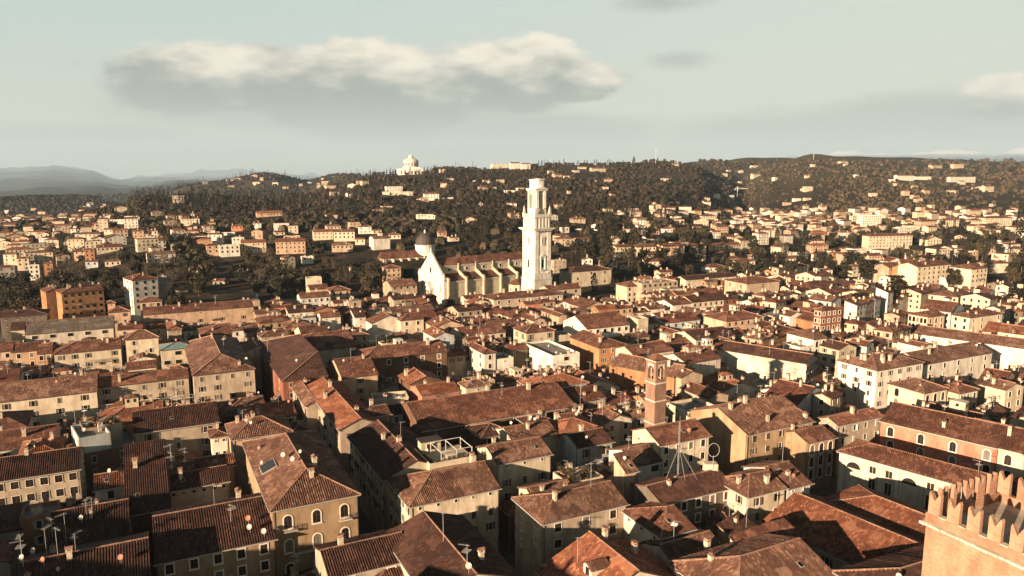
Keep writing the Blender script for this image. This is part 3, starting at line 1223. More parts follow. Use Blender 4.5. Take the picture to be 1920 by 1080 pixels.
# ------------------------------------------------------------------ the ground
def build_ground():
    b = MB()
    azs = []
    a = -180.0
    while a < 180.001:
        azs.append(a)
        a += 0.55 if -41 < a < 41 else (2.0 if -60 < a < 60 else 6.0)
    azs[-1] = 180.0
    ds = [0.0, 40]
    d = 40
    while d < 50500:
        d *= 1.027 if d > 540 else 1.2
        ds.append(d)
    nv = []
    for d in ds:
        for a in azs:
            x, y = d * sin(R(a)), d * cos(R(a))
            nv.append((x, y, terrain(x, y) if d > 560 else 0.0))
    n = len(azs)
    fs = []
    for i in range(len(ds) - 1):
        for j in range(n - 1):
            q = (i * n + j, i * n + j + 1, (i + 1) * n + j + 1, (i + 1) * n + j)
            fs.append(q[::-1])
    me = bpy.data.meshes.new('ground')
    me.from_pydata(nv, [], fs)
    me.polygons.foreach_set('use_smooth', [True] * len(fs))
    m, t, bs = new_mat('ground_cover')
    pos = t.n('ShaderNodeNewGeometry').outputs['Position']
    sp = t.n('ShaderNodeSeparateXYZ')
    t.t.links.new(pos, sp.inputs[0])
    ln = t.n('ShaderNodeVectorMath', operation='LENGTH')
    t.t.links.new(pos, ln.inputs[0])
    d_ = ln.outputs['Value']
    n1 = t.ss(t.noise(pos, 0.012, 8, 0.62), 0.40, 0.62)
    n2 = t.ss(t.noise(pos, 0.05, 8, 0.65), 0.38, 0.66)
    n3 = t.ss(t.noise(pos, 0.0032, 8, 0.6), 0.42, 0.62)
    hill = t.mix(n1, (.030, .024, .013, 1), (.062, .045, .026, 1))
    hill = t.mix(n2, hill, (.017, .014, .009, 1))
    hill = t.mix(t.m('MULTIPLY', t.ss(d_, 1500, 2100), .75), hill, t.mix(n1, (.085, .066, .038, 1), (.055, .046, .026, 1)))
    far = t.mix(n3, (.018, .022, .018, 1), (.042, .042, .030, 1))
    hill = t.mix(t.ss(d_, 2600, 4200), hill, far)
    # snow on the far high peaks
    snow = t.ss(t.m('ADD', sp.outputs[2], t.m('MULTIPLY', t.noise(pos, 0.0007, 6, .6), 220)), 880, 1080)
    hill = t.mix(t.m('MULTIPLY', snow, t.ss(d_, 43000, 45000)), hill, (.8, .8, .78, 1))
    pave = t.mix(t.noise(pos, 0.6, 6, .6), (.075, .060, .048, 1), (.13, .105, .082, 1))
    c = t.mix(t.ss(d_, 440, 475), pave, hill)
    t.put(bs.inputs['Base Color'], c)
    bs.inputs['Roughness'].default_value = 0.95
    bs.inputs['Specular IOR Level'].default_value = 0.1
    me.materials.append(m)
    g = link('ground', me)
    g['kind'] = 'structure'


build_ground()

# haze over the valley
hb = MB()
hb.box(-51500, 51500, -51500, 51500, -260, 1800)
hm = bpy.data.materials.new('haze_air')
hm.use_nodes = True
ht = NT(hm.node_tree)
pv = ht.n('ShaderNodeVolumePrincipled')
pv.inputs['Color'].default_value = (.48, .66, .82, 1)
HAZE = 0.000036
pv.inputs['Density'].default_value = HAZE
pv.inputs['Anisotropy'].default_value = 0.0
ho = ht.n('ShaderNodeOutputMaterial')
ht.t.links.new(pv.outputs[0], ho.inputs['Volume'])
haze = hb.obj('haze', hm)
haze['kind'] = 'stuff'

# ------------------------------------------------------------------ the houses one can point to
# tile x y right depth eave type wall roof windows options | label | category
TABLE = '''
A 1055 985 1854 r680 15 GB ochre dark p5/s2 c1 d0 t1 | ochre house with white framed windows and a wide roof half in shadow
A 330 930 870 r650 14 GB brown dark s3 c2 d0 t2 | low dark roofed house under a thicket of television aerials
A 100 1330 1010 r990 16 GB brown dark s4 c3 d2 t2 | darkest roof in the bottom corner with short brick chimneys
A 850 665 1150 r420 13 SA brown dark - c1 d0 t0 | plain dark lean-to roof between two taller roofs
A 640 492 848 r398 14.5 GB white mid p1 c0 d1 t0 | small white loft with a sunlit strip of corrugated tiles
A 1135 500 1540 r398 13.5 GB cream dark q6 c1 d0 t0 | low house with a row of tiny white windows below its roof
A 1150 390 1308 m6 15 GB beige tan - c0 d1 t1 | small roof with a skylight and cluster of aerials at its corner
A 1310 362 1585 m7 14 GB beige mid p2 c0 d0 t0 | narrow shaded roof behind the small skylight roof
A -60 440 535 r290 15 GB beige dark l6 c1 d0 t0 | shaded house with an open loggia under its long roof
A 130 283 400 m12 14.5 H beige orange s2 c1 d1 t0 | sunlit orange hipped roof with a small dormer beside a bare wall
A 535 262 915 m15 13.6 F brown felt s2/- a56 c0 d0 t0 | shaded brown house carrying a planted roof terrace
A 530 152 745 m12 17.4 F bluew felt -/q2 a52 c1 d1 t0 | terrace block with a pale bluish wall and one dazzling side wall
E 1005 1005 1640 r850 15 GB beige dark s3 c0 d0 t0 | large plain shaded house with a broad dark roof and three windows
B 255 628 828 x70 19.8 H ochre tan a3/s5 v12 c2 d2 t0 k.42 y4.9 z1.9 | ochre corner house with arched white window frames and small balconies
B 1190 600 1782 m15 16 HL cream tan s5/s4 v8 c1 d0 t0 k.40 | cream corner house with dark shutters and a rustic ledge above the lane
B 1012 425 m15 m30 16 GA cream dark s3/s8 v10 c3 d1 t1 k.40 | long shaded wing running back along the narrow dark lane
B 640 1085 1190 r905 16 GB beige dark p2 c1 d0 t0 | long dark roof bending round a small white courtyard
B 960 1125 1285 m9 14 H beige mid p1 c0 d0 t0 | little hipped roof set inside the white courtyard
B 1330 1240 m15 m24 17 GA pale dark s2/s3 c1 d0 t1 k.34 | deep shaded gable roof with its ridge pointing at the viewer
B 1180 905 1310 m5 15.6 SA white dark q1 c0 d0 t0 | white courtyard wall with one tiny square window
B -10 152 378 m12 17.5 H peach tan b2/p2 c1 d2 t0 k.44 | peach rooftop house with two wide glazed openings under a pyramid roof
E 1590 1035 1705 m6 15 H white mid q2 c1 d0 t0 | small white annex with a little tiled hip beside the peach house
B 395 100 500 m7 15 H peach tan p1 c0 d0 t0 | low tiled pavilion poking out behind the peach rooftop house
B 732 75 900 m6 15 F ochre blue b1 a60 c0 d0 t0 | ochre attic box with a pale blue flat top
C 118 318 478 r205 17.5 GB cream tan s3 v8 c1 d0 t0 | cream house with three small attic openings and a tall white chimney
C 375 575 645 r487 14.5 GB cream tan q1/q2 c2 d0 t0 | low cream house with a gable wall of rough plaster and rough chimneys
C 430 716 988 x238 16 HL beige tan l3/o2 c1 d0 t1 | beige house with two orange blinds in its sunlit side wall
C 700 1330 1400 x400 14 GA pale orange q1/s3 c3 d0 t1 k.45 | tawny orange roof with a dormer and steep sunny slope
C 1225 808 1440 x968 14.5 HL white mid p2/q3 c0 d0 t0 k.30 | narrow white wing with a brown roof sinking toward a courtyard
C 1330 1015 1664 r870 12.5 GB cream tan p2 c1 d0 t1 | low corrugated roof at the mouth of the shaded courtyard
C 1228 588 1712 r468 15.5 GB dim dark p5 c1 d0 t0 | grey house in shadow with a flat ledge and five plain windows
C 1812 538 2060 x1588 16 HL cream tan s2/s2 c2 d0 t0 | cream house with a wide sunny roof beside the courtyard
D 275 484 432 m13 15.5 GB bluew tan s2 c1 d1 t1 | tan roof with a pale parapet strip down its edge
C 985 375 1058 x905 17.5 SA peach tan - c0 d1 t0 k.5 | slim tower room with one white and one peach wall
C 1052 332 1226 m11 15.5 GB white tan b2 c0 d0 t1 | white attic with a broad strip window below tan tiles
C 1215 192 1548 x1030 17 GB cream mid p4/q2 c1 d1 t0 k.42 | tall cream house with a bare sunlit party wall and speckled tiles
C 660 210 895 m10 14 GB bluew dark d2 c1 d1 t0 | shaded bluish house with a scalloped gable behind the plant terrace
C 225 170 520 r80 14.5 GB cream tan - c1 d2 t1 | low cream house with a dish and aerials on pale brown tiles
G 560 968 880 m13 14 H beige orange - c1 d0 t1 | broad reddish hipped roof with a wavy ridge and several poles
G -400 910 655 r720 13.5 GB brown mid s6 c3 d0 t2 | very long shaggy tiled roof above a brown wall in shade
F 1712 955 1920 m9 13.6 H brown dark p2 c0 d0 t0 | small dark pavilion roof behind the pergola terrace
D 5 120 448 r-60 15.5 GB ochre tan s5 v9 c5 d0 t0 | ochre palace with triple shuttered windows and four squat chimneys
D 415 178 598 m9 13.4 GB ochre mid a3 c1 d0 t0 | lower ochre wing with arched windows next to the ochre palace
H 632 872 940 x500 15 GB beige mid g4/s1 c1 d0 t0 | beige house with pale open shutters and flower boxes
E -60 778 724 r640 15 GB cream tan s4 c2 d2 t1 | cream house under a broad striped roof with large shuttered windows
E 722 664 1412 r592 15 GB beige mid s5 c1 d0 t0 | long beige house above a balustraded terrace
E 1450 572 1908 x1380 16.5 H beige tan s4/p1 c2 d1 t1 k.42 | beige house under a wide hipped roof with grey shutters
E 1290 550 1425 m8 15.5 H cream mid - c0 d0 t0 | tiny sunlit hip joined to a beige house
E 405 414 905 m14 15.5 HL cream mid s5/s1 v7 c1 d1 t0 | long creamy white house with grey shutters and a small balcony
E 940 305 1185 m9 19 H cream tan g2 c0 d0 t0 k.5 | white tower block with a pointed tiled hat and open shutters
E 950 530 1172 m8 14 GB cream mid b2 c1 d0 t0 | low cream front with glazed doors below the white tower block
E 280 412 388 m12 15 GB orange mid p2 c1 d0 t0 | narrow orange front squeezed beside the creamy white house
E 88 400 283 r340 15 GB peach mid p2 c0 d1 t0 | orange brown house with four framed windows
E -60 400 90 m12 15.5 GB peach mid p2 c1 d0 t0 | peach house cut by the picture edge, above a shaded lane
E 1205 385 1462 m10 16.5 H cream copper b3 c0 d1 t0 k.25 | cream rooftop pavilion with a greenish copper hip
E 190 268 848 r175 13 GB pale grey b5 c2 d0 t0 k.3 | wide pale hall with a grey speckled roof and white cornice
E 80 235 182 m6 14.5 SA cream dark - c0 d0 t0 | little cream stair turret at the end of the grey hall
E 1075 120 1900 m15 14 GB peach mid s5 c3 d2 t1 k.3 | very long red roof over orange and white fronts
E 1260 235 1360 m18 14 AF beige orange g5/- c2 d0 t0 | narrow beige front with two rows of small windows
E 1510 275 1740 m15 14.5 HL red mid s4/p3 c2 d0 t0 | dark red house with shuttered windows and a sunlit end
E 1780 415 1960 m14 14 GA peach orange q2/- c0 d1 t1 | peach gable with a tawny roof and a small dark window
F 18 390 300 m14 14.5 GA peach mid s2/- c0 d0 t0 k.36 | peach gable end with a single row of dark shutters
F 370 376 842 x295 14.5 HL cream mid s4/p2 c2 d0 t0 k.34 | cream house under a long mossy roof with a sunny end
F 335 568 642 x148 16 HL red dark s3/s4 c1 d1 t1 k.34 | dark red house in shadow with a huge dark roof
F 745 548 990 r420 15.6 GB peach mid s1 c1 d2 t1 | peach house with one pale shutter and dishes on its corner
F 885 426 1470 m15 16 HL brown mid p5/p1 v7 c3 d1 t1 k.34 | brown house with white framed windows under a straight red roof
F 1728 378 1806 x1622 15 AF white mid p1/p2 c1 d0 t0 | small bright white house with a flat terrace beside it
F 1810 420 1930 m9 12 F white felt s1 c0 d1 t0 | low white terrace next to the small white house
F 735 905 m11 x495 15 GA beige orange -/s6 c4 d0 t0 k.40 | tawny roof slope dropping to the lane with long chimney shadows
F 920 815 1078 r755 15.6 GB ochre tan - c1 d0 t0 | tiny ochre attic with a corrugated tiled lid
F 500 738 640 x362 14 GA beige tan -/s3 c2 d0 t0 | beige house on the lane with a short tan roof
F 960 700 1206 m7 13.6 F cream felt - a74 c1 d0 t0 | long low cream parapet wall
F 1300 672 1558 x1215 14.2 GB salmon orange q1/- c2 d0 t0 k.28 | salmon pink wall with a white side beneath stepped red roofs
F 1215 590 1430 m12 14 GA brown orange - c1 d0 t1 | hipped tawny roof with a deep shadow across it
F 1610 612 1762 x1560 16.5 H cream tan q1 c1 d0 t1 k.4 | little cream roof turret with a pyramid of tiles
F 1085 800 1222 m8 13.5 GB bluew dark s2 c2 d0 t2 | low white attic with two dark shutters among aerials
F 480 288 668 r190 14 GB cream mid a2 c1 d0 t0 | cream house with a triangular party wall and arched windows
F 950 170 1190 m10 14 GA pale mid -/- c1 d0 t0 | pale gable with a reddish stain and a sloping parapet
F 1385 265 1520 m14 14 GA bluew orange q1/- c1 d2 t0 | grey blue gable above a bright white terrace
F 600 130 733 m9 14 GB white mid q2 c1 d0 t0 | snow white cottage with a stepped chimney gable
F 832 128 908 m8 13 SA white dark q1 c0 d1 t0 | white cube with one square window among dark roofs
F 1150 150 1308 m10 15 HL cream mid p2 c0 d0 t0 | cream cube with a single dark door below a tiled lid
J 455 660 662 m10 14 GB bluew mid p5 c1 d0 t0 | bluish fronted house with a row of dark doors
J 665 610 800 m10 15 H tan mid d3 c0 d0 t0 | tan rooftop loggia with three dark openings
J 520 600 650 m10 14 GB peach mid - c1 d0 t0 | low tawny house beside a plain cream lift shaft
J 497 522 602 m7 17 F cream felt - a70 c0 d0 t0 | plain cream lift shaft block
J 1085 582 1262 x1025 12 GB tan tan s4 c1 d0 t0 k.3 | tan house with a row of windows beside the church front
J 1050 455 1150 m11 13 H peach mid p3 R3 c0 d0 t0 | pinkish villa with white framed windows in the cathedral garden
G 385 627 742 x270 16 H bluew orange p2/- c1 d2 t1 k.34 | bluish white corner house with a red hipped roof and dishes
G 895 450 m14 m26 14.5 GA orange tan s4 a41 @L c2 d0 t1 | orange brick house stretching toward the brick bell tower
G 1395 545 1540 x1290 14.8 GA tan tan -/- c1 d0 t0 | plain tan gable wall right of the brick bell tower
G 1580 690 1720 x1390 13 GA tan mid - c1 d1 t0 | low tawny roof touching the brick bell tower
G 740 207 1036 x577 16 GB white mid l6 v7 c2 d0 t0 k.4 | white house with a great blank gable and a balcony strip
G 1095 140 1165 m7 17.5 F cream felt - a66 c0 d0 t0 | plain cream lift tower standing above red roofs
G 320 236 515 x232 17 H cream mid d3/d2 c1 d1 t0 | cream rooftop house with open dark windows and a dish
G 500 260 632 m8 14 F cream felt - c0 d1 t0 | blank cream wall joined to a rooftop house
G 545 120 600 x422 14.6 GA peach mid - c0 d0 t0 | smooth peach gable without windows
G 825 338 1012 x625 15 AF orange mid s3/- c2 d0 t0 | orange house with dark shutters under two joined gables
G 1445 785 1655 x1292 13 F cream felt s2/q1 c0 d2 t1 | white rooftop terrace block before the brick bell tower
G 505 395 690 x300 14 F white felt b1 c1 d3 t0 | white roof terrace with a grey awning and dishes
G 1065 390 1340 m12 14 GB cream mid - c1 d0 t1 | cream parapet gable beneath a mossy roof
G 1645 345 m12 m34 14.5 GA pale dark l9 a41 @L c0 d0 t2 | long pale arcaded range wrapped with hanging cloths
H 900 494 1222 x637 17.5 H white tan s5/s3 v12 c7 d2 t0 k.34 R4 | big white corner palace with many chimneys and dark shutters
H 1225 452 1700 r375 15.5 GB white tan p5 c4 d2 t2 | white range continuing from the palace with a bright terrace
H 1228 650 1388 x985 15.5 H cream tan a3/a2 c0 d1 t0 k.40 | cream pavilion with arched openings and a pyramid roof
H 1470 652 1602 m8 14.5 H cream mid p3 c0 d1 t0 | tiny cream belvedere with white pillars
H 1160 238 m15 m62 14 GA white tan -/- a44 @L k.30 c1 d0 t2 | very long low white range with a smooth brown roof
H 1740 225 m13 m40 15 GA cream orange -/q6 a44 @L k.34 c2 d0 t0 | cream range under an orange tiled roof at the picture edge
H 520 80 662 x470 20 H red mid p4/p2 R4 c1 d0 t0 | red orange tall house with rows of white framed windows
H 505 165 640 x300 14 AF orange mid p2/- c2 d2 t0 | orange lower house leaning on the red tall house
H 300 120 m9 x228 15 GA white mid -/p2 c1 d0 t0 | narrow white front beside an orange wall
H 465 280 556 x280 15.5 HL white tan a2/- c0 d1 t1 | white house with a tan hip and small arches
H 370 335 510 x248 13 F white felt s1/q1 c1 d0 t1 | white cube with a flat grey top and a dark door
H 640 352 760 m9 14 GA cream dark s2/s2 c0 d0 t1 | cream sunlit block with a fan of shadow on its wall
H 1230 335 1290 x1045 15.6 GA white mid - c2 d1 t0 | bright white party wall among chimneys
H 1795 630 1920 x1655 14.6 GA cream tan p2/- c1 d2 t0 k.3 | cream gable with an orange roof near the picture edge
L 1545 795 1772 x1420 14 H cream mid p4/p2 v8 c2 d1 t0 k.3 | cream villa under a brown hipped roof near the cedar
L 1255 790 1372 x1120 13.5 HL peach mid a3/a6 c1 d0 t0 k.28 | tan loggia house with a ring of arched openings
L 0 560 228 m18 18 H tan mid a1/a2 c1 d0 t0 k.25 | tan church block with tall arched windows and a low roof
L 1183 445 1415 m15 16 GB cream mid p7 v14 R4 c2 d0 t0 k.3 | cream three storey palace facing the riverside trees
L 1560 460 1668 m16 15 HL cream mid p4/- v13 R3 c2 d0 t0 k.3 | white corner palace with a long balcony by parked cars
L 1415 525 1556 m8 8 F white felt a4 v7 a62 c0 d0 t0 | low white wing with tall arched doors between palaces
L 1115 458 1178 m12 14 GB orange mid p3 v12 R4 c1 d0 t0 | narrow deep orange house beside the cream palace
L 985 448 1112 m12 14 GB tan mid p4 R3 c1 d0 t0 | tan house behind the dark riverside tree
K 95 670 575 m15 13 H beige mid p7 c3 d1 t0 k.26 | wide brown hipped house below the white bell tower
K 480 605 700 m12 14 GB beige mid p3 c2 d0 t0 k.3 | beige house with a flat brown roof at the bell tower foot
K 1020 580 1120 m12 13 HL cream mid p3 c0 d0 t0 | cream house with a loggia terrace among garden trees
K 1125 560 1370 m12 15 F tan felt l7 c2 d2 t0 | tan terrace house with a dark band of windows
K 1425 535 1775 m12 9 GB cream dark q8 c0 d0 t0 k.3 | long low cream hall with a flat dark roof
K 630 480 910 m16 12 H cream dark p3 c0 d0 t0 k.3 | bishop palace hall of plain stone with a brown hip
I 460 678 775 m13 19 HL orange mid p6/q2 R4 v12 c4 d1 t1 k.3 a48 | orange red villa with two floors of white framed windows and a balcony
I 342 668 m9 m14 18 GA orange mid -/q2 c3 d0 t0 k.3 a48 | orange red side wing with small chimneys left of the balconied front
I 990 582 1178 m15 23 H white red p3/p3 R5 v16 c2 d0 t0 k.34 a46 | tall white block with balconies on its lit side and a red hipped roof
I 1182 566 1252 m10 21 F grey felt q2 R4 c1 d0 t0 | grey rear block with a flat terrace beside the tall white one
I 806 752 862 m5 17 H peach mid q1 R1 c0 d0 t0 | tiny peach turret with a single opening
I 1050 745 1212 m8 17 H peach mid l3 R1 c0 d0 t0 | small rooftop loggia with a red hat above the long red roof
I 815 822 975 m12 13.5 H peach mid s2 c1 d0 t0 | low peach house beneath the tiny turret
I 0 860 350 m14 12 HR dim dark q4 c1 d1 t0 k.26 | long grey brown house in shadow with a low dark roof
'''

SPECIAL = {}
for ln in TABLE.strip().splitlines():
    r_ = spec_house(ln)
    SPECIAL[ln.split('|')[1].strip()] = r_


def special(text):
    for k_, v_ in SPECIAL.items():
        if text in k_:
            return v_
    raise KeyError(text)

# ------------------------------------------------------------------ the cathedral and its bell tower
M_STONE = wall_mat('stone')
M_STONE2 = wall_mat('pale')
ROOF_RED = roof_mat('mid')


def cathedral():
    ang = 54.0
    A, B = frame_vecs(ang)
    P0 = at_z(833, 573, 0)
    P0.z = 0
    root = link('cathedral', None, None, P0, R(90 - ang))
    tag(root, 'great brick and stone cathedral with a red roof and a gleaming white gabled front', 'cathedral')
    L, WA, WN = 86.0, 9.0, 14.0
    HA, HT, HN, HR_ = 14.6, 18.2, 23.4, 27.6
    # aisle and nave walls
    b = MB()
    b.box(1.2, L, 0, WA, -1, HA, 0)
    b.box(1.2, L, WA + WN, 2 * WA + WN, -1, HA, 0)
    b.obj('aisle_wall', wall_mat('cream'), root)
    b = MB()
    b.box(1.2, L, WA, WA + WN, -1, HN, 0)
    b.obj('nave_wall', wall_mat('cream'), root)
    # roofs
    b = MB()
    for s in (0, 1):
        y0, y1 = (-.5, WA) if s == 0 else (2 * WA + WN + .5, WA + WN)
        q = [(1.2, y0, HA + .1), (L, y0, HA + .1), (L, y1, HT), (1.2, y1, HT)]
        b.poly(q if s == 0 else q[::-1], 0, [(p[0], p[1]) for p in (q if s == 0 else q[::-1])])
    b.obj('aisle_roof', ROOF_RED, root)
    b = MB()
    yc = WA + WN / 2
    for s in (-1, 1):
        q = [(1.2, yc + s * (WN / 2 + .6), HN + .1), (L, yc + s * (WN / 2 + .6), HN + .1), (L, yc, HR_), (1.2, yc, HR_)]
        b.poly(q if s < 0 else q[::-1], 0, [(p[0], abs(p[1] - yc)) for p in (q if s < 0 else q[::-1])])
    b.poly([(L, yc - WN / 2, HN), (L, yc + WN / 2, HN), (L, yc, HR_)], 0)
    b.obj('nave_roof', ROOF_RED, root)
    # cornices
    for nm, y, z in (('aisle_cornice', -.5, HA - .5), ('nave_cornice', WA - .5, HN - .6)):
        c = MB()
        c.box(1.2, L, y, y + .498, z, z + .55)
        x = 2.0
        while x < L:
            c.box(x, x + .35, y + .2, y + .498, z - .7, z - .01)
            x += 1.1
        c.obj(nm, M_STONE, root)
    # horizontal stone courses on the aisle wall
    for z in (4.0, 7.0, 10.0):
        c = MB()
        c.box(1.25, L, -.12, -.003, z, z + .35)
        c.obj('string_course', M_STONE2, root)
    # buttresses with sloping walls
    bt = MB()
    bt.box(-.5, .5, -1.7, -.004, -1, HA + 1.6)
    bt.poly([(-.7, -2.15, HA + 1.6), (.7, -2.15, HA + 1.6), (.7, -.0, HA + 2.6), (-.7, -.0, HA + 2.6)], 0)
    bt.poly([(-.7, -2.15, HA + 1.6), (-.7, 0, HA + 2.6), (-.7, 0, HA + 1.6)], 0)
    bt.poly([(.7, 0, HA + 1.6), (.7, 0, HA + 2.6), (.7, -2.15, HA + 1.6)], 0)
    # the flying wall
    pts = [(-.3, HA + 1.2), (4.8, HT + .4), (WA - 1.0, HN - 2.2), (WA - 1.0, HN + .6), (WA - 2.6, HN + .6), (WA - 2.6, HN - 1.6), (-.3, HA + 2.4)]
    low = [(-.3, HA + .2), (WA - .01, HT + .0), (WA - .01, HN + .9), (WA - .9, HN + .9), (WA - .9, HT + 2.2), (WA - 4.5, HT + .6), (-.3, HA + 1.7)]
    for sx in (-.3, .3):
        q = [(sx, p[0], p[1]) for p in low]
        bt.poly(q if sx < 0 else q[::-1], 0)
    for i in range(len(low)):
        p, q = low[i], low[(i + 1) % len(low)]
        bt.poly([(-.3, p[0], p[1]), (.3, p[0], p[1]), (.3, q[0], q[1]), (-.3, q[0], q[1])], 0)
    bme = bt.mesh('buttress', [wall_mat('cream')])
    x = 2.6
    while x < L - 2:
        link('buttress', bme, root, (x, 0, 0))
        x += 13.2
    oc = MB()
    n = 16
    po = [(1.45 * cos(2 * pi * i / n), 1.45 * sin(2 * pi * i / n)) for i in range(n)]
    pi_ = [(1.05 * cos(2 * pi * i / n), 1.05 * sin(2 * pi * i / n)) for i in range(n)]
    ring_prism(oc, po, pi_, -.22, 0, 0)
    oc.poly([(p[0], -.05, p[1]) for p in pi_], 1)
    ome = oc.mesh('round_window', [M_STONE, M_PANE])
    x = 9.2
    while x < L - 4:
        link('round_window', ome, root, (x, WA, 20.7))
        x += 13.2
    # the front: high gable between two lower shoulders
    f = MB()
    W = 2 * WA + WN
    prof_ = [(0, -1), (W, -1), (W, HA + 2.6), (W / 2, HR_ + 4.6), (0, HA + 2.6)]
    f.poly([(0, p[0], p[1]) for p in prof_][::-1], 0)
    f.poly([(1.2, p[0], p[1]) for p in prof_], 0)
    for i in range(len(prof_)):
        p, q = prof_[i], prof_[(i + 1) % len(prof_)]
        f.poly([(0, p[0], p[1]), (0, q[0], q[1]), (1.2, q[0], q[1]), (1.2, p[0], p[1])], 0)
    fo = f.obj('front', M_STONE, root)
    pin = MB()
    pin.box(-.9, .9, -.9, .9, 0, 3.0)
    pin.box(-1.1, 1.1, -1.1, 1.1, 3.002, 3.3)
    pin.lathe([(.8, 3.31), (.55, 5.0), (.18, 6.6), (0, 6.9)], 8)
    pme = pin.mesh('pinnacle', [M_STONE])
    for y, z in ((W / 2, HR_ + 3.6), (.3, HA + 1.2), (W - .3, HA + 1.2)):
        link('pinnacle', pme, fo, (.4, y, z), 0, .6 if y != W / 2 else .55)
    rw = MB()
    ring_prism(rw, [(p[0] * 1.1, p[1] * 1.9) for p in po], [(p[0] * 1.0, p[1] * 1.8) for p in pi_], -.2, 0, 0)
    rw.poly([(p[0], -.05, p[1] * 1.8) for p in pi_], 1)
    rw.obj('long_window', [M_STONE2, M_PANE], fo, (0, W / 2, 20.4), -pi / 2)
    for y in (WA / 2, W - WA / 2):
        link('window', wmesh('window|cath', lambda b_: (frame_fn(1.0, 4.0, .3, True, False)(b_), b_.poly([(p[0], -.05, p[1]) for p in arc_pts(1.0, -2, 1.5)], 1)), [M_STONE2, M_PANE]), fo, (0, y, 9.5), -pi / 2)
    # porch with gable over two storeys
    p = MB()
    y0, y1 = W / 2 - 3.6, W / 2 + 3.6
    for y in (y0, y1 - .9):
        p.box(-3.2, -2.3, y, y + .9, -1, 8.0)
        p.box(-.9, -.01, y, y + .9, -1, 8.0)
    p.box(-3.3, -.01, y0 - .1, y1 + .1, 8.002, 9.2)
    p.poly([(-3.4, y0 - .4, 9.2), (-3.4, W / 2, 13.4), (0, W / 2, 13.4), (0, y0 - .4, 9.2)], 0)
    p.poly([(-3.4, W / 2, 13.4), (-3.4, y1 + .4, 9.2), (0, y1 + .4, 9.2), (0, W / 2, 13.4)], 0)
    p.poly([(-3.2, y1 + .2, 9.22), (-3.2, W / 2, 13.2), (-3.2, y0 - .2, 9.22)], 0)
    p.obj('porch', M_STONE, fo)
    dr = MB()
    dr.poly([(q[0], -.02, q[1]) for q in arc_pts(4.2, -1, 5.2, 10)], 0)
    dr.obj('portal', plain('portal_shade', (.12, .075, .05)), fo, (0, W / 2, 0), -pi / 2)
    # chapel apse with conical roof near the tower
    q = at_z(968, 546, 0)
    HOUSES.append((P0 - A * 3, L, W + 3, ang, 25))
    for ky in range(2):
        pass
    return P0, A, B


CP0, CA, CB = cathedral()


def apse_house():
    c = at_z(969, 531, 11)
    c.z = 0
    root = link('chapel', None, None, c, .3)
    tag(root, 'round cream chapel with a conical tiled roof at the bell tower foot', 'chapel')
    b = MB()
    b.lathe([(5.4, -1), (5.4, 11.0)], 8, 0)
    b.obj('walls', wall_mat('cream'), root)
    b = MB()
    b.lathe([(6.0, 10.7), (6.0, 10.95), (0.1, 14.2)], 8, 0)
    ro = b.obj('roof', ROOF_RED, root)
    b = MB()
    b.rod((0, 0, 14.1), (0, 0, 15.4), .12, 5)
    b.obj('finial', M_METAL, ro)
    for i in range(8):
        a = 2 * pi * (i + .5) / 8
        if sin(a + .3) < .4:
            add_window(root, 'a', (5.4 * cos(pi / 8) * cos(a), 5.4 * cos(pi / 8) * sin(a), 7.6), a + pi / 2, False)
    HOUSES.append((c - Vector((5, 5, 0)), 10, 10, 90, 11))


apse_house()


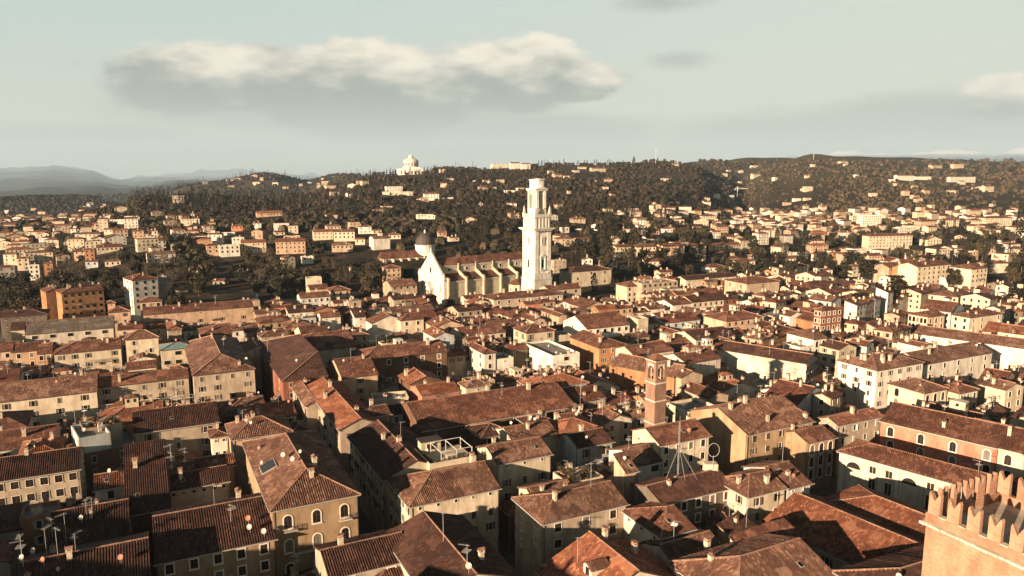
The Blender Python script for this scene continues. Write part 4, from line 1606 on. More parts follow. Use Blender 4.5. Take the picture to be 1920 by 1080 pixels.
def bell_tower():
    ang = 55.0
    A, B = frame_vecs(ang)
    d0 = 446.0
    P0 = at_z(1002, 579.5, 0)
    P0 = Vector((P0.x, P0.y, 0)).normalized() * d0
    root = link('bell_tower', None, None, P0, R(90 - ang))
    tag(root, 'tall white marble bell tower with a slender open belfry, dominating the town', 'bell tower')
    W = 12.2
    HOUSES.append((P0, W, W, ang, 75))
    M = M_STONE

    def sq(b, m, z0, z1, mi=0):
        b.box(m, W - m, m, W - m, z0, z1, mi)
    b = MB()
    sq(b, -.5, -1, 17.0)
    sq(b, -.75, 17.002, 17.8)
    sq(b, -.25, 17.802, 21.0)
    b.obj('base', M, root)
    b = MB()
    sq(b, 0, 21.002, 46.6)
    sh = b.obj('shaft', M, root)
    # corner pilasters and panels
    for nm, (ox, oy, rz_) in dict(f=(0, 0, 0), l=(0, W, -pi / 2), r=(W, 0, pi / 2)).items():
        pl = MB()
        for x0 in (.15, 1.55, W - 2.75, W - 1.35):
            pl.box(x0, x0 + 1.2, -.30, -.004, 21.3, 45.2)
            pl.box(x0 - .12, x0 + 1.32, -.38, -.004, 45.202, 46.2)
            pl.box(x0 - .12, x0 + 1.32, -.38, -.004, 21.003, 21.298)
        pl.obj('pilasters', M, sh, (ox, oy, 0), rz_)
        wn = MB()
        c = W / 2
        # lower aedicule
        wn.box(c - 1.9, c - 1.35, -.5, -.004, 23.2, 30.6)
        wn.box(c + 1.35, c + 1.9, -.5, -.004, 23.2, 30.6)
        wn.box(c - 2.2, c + 2.2, -.6, -.004, 30.602, 31.1)
        for s in (-1, 1):
            q = [(c - 2.3, -.6, 31.1), (c + 2.3, -.6, 31.1), (c, -.6, 32.5)]
        wn.poly(q, 0)
        wn.poly([(c - 2.3, -.6, 31.1), (c, -.6, 32.5), (c, -.004, 32.5), (c - 2.3, -.004, 31.1)], 0)
        wn.poly([(c, -.6, 32.5), (c + 2.3, -.6, 31.1), (c + 2.3, -.004, 31.1), (c, -.004, 32.5)], 0)
        wn.box(c - 2.3, c + 2.3, -.7, -.004, 22.6, 23.198)
        pts = [(c + q[0], q[1]) for q in arc_pts(1.5, 24.4, 28.6)]
        wn.poly([(q[0], -.03, q[1]) for q in pts], 1)
        # upper slit
        wn.box(c - 1.1, c - .5, -.35, -.004, 37.8, 42.4)
        wn.box(c + .5, c + 1.1, -.35, -.004, 37.8, 42.4)
        wn.box(c - 1.4, c + 1.4, -.45, -.004, 42.402, 42.9)
        wn.poly([(c - .45, -.03, 38.6), (c + .45, -.03, 38.6), (c + .45, -.03, 42.2), (c - .45, -.03, 42.2)], 1)
        wn.obj('window', [M, M_PANE], sh, (ox, oy, 0), rz_)
    # great cornice with brackets
    b = MB()
    sq(b, -.5, 46.602, 47.2)
    sq(b, -1.5, 47.202, 47.7)
    sq(b, -1.9, 47.702, 48.2)
    x = -.4
    while x < W:
        b.box(x, x + .4, -1.4, -.502, 46.61, 47.19)
        b.box(-1.4, -.502, x, x + .4, 46.61, 47.19)
        b.box(W + .502, W + 1.4, x, x + .4, 46.61, 47.19)
        x += 1.1
    b.obj('cornice', M, root)
    # attic with balustrade
    b = MB()
    sq(b, .2, 48.202, 54.6)
    for s in (.9, 3.4, 5.9, 8.4, 10.4):
        b.box(s, s + .7, -.05, .196, 48.3, 54.3)
        b.box(-.05, .196, s, s + .7, 48.3, 54.3)
    for s in (2.0, 4.6, 7.1, 9.4):
        b.box(s, s + .9, .17, .197, 50.2, 52.6, 1)
    sq(b, -.25, 54.602, 55.2)
    b.obj('attic', [M, M_FRAME], root)
    b = MB()
    for i in range(25):
        t = .0 + i * W / 24.0
        for (x, y) in ((t, 0), (0, t), (t, W), (W, t)):
            b.box(x - .11, x + .11, y - .11, y + .11, 55.202, 56.3)
    for (x0, x1, y0, y1) in ((-.2, W + .2, -.2, .2), (-.2, W + .2, W - .2, W + .2), (-.2, .2, .201, W - .201), (W - .2, W + .2, .201, W - .201)):
        b.box(x0, x1, y0, y1, 56.302, 56.6)
    b.obj('balustrade', M, root)
    ob = MB()
    ob.box(-.75, .75, -.75, .75, 0, 1.5)
    ob.box(-.95, .95, -.95, .95, 1.502, 1.8)
    ob.lathe([(.85, 1.802), (.6, 4.0), (.2, 6.0), (0, 6.3)], 4, a0=pi / 4)
    ome = ob.mesh('obelisk', [M])
    for x in (.6, W - .6):
        for y in (.6, W - .6):
            link('obelisk', ome, root, (x, y, 55.202))
    # open belfry: four piers, arches, and the unfinished crown
    m = 2.3
    b = MB()
    b.box(m - .2, W - m + .2, m - .2, W - m + .2, 55.202, 60.0)
    for x in (m, W - m - 1.9):
        for y in (m, W - m - 1.9):
            b.box(x, x + 1.9, y, y + 1.9, 60.002, 70.4)
    b.obj('belfry', M, root)
    bp = MB()
    mid = W / 2
    for q in (m + .25, W - m - .85):
        bp.box(mid - .35, mid + .35, q, q + .6, 60.003, 70.39)
        bp.box(q, q + .6, mid - .35, mid + .35, 60.003, 70.39)
        bp.box(m + 1.902, W - m - 1.902, q, q + .6, 68.2, 70.38)
        bp.box(q, q + .6, m + 1.902, W - m - 1.902, 68.2, 70.38)
    bp.obj('arcade', M, root)
    cl = MB()
    cl.lathe([(.42, 60.0), (.42, 60.4), (.32, 60.5), (.28, 69.6), (.42, 69.9), (.42, 70.4)], 10)
    cme = cl.mesh('column', [M])
    for x, y in ((m + .45, m - .35), (m + 1.5, m - .35), (W - m - .45, m - .35), (W - m - 1.5, m - .35), (m - .35, m + .5), (m - .35, W - m - .5), (m - .35, m + 1.6), (m - .35, W - m - 1.6),
                 (W - m + .35, m + .5), (W - m + .35, W - m - .5)):
        link('column', cme, root, (x, y, 0))
    b = MB()
    b.box(m - .75, W - m + .75, m - .75, W - m + .75, 70.402, 71.3)
    b.box(m - 1.1, W - m + 1.1, m - 1.1, W - m + 1.1, 71.302, 71.8)
    c = W / 2
    b.poly([(c - 3.6, m - 1.1, 71.8), (c + 3.6, m - 1.1, 71.8), (c, m - 1.1, 73.6)], 0)
    b.poly([(c - 3.6, m - 1.1, 71.8), (c, m - 1.1, 73.6), (c, m, 73.6), (c - 3.6, m, 71.8)], 0)
    b.poly([(c, m - 1.1, 73.6), (c + 3.6, m - 1.1, 71.8), (c + 3.6, m, 71.8), (c, m, 73.6)], 0)
    b.obj('entablature', M, root)
    # broken upper octagon stage
    b = MB()
    pts = []
    for i in range(8):
        a0 = pi / 8 + i * pi / 4
        a1 = a0 + pi / 4
        r0, r1 = 4.6, 3.8
        z1 = 77.6 - [0, .25, .9, .3, .1, .0, .5, .2][i]
        P = [(c + r0 * cos(a0), c + r0 * sin(a0)), (c + r0 * cos(a1), c + r0 * sin(a1)), (c + r1 * cos(a1), c + r1 * sin(a1)), (c + r1 * cos(a0), c + r1 * sin(a0))]
        b.poly([(P[0][0], P[0][1], 71.802), (P[1][0], P[1][1], 71.802), (P[1][0], P[1][1], z1), (P[0][0], P[0][1], z1)], 0)
        b.poly([(P[0][0], P[0][1], z1), (P[1][0], P[1][1], z1), (P[2][0], P[2][1], z1), (P[3][0], P[3][1], z1)], 0)
        b.poly([(P[3][0], P[3][1], z1), (P[2][0], P[2][1], z1), (P[2][0], P[2][1], 71.802), (P[3][0], P[3][1], 71.802)], 0)
        # flared lip
        L0 = [(c + 5.2 * cos(a), c + 5.2 * sin(a)) for a in (a0, a1)]
        b.poly([(P[0][0], P[0][1], 76.2), (P[1][0], P[1][1], 76.2), (L0[1][0], L0[1][1], 77.1), (L0[0][0], L0[0][1], 77.1)], 0)
        b.poly([(L0[0][0], L0[0][1], 77.1), (L0[1][0], L0[1][1], 77.1), (P[1][0], P[1][1], 77.15), (P[0][0], P[0][1], 77.15)], 0)
        mx_, my_ = (P[0][0] + P[1][0]) / 2, (P[0][1] + P[1][1]) / 2
    b.obj('crown', M, root)


bell_tower()


# ------------------------------------------------------------------ domed church across the river
def lit_box(root, name, mat_, x0, x1, y0, y1, z0, z1):
    b = MB()
    b.box(x0, x1, y0, y1, z0, z1)
    return b.obj(name, mat_, root)


def dome_church():
    g = at_ground(798, 512) 
    c = Vector((g.x, g.y, 0)).normalized() * 640
    c.z = terrain(c.x, c.y)
    s = 640 / F
    root = link('domed_church', None, None, c, R(90 - 62))
    tag(root, 'church with a dark lead dome on a white drum behind the gabled front', 'church')
    zt = zrow(497, 640) - c.z
    zdr = zrow(457, 640) - c.z
    ztp = zrow(436, 640) - c.z
    r = 18.2 * s
    b = MB()
    b.lathe([(r * .96, zt - 14), (r * .96, zt), (r, zt), (r, zdr - 1), (r * 1.06, zdr - .9), (r * 1.06, zdr)], 20)
    dr = b.obj('drum', M_STONE, root)
    b = MB()
    n = 8
    rr = r * 1.0
    b.lathe([(rr * cos(pi / 2 * i / n), zdr + .02 + (ztp - zdr) * sin(pi / 2 * i / n)) for i in range(n)] + [(.01, ztp)], 20)
    do = b.obj('dome', M_LEAD, root)
    b = MB()
    b.lathe([(.9, ztp - .3), (.9, ztp + 1.6), (1.1, ztp + 1.7), (.1, ztp + 2.9)], 8)
    b.obj('lantern', M_STONE, do)
    for i in range(20):
        a = 2 * pi * i / 20
        if i % 2 == 0:
            add_window(dr, 'a', (r * 1.0 * cos(a), r * 1.0 * sin(a), zt + (zdr - zt) * .45), a + pi / 2, False)
    # the body stretching away from the drum, with deep brick buttress bays
    z1 = zrow(478, 640) - c.z
    z2 = zrow(469, 640) - c.z
    Lb = 62 * s / .9
    b = MB()
    b.box(-r - Lb, -r * .5, -7, 7, -4, z1)
    bo = b.obj('nave_wall', wall_mat('tan'), root)
    b = MB()
    q = [(-r - Lb - .5, -7.6, z1), (-r * .5, -7.6, z1), (-r * .5, 0, z2 + 1), (-r - Lb - .5, 0, z2 + 1)]
    b.poly(q, 0, [(p[0], p[1]) for p in q])
    q = [(-r * .5, 7.6, z1), (-r - Lb - .5, 7.6, z1), (-r - Lb - .5, 0, z2 + 1), (-r * .5, 0, z2 + 1)]
    b.poly(q, 0, [(p[0], p[1]) for p in q])
    b.poly([(-r - Lb, 7, z1), (-r - Lb, -7, z1), (-r - Lb, 0, z2 + .8)], 0)
    b.obj('nave_roof', ROOF_RED, root)
    bu = MB()
    bu.box(-.8, .8, -3.2, 0, -4, z1 - .3)
    bm = bu.mesh('buttress', [M_STONE2])
    for i in range(5):
        link('buttress', bm, root, (-r - Lb + .8 + i * (Lb - 1) / 4.3, -7, 0))
    HOUSES.append((Vector((c.x - 40, c.y - 12, 0)), 55, 28, 90, 10))
    return c


DOME_C = dome_church()


# ------------------------------------------------------------------ hilltop sanctuary
def sanctuary():
    g = at_ground(771, 326)
    s = g.length / F
    root = link('hilltop_sanctuary', None, None, g - Vector((0, 0, 1)), R(14))
    tag(root, 'pale domed sanctuary with a drum of windows crowning the wooded hill', 'church')
    w_, d_ = 24 * s, 20 * s
    h1 = 13.5 * s
    b = MB()
    b.box(-w_, w_ * .92, -d_, d_, -6, h1 * .72)
    b.box(-w_ * 1.03, w_ * .95, -d_ * 1.03, d_ * 1.03, h1 * .722, h1 * .80)
    b.box(-w_ * .62, w_ * .62, -d_ * .7, d_ * .7, h1 * .802, h1 * 1.0)
    bo = b.obj('base_block', M_STONE, root)
    b = MB()
    r = 13.5 * s
    z = h1 * 1.002
    b.lathe([(r, z), (r, z + 9.5 * s), (r * 1.08, z + 9.6 * s), (r * 1.08, z + 10.4 * s)], 20)
    dr = b.obj('drum', M_STONE, root)
    b = MB()
    z2 = z + 10.42 * s
    b.lathe([(r * 1.05, z2), (r * .92, z2 + 2.6 * s), (r * .66, z2 + 4.8 * s), (r * .36, z2 + 6.2 * s)], 20)
    do = b.obj('dome', M_STONE2, root)
    b = MB()
    b.lathe([(r * .34, z2 + 6.2 * s), (r * .34, z2 + 9.2 * s), (r * .40, z2 + 9.3 * s), (r * .08, z2 + 12.0 * s), (.01, z2 + 14 * s)], 12)
    b.obj('lantern', M_STONE, do)
    for i in range(16):
        a = 2 * pi * i / 16
        w0 = MB()
        w0.box(-.8 * s, .8 * s, -.25 * s, 0, -2.6 * s, 2.6 * s)
        if i == 0:
            wme = w0.mesh('window', [M_PANE])
        link('window', wme, dr, (r * cos(a) * 1.0, r * sin(a) * 1.0, z + 4.9 * s), a + pi / 2)
    a_ = MB()
    a_.poly([(q[0], -.1, q[1]) for q in arc_pts(2.6 * s, -3.2 * s, 1.2 * s)], 0)
    ame = a_.mesh('arch_opening', [M_PANE])
    for i in range(7):
        link('arch_opening', ame, bo, (-w_ + (i + .7) * w_ * 2 / 7.6, -d_ - .1, h1 * .32))


sanctuary()


# ------------------------------------------------------------------ brick bell tower in the roofs
def brick_tower():
    P = at_z(1230, 679, 31)
    A, B = frame_vecs(60)
    W = solve_len(P, B, (1254.3 - 960) / F)
    D = solve_len(P, A, (1210 - 960) / F)
    W = (W + D) / 2 * .88
    root = link('brick_bell_tower', None, None, (P.x, P.y, 0), R(30))
    tag(root, 'slim brick bell tower with paired arched openings under a small pyramid roof', 'bell tower')
    HOUSES.append((Vector((P.x, P.y, 0)), W, W, 60, 31))
    b = MB()
    b.box(0, W, 0, W, -1, 24.6)
    sh = b.obj('shaft', wall_mat('oldbrick'), root)
    for z in (13, 19.5, 24.602):
        c = MB()
        c.box(-.15, W + .15, -.15, W + .15, z, z + .35)
        c.obj('string_course', M_STONE2, sh)
    b = MB()
    t = .85
    for x in (0, W - t):
        for y in (0, W - t):
            b.box(x, x + t, y, y + t, 24.956, 31.0)
    for (x0, x1, y0, y1) in ((t, W - t, 0, .4), (t, W - t, W - .4, W), (0, .4, t, W - t), (W - .4, W, t, W - t)):
        b.box(x0, x1, y0, y1, 24.957, 25.9)
        b.box(x0, x1, y0, y1, 30.1, 30.99)
    b.obj('belfry', wall_mat('oldbrick'), root)
    for (ox, oy, rz_) in ((0, 0, 0), (0, W, -pi / 2), (W, 0, pi / 2)):
        a = MB()
        wd = W - 2 * t
        # arch infill made from wedge blocks either side of the curve
        n = 8
        zs = 28.6
        r = wd / 2
        prev = None
        for i in range(n + 1):
            th = pi * i / n
            p = (W / 2 + r * cos(th), zs + r * sin(th) * .9)
            if prev:
                a.poly([(prev[0], .0, prev[1]), (prev[0], .0, 30.1), (p[0], .0, 30.1), (p[0], .0, p[1])], 0)
                a.poly([(prev[0], .0, prev[1]), (p[0], .0, p[1]), (p[0], .4, p[1]), (prev[0], .4, prev[1])], 0)
            prev = p
        a.box(W / 2 - .09, W / 2 + .09, .12, .3, 25.902, 28.9)
        a.obj('arched_opening', M_STONE2, root, (ox, oy, 0), rz_)
    b = MB()
    b.box(.9, W - .9, 1.2, W - 1.2, 27.8, 28.2)
    b.lathe([(.75, 26.3), (.68, 26.6), (.45, 27.3), (.3, 27.8)], 10, 0, W / 2, W / 2)
    b.obj('bell', plain('bronze', (.12, .085, .05), .45, .6), root)
    b = MB()
    b.box(-.3, W + .3, -.3, W + .3, 31.002, 31.3)
    b.obj('cornice', M_STONE2, root)
    b = MB()
    e = .55
    zt = 32.9
    for i in range(4):
        q = [(-e, -e), (W + e, -e), (W + e, W + e), (-e, W + e)]
        p, r2 = q[i], q[(i + 1) % 4]
        b.poly([(p[0], p[1], 31.302), (r2[0], r2[1], 31.302), (W / 2, W / 2, zt)], 0, [(0, 0), (W, 0), (W / 2, W / 2)])
    b.obj('roof', ROOF_RED, root)


brick_tower()


# ------------------------------------------------------------------ swallow-tailed battlement tower close by
def battlement():
    ang = 64.0
    A, B = frame_vecs(ang)
    hz_ = 38.0
    E = at_z(1737, 975, hz_)
    D, W = 30.0, 15.0
    P0 = E - A * D
    P0 = Vector((P0.x, P0.y, 0))
    root = link('battlement_tower', None, None, P0, R(90 - ang))
    tag(root, 'sunlit brick tower with swallow tail battlements in the lower corner', 'tower')
    HOUSES.append((P0, W, D, ang, 40))
    mb = wall_mat('brick')
    b = MB()
    b.box(0, W, 0, D, -1, hz_ - .6)
    sh = b.obj('shaft', mb, root)
    c = MB()
    c.box(-.35, W + .35, -.35, D + .35, hz_ - .598, hz_ - .1)
    rr = random.Random(3)
    y = -.2
    while y < D:
        l = rr.uniform(.4, .8)
        c.box(-.62 - rr.uniform(0, .12), -.352, y, y + l, hz_ - .5 + rr.uniform(0, .1), hz_ - .12)
        y += l + rr.uniform(.02, .15)
    c.obj('ledge', M_STONE2, root)
    # parapet
    ph = 2.3
    t = .55
    p = MB()
    p.box(-.1, t, -.1, D + .1, hz_ - .098, hz_ + ph - 1.2)
    p.box(W - t, W + .1, -.1, D + .1, hz_ - .098, hz_ + ph - 1.2)
    p.box(t + .002, W - t - .002, D - t, D + .1, hz_ - .098, hz_ + ph - 1.2)
    p.obj('parapet', mb, root)
    # deck
    dk = MB()
    dk.box(t + .002, W - t - .002, 0, D - t - .002, hz_ - 1.6, hz_ - .6)
    dk.obj('deck', M_FLAT, root)

    def merlon(b, wd):
        """outline in local y,z ; thickness along x 0..t"""
        z0 = 0
        pts = [(-wd / 2, 0), (wd / 2, 0), (wd / 2, 2.75), (wd * .42, 3.05), (wd * .3, 2.75), (0, 1.8), (-wd * .3, 2.75), (-wd * .42, 3.05), (-wd / 2, 2.75)]
        for x, rv in ((0, 1), (.55, 0)):
            q = [(x, p_[0], p_[1]) for p_ in pts]
            # concave: split in the middle
            l = [q[i] for i in (0, 1, 2, 3, 4, 5)]
            r_ = [q[i] for i in (0, 5, 6, 7, 8)]
            b.poly(l[::-1] if rv else l, 0)
            b.poly(r_[::-1] if rv else r_, 0)
        n = len(pts)
        for i in range(n):
            p_, q_ = pts[i], pts[(i + 1) % n]
            b.poly([(0, p_[0], p_[1]), (.55, p_[0], p_[1]), (.55, q_[0], q_[1]), (0, q_[0], q_[1])], 1 if i in (3, 4, 5, 6) else 0)
    b = MB()
    merlon(b, 1.55)
    me = b.mesh('merlon', [mb, M_RIDGE])
    zt = hz_ + ph - 1.198
    y = D - .9
    while y > 0:
        link('merlon', me, root, (-.05, y, zt))
        link('merlon', me, root, (W - .5, y, zt))
        y -= 2.55
    x = 2.6
    while x < W - 1:
        o = link('merlon', me, root, (x, D + .05, zt), -pi / 2)
        x += 2.55
    # sills of the gaps
    y = D - 2.17
    sm = MB()
    sm.box(-.2, t + .1, -.45, .45, 0, .12)
    sme = sm.mesh('sill', [M_STONE2])
    while y > 0:
        link('sill', sme, root, (0, y, zt + .001))
        y -= 2.55
    # sheet metal roof inside and a plaque on the wall
    r_ = MB()
    r_.poly([(t + 1, 1, hz_ - .2), (W - t - 1, 1, hz_ - .2), (W / 2 + 1, 1, hz_ + 2.0)])
    for i in range(16):
        y0 = 1 + i * (D * .55) / 16
        y1 = 1 + (i + 1) * (D * .55) / 16 - .06
        for (xa, za, xb, zb) in ((t + 1, hz_ - .2, W / 2, hz_ + 2.0), (W / 2, hz_ + 2.0, W - t - 1, hz_ - .2)):
            r_.poly([(xa, y1, za), (xa, y0, za), (xb, y0, zb), (xb, y1, zb)])
    r_.obj('metal_roof', M_COPPER, root)
    q = MB()
    q.box(-.12, -.003, -.8, .8, 0, 2.6)
    q.obj('plaque', M_FRAME, sh, (0, D - 10.5, hz_ - 9.5))


battlement()


# ------------------------------------------------------------------ the arcaded palace wing and its coloured neighbours (their walls run toward the viewer)
def long_house(name, label, cat, tile, x, y, D, W, h, ang, wall, roofk, k, fn=None, typ='GA', wins='', nch=2, seed=1, rows=2):
    X_, Y_ = px(tile, x, y)
    A, B = frame_vecs(ang)
    E = at_z(X_, Y_, h)
    P = E - A * D
    P0 = Vector((P.x, P.y, 0))
    root, walls, roof, rzf = build_house(name, P0, W, D, ang, h, typ, k, wall, roofk, wins, True, rows, nch, 0, 1, random.Random(seed))
    tag(root, label, cat, 'houses of the old town')
    if fn:
        fn(root, walls, roof, W, D, h)
    qa = [proj(q + Vector((0, 0, h))) for q in (P0 + A * D, P0 + A * D * .3)]
    qa = [q for q in qa if q]
    if qa:
        MANUAL.append((min(q[0] for q in qa), max(q[0] for q in qa), min(q[1] for q in qa), P0.length + D, 9.0, P0, W, D, ang))
    return root


def palace_bays(root, walls, roof, W, D, h):
    """blind arches with lunettes alternate with stacked rectangular windows between pilasters"""
    y = D - 1.0
    pil = MB()
    pil.box(-.22, -.004, -.35, .35, .5, h - .9)
    pil.box(-.30, -.004, -.45, .45, h - .898, h - .6)
    pme = pil.mesh('pilaster', [M_STONE2])
    ar = MB()
    n = 10
    r = 1.7
    ar.poly([(r * cos(pi * i / n), -.02, r * .95 * sin(pi * i / n)) for i in range(n + 1)], 1)
    po = [(2.0 * cos(pi * i / n), 2.0 * .95 * sin(pi * i / n)) for i in range(n + 1)]
    pi_ = [(r * cos(pi * i / n), r * .95 * sin(pi * i / n)) for i in range(n + 1)]
    for i in range(n):
        ar.poly([(po[i][0], -.14, po[i][1]), (pi_[i][0], -.14, pi_[i][1]), (pi_[i + 1][0], -.14, pi_[i + 1][1]), (po[i + 1][0], -.14, po[i + 1][1])], 0)
        ar.poly([(pi_[i][0], -.14, pi_[i][1]), (pi_[i][0], 0, pi_[i][1]), (pi_[i + 1][0], 0, pi_[i + 1][1]), (pi_[i + 1][0], -.14, pi_[i + 1][1])], 0)
    ar.box(-2.0, -1.72, -.14, -.004, -6.5, -.002, 0)
    ar.box(1.72, 2.0, -.14, -.004, -6.5, -.002, 0)
    ar.box(-1.72, 1.72, -.10, -.004, -.16, -.002, 0)
    ame = ar.mesh('blind_arch', [M_STONE2, M_DARKPANE])

    def rw(b, wd, ht):
        frame_fn(wd, ht, .2, False, True)(b)
        pane_fn(wd, ht)(b)
    def rect_w(key, wd, ht):
        def fn(b):
            ring_prism(b, rect_pts(wd + .4, -ht / 2 - .2, ht / 2 + .2), rect_pts(wd, -ht / 2, ht / 2), -.12, 0, 0)
            b.poly([(p[0], -.02, p[1]) for p in rect_pts(wd, -ht / 2, ht / 2)], 1)
            b.box(-.04, .04, -.06, -.021, -ht / 2, ht / 2, 0)
        return wmesh(key, fn, [M_STONE2, M_DARKPANE])
    wu = rect_w('window|pu', 1.5, 1.7)
    wl = rect_w('window|pl', 1.5, 3.6)
    k = 0
    while y > 3:
        link('pilaster', pme, walls, (0, y, 0), 0)
        if k % 3 == 0:
            link('blind_arch', ame, walls, (0, y - 2.7, h - 3.6), -pi / 2)
            y -= 5.4
        else:
            link('window', wu, walls, (0, y - 1.9, h - 2.6), -pi / 2)
            link('window', wl, walls, (0, y - 1.9, h - 6.6), -pi / 2)
            y -= 3.8
        k += 1


def framed_row(zs, step, style='a', y0=2.6):
    def fn(root, walls, roof, W, D, h):
        y = D - y0
        while y > 2:
            for j, z in enumerate(zs):
                add_window(walls, style if j == 0 else 'a', (0, y - (.0 if j == 0 else .2), h - z), -pi / 2, True)
            y -= step
        dp = MB()
        dp.rod((-.12, D * .62, 0), (-.12, D * .62, h - .5), .07, 5)
        dp.obj('drainpipe', M_IRON, walls)
    return fn


long_house('palace', 'long cream palace wing with lunette arches between pilasters under a tiled roof', 'palace', 'D', 628, 232, 88, 11, 13.5, 48,
           'pale', 'mid', .36, palace_bays, 'AN', '', 1, 4)
long_house('house', 'salmon red house with white oval framed windows beside the arcaded palace', 'house', 'D', 908, 28, 27.5, 18, 15.5, 46.6,
           'salmon', 'mid', .34, framed_row((2.6, 6.4), 7.6), 'GA', '', 4, 5)
long_house('house', 'pale yellow house continuing the salmon one, with three chimneys on its brown roof', 'house', 'D', 1462, 152, 40, 18, 15.5, 46.6,
           'cream', 'mid', .34, framed_row((2.8, 6.8), 7.4), 'GA', '', 5, 6)
long_house('hall', 'broad tawny brick coloured roof sloping to a shaded courtyard', 'hall', 'D', 118, 706, 62, 20, 12.0, 57,
           'cream', 'orange', .36, framed_row((2.5, 6.5), 6.0, 'd'), 'GA', '', 0, 7)
long_house('hall', 'second tawny roof half in shadow, ending at the battlement tower', 'hall', 'D', 425, 600, 40, 18, 12.5, 57,
           'cream', 'orange', .36, None, 'AN', '', 0, 8)
spec_house("D -60 1310 600 m16 16 HL cream tan p3 c1 d0 t0 a63 | wide striped tan roof filling the lower edge below the tawny roofs")
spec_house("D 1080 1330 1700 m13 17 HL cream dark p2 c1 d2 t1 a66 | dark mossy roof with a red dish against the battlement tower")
spec_house("D 0 930 360 m4 15 SA cream mid - c0 d0 t0 a60 | curved cream loggia wall with a thin tiled ledge")

# ------------------------------------------------------------------ the mass of roofs between
def corners(P, W, D, ang, m=0.0):
    A, B = frame_vecs(ang)
    return [(P - A * m - B * m), (P + B * (W + m) - A * m), (P + B * (W + m) + A * (D + m)), (P - B * m + A * (D + m))]


def sat(c1, c2):
    for c in (c1, c2):
        for i in range(2):
            ax = (c[(i + 1) % 4].x - c[i].x, c[(i + 1) % 4].y - c[i].y)
            a = [p.x * ax[0] + p.y * ax[1] for p in c1]
            b = [p.x * ax[0] + p.y * ax[1] for p in c2]
            if max(a) <= min(b) or max(b) <= min(a):
                return False
    return True


RECTS = [(corners(h_[0], h_[1], h_[2], h_[3], -.35), (h_[0], max(h_[1], h_[2]))) for h_ in HOUSES]
# lanes, squares and gardens kept open: (corner, W, D, angle)
OPEN = []


def keep_open(x0, y0, x1, y1, hw):
    a, b = at_z(x0, y0, 0), at_z(x1, y1, 0)
    d = b - a
    L = d.length
    az_ = degrees(atan2(d.x, d.y))
    # A direction = az
    ang = az_ + 90
    A, B = frame_vecs(ang)
    OPEN.append((corners(a - B * hw, 2 * hw, L, ang), (a, L)))


keep_open(700, 1020, 500, 690, 3.0)         # the dark lane
keep_open(1010, 1200, 800, 900, 2.5)
keep_open(1330, 985, 1280, 915, 8)          # courtyard
keep_open(1640, 835, 1560, 700, 5)          # before the white palace
keep_open(1500, 930, 1460, 840, 5)
keep_open(1900, 1030, 1585, 905, 4)
keep_open(1640, 985, 1510, 915, 9)
keep_open(1920, 625, 1700, 592, 9)          # riverside road in front of the palaces
keep_open(1150, 600, 1140, 560, 14)         # cypress garden
keep_open(1700, 610, 1560, 640, 7)          # cedars
keep_open(1000, 590, 820, 592, 4)           # before the cathedral
keep_open(770, 560, 720, 530, 12)


TREES = '''
L 870 562 165 215 dark | great dark round tree standing before the cream riverside palace
L 390 305 130 105 dark | dark bushy tree between white villas in the valley town
L 30 335 120 110 dark | dark tree clump at the corner of white villas
L 1020 745 250 200 cedar | tall spreading cedar behind the red tall house
L 760 810 190 240 cedar | low wide cedar crowding the red tall house
L 1850 800 215 210 cedar | big cedar at the picture edge beside the cream villa
L 1490 192 85 50 dark | pointed dark conifer before the cream hill foot block
L 1530 192 72 40 dark | slimmer conifer touching the pointed dark one
L 1550 305 120 80 dark | broad conifer beside a church gable
L 1460 365 120 130 dark | dark tree cluster before the peach villa
L 1690 210 70 110 broad | round tree before the hill foot block
L 1348 205 90 55 dark | narrow dark tree beside the peach hipped villa
L 995 208 65 90 broad | low tree before the white flat block
L 1880 255 270 52 cypress | enormous dark cypress rising over the hill foot
L 1890 575 260 90 cypress | wide black cypress cut by the picture edge near the palaces
L 1215 370 95 30 cypress | short cypress beside the white gabled villa
L 210 285 110 35 cypress | slim cypress between two white villas
L 660 515 90 100 dark | dark garden tree beside the white pavilion
L 590 300 70 35 cypress | dark thin cypress near the orange villa
K 790 625 140 46 cypress | single black cypress before the stone hall
K 935 660 140 70 dark | dense dark tree in the cypress garden
K 1000 665 150 36 cypress | tall cypress touching the dense garden tree
K 612 550 60 70 broad | small spiky tree below the bell tower
K 1005 500 75 90 dark | dark round tree in front of white houses
K 1175 495 75 130 broad | bushy tree at the end of the garden row
K 1270 495 70 120 broad | second bush of the garden row near pale houses
K 1350 500 75 110 broad | third bush of the garden row
K 1430 500 80 110 broad | fourth bush of the garden row
K 1480 405 45 80 broad | small tree before the barracks gable
K 1850 500 80 130 dark | dark tree spreading before a cream block
J 1205 545 105 115 dark | rounded evergreen beside the pinkish villa
J 990 770 135 150 cedar | ragged pine rising among dark roofs
J 1495 760 90 110 cedar | dark pine between roofs before the cathedral
I 980 545 140 130 bare | tall bare tree behind the balconied block
I 530 560 130 230 bare | wide leafless tree behind the orange red villa
I 620 570 110 150 bare | pale barked leafless tree beside the wide one
I 1425 340 130 80 dark | dark tree before the orange apartment block
I 1250 340 160 40 cypress | tall cypress on the terrace of villas
I 1215 320 130 36 cypress | shorter cypress beside the tall terrace one
I 590 240 90 30 cypress | lone cypress above the far plain
I 1075 220 45 70 bare | brownish leafless tree beside the white hillside villa
I 1830 620 110 130 dark | dark tree at the end of the park
'''
ADJ = dict(broad='brownish', bare='leafless', dark='dark evergreen', cypress='slender', cedar='wide')
TREE_SPOTS = []


def tree_foot(X_, Y_):
    """the row where a crown vanishes behind roofs lies some metres above its real foot"""
    g = at_ground(X_, Y_, 6.5 if Y_ > 455 else 2.0)
    g.z = terrain(g.x, g.y) if g.length > 560 else 0.0
    return g


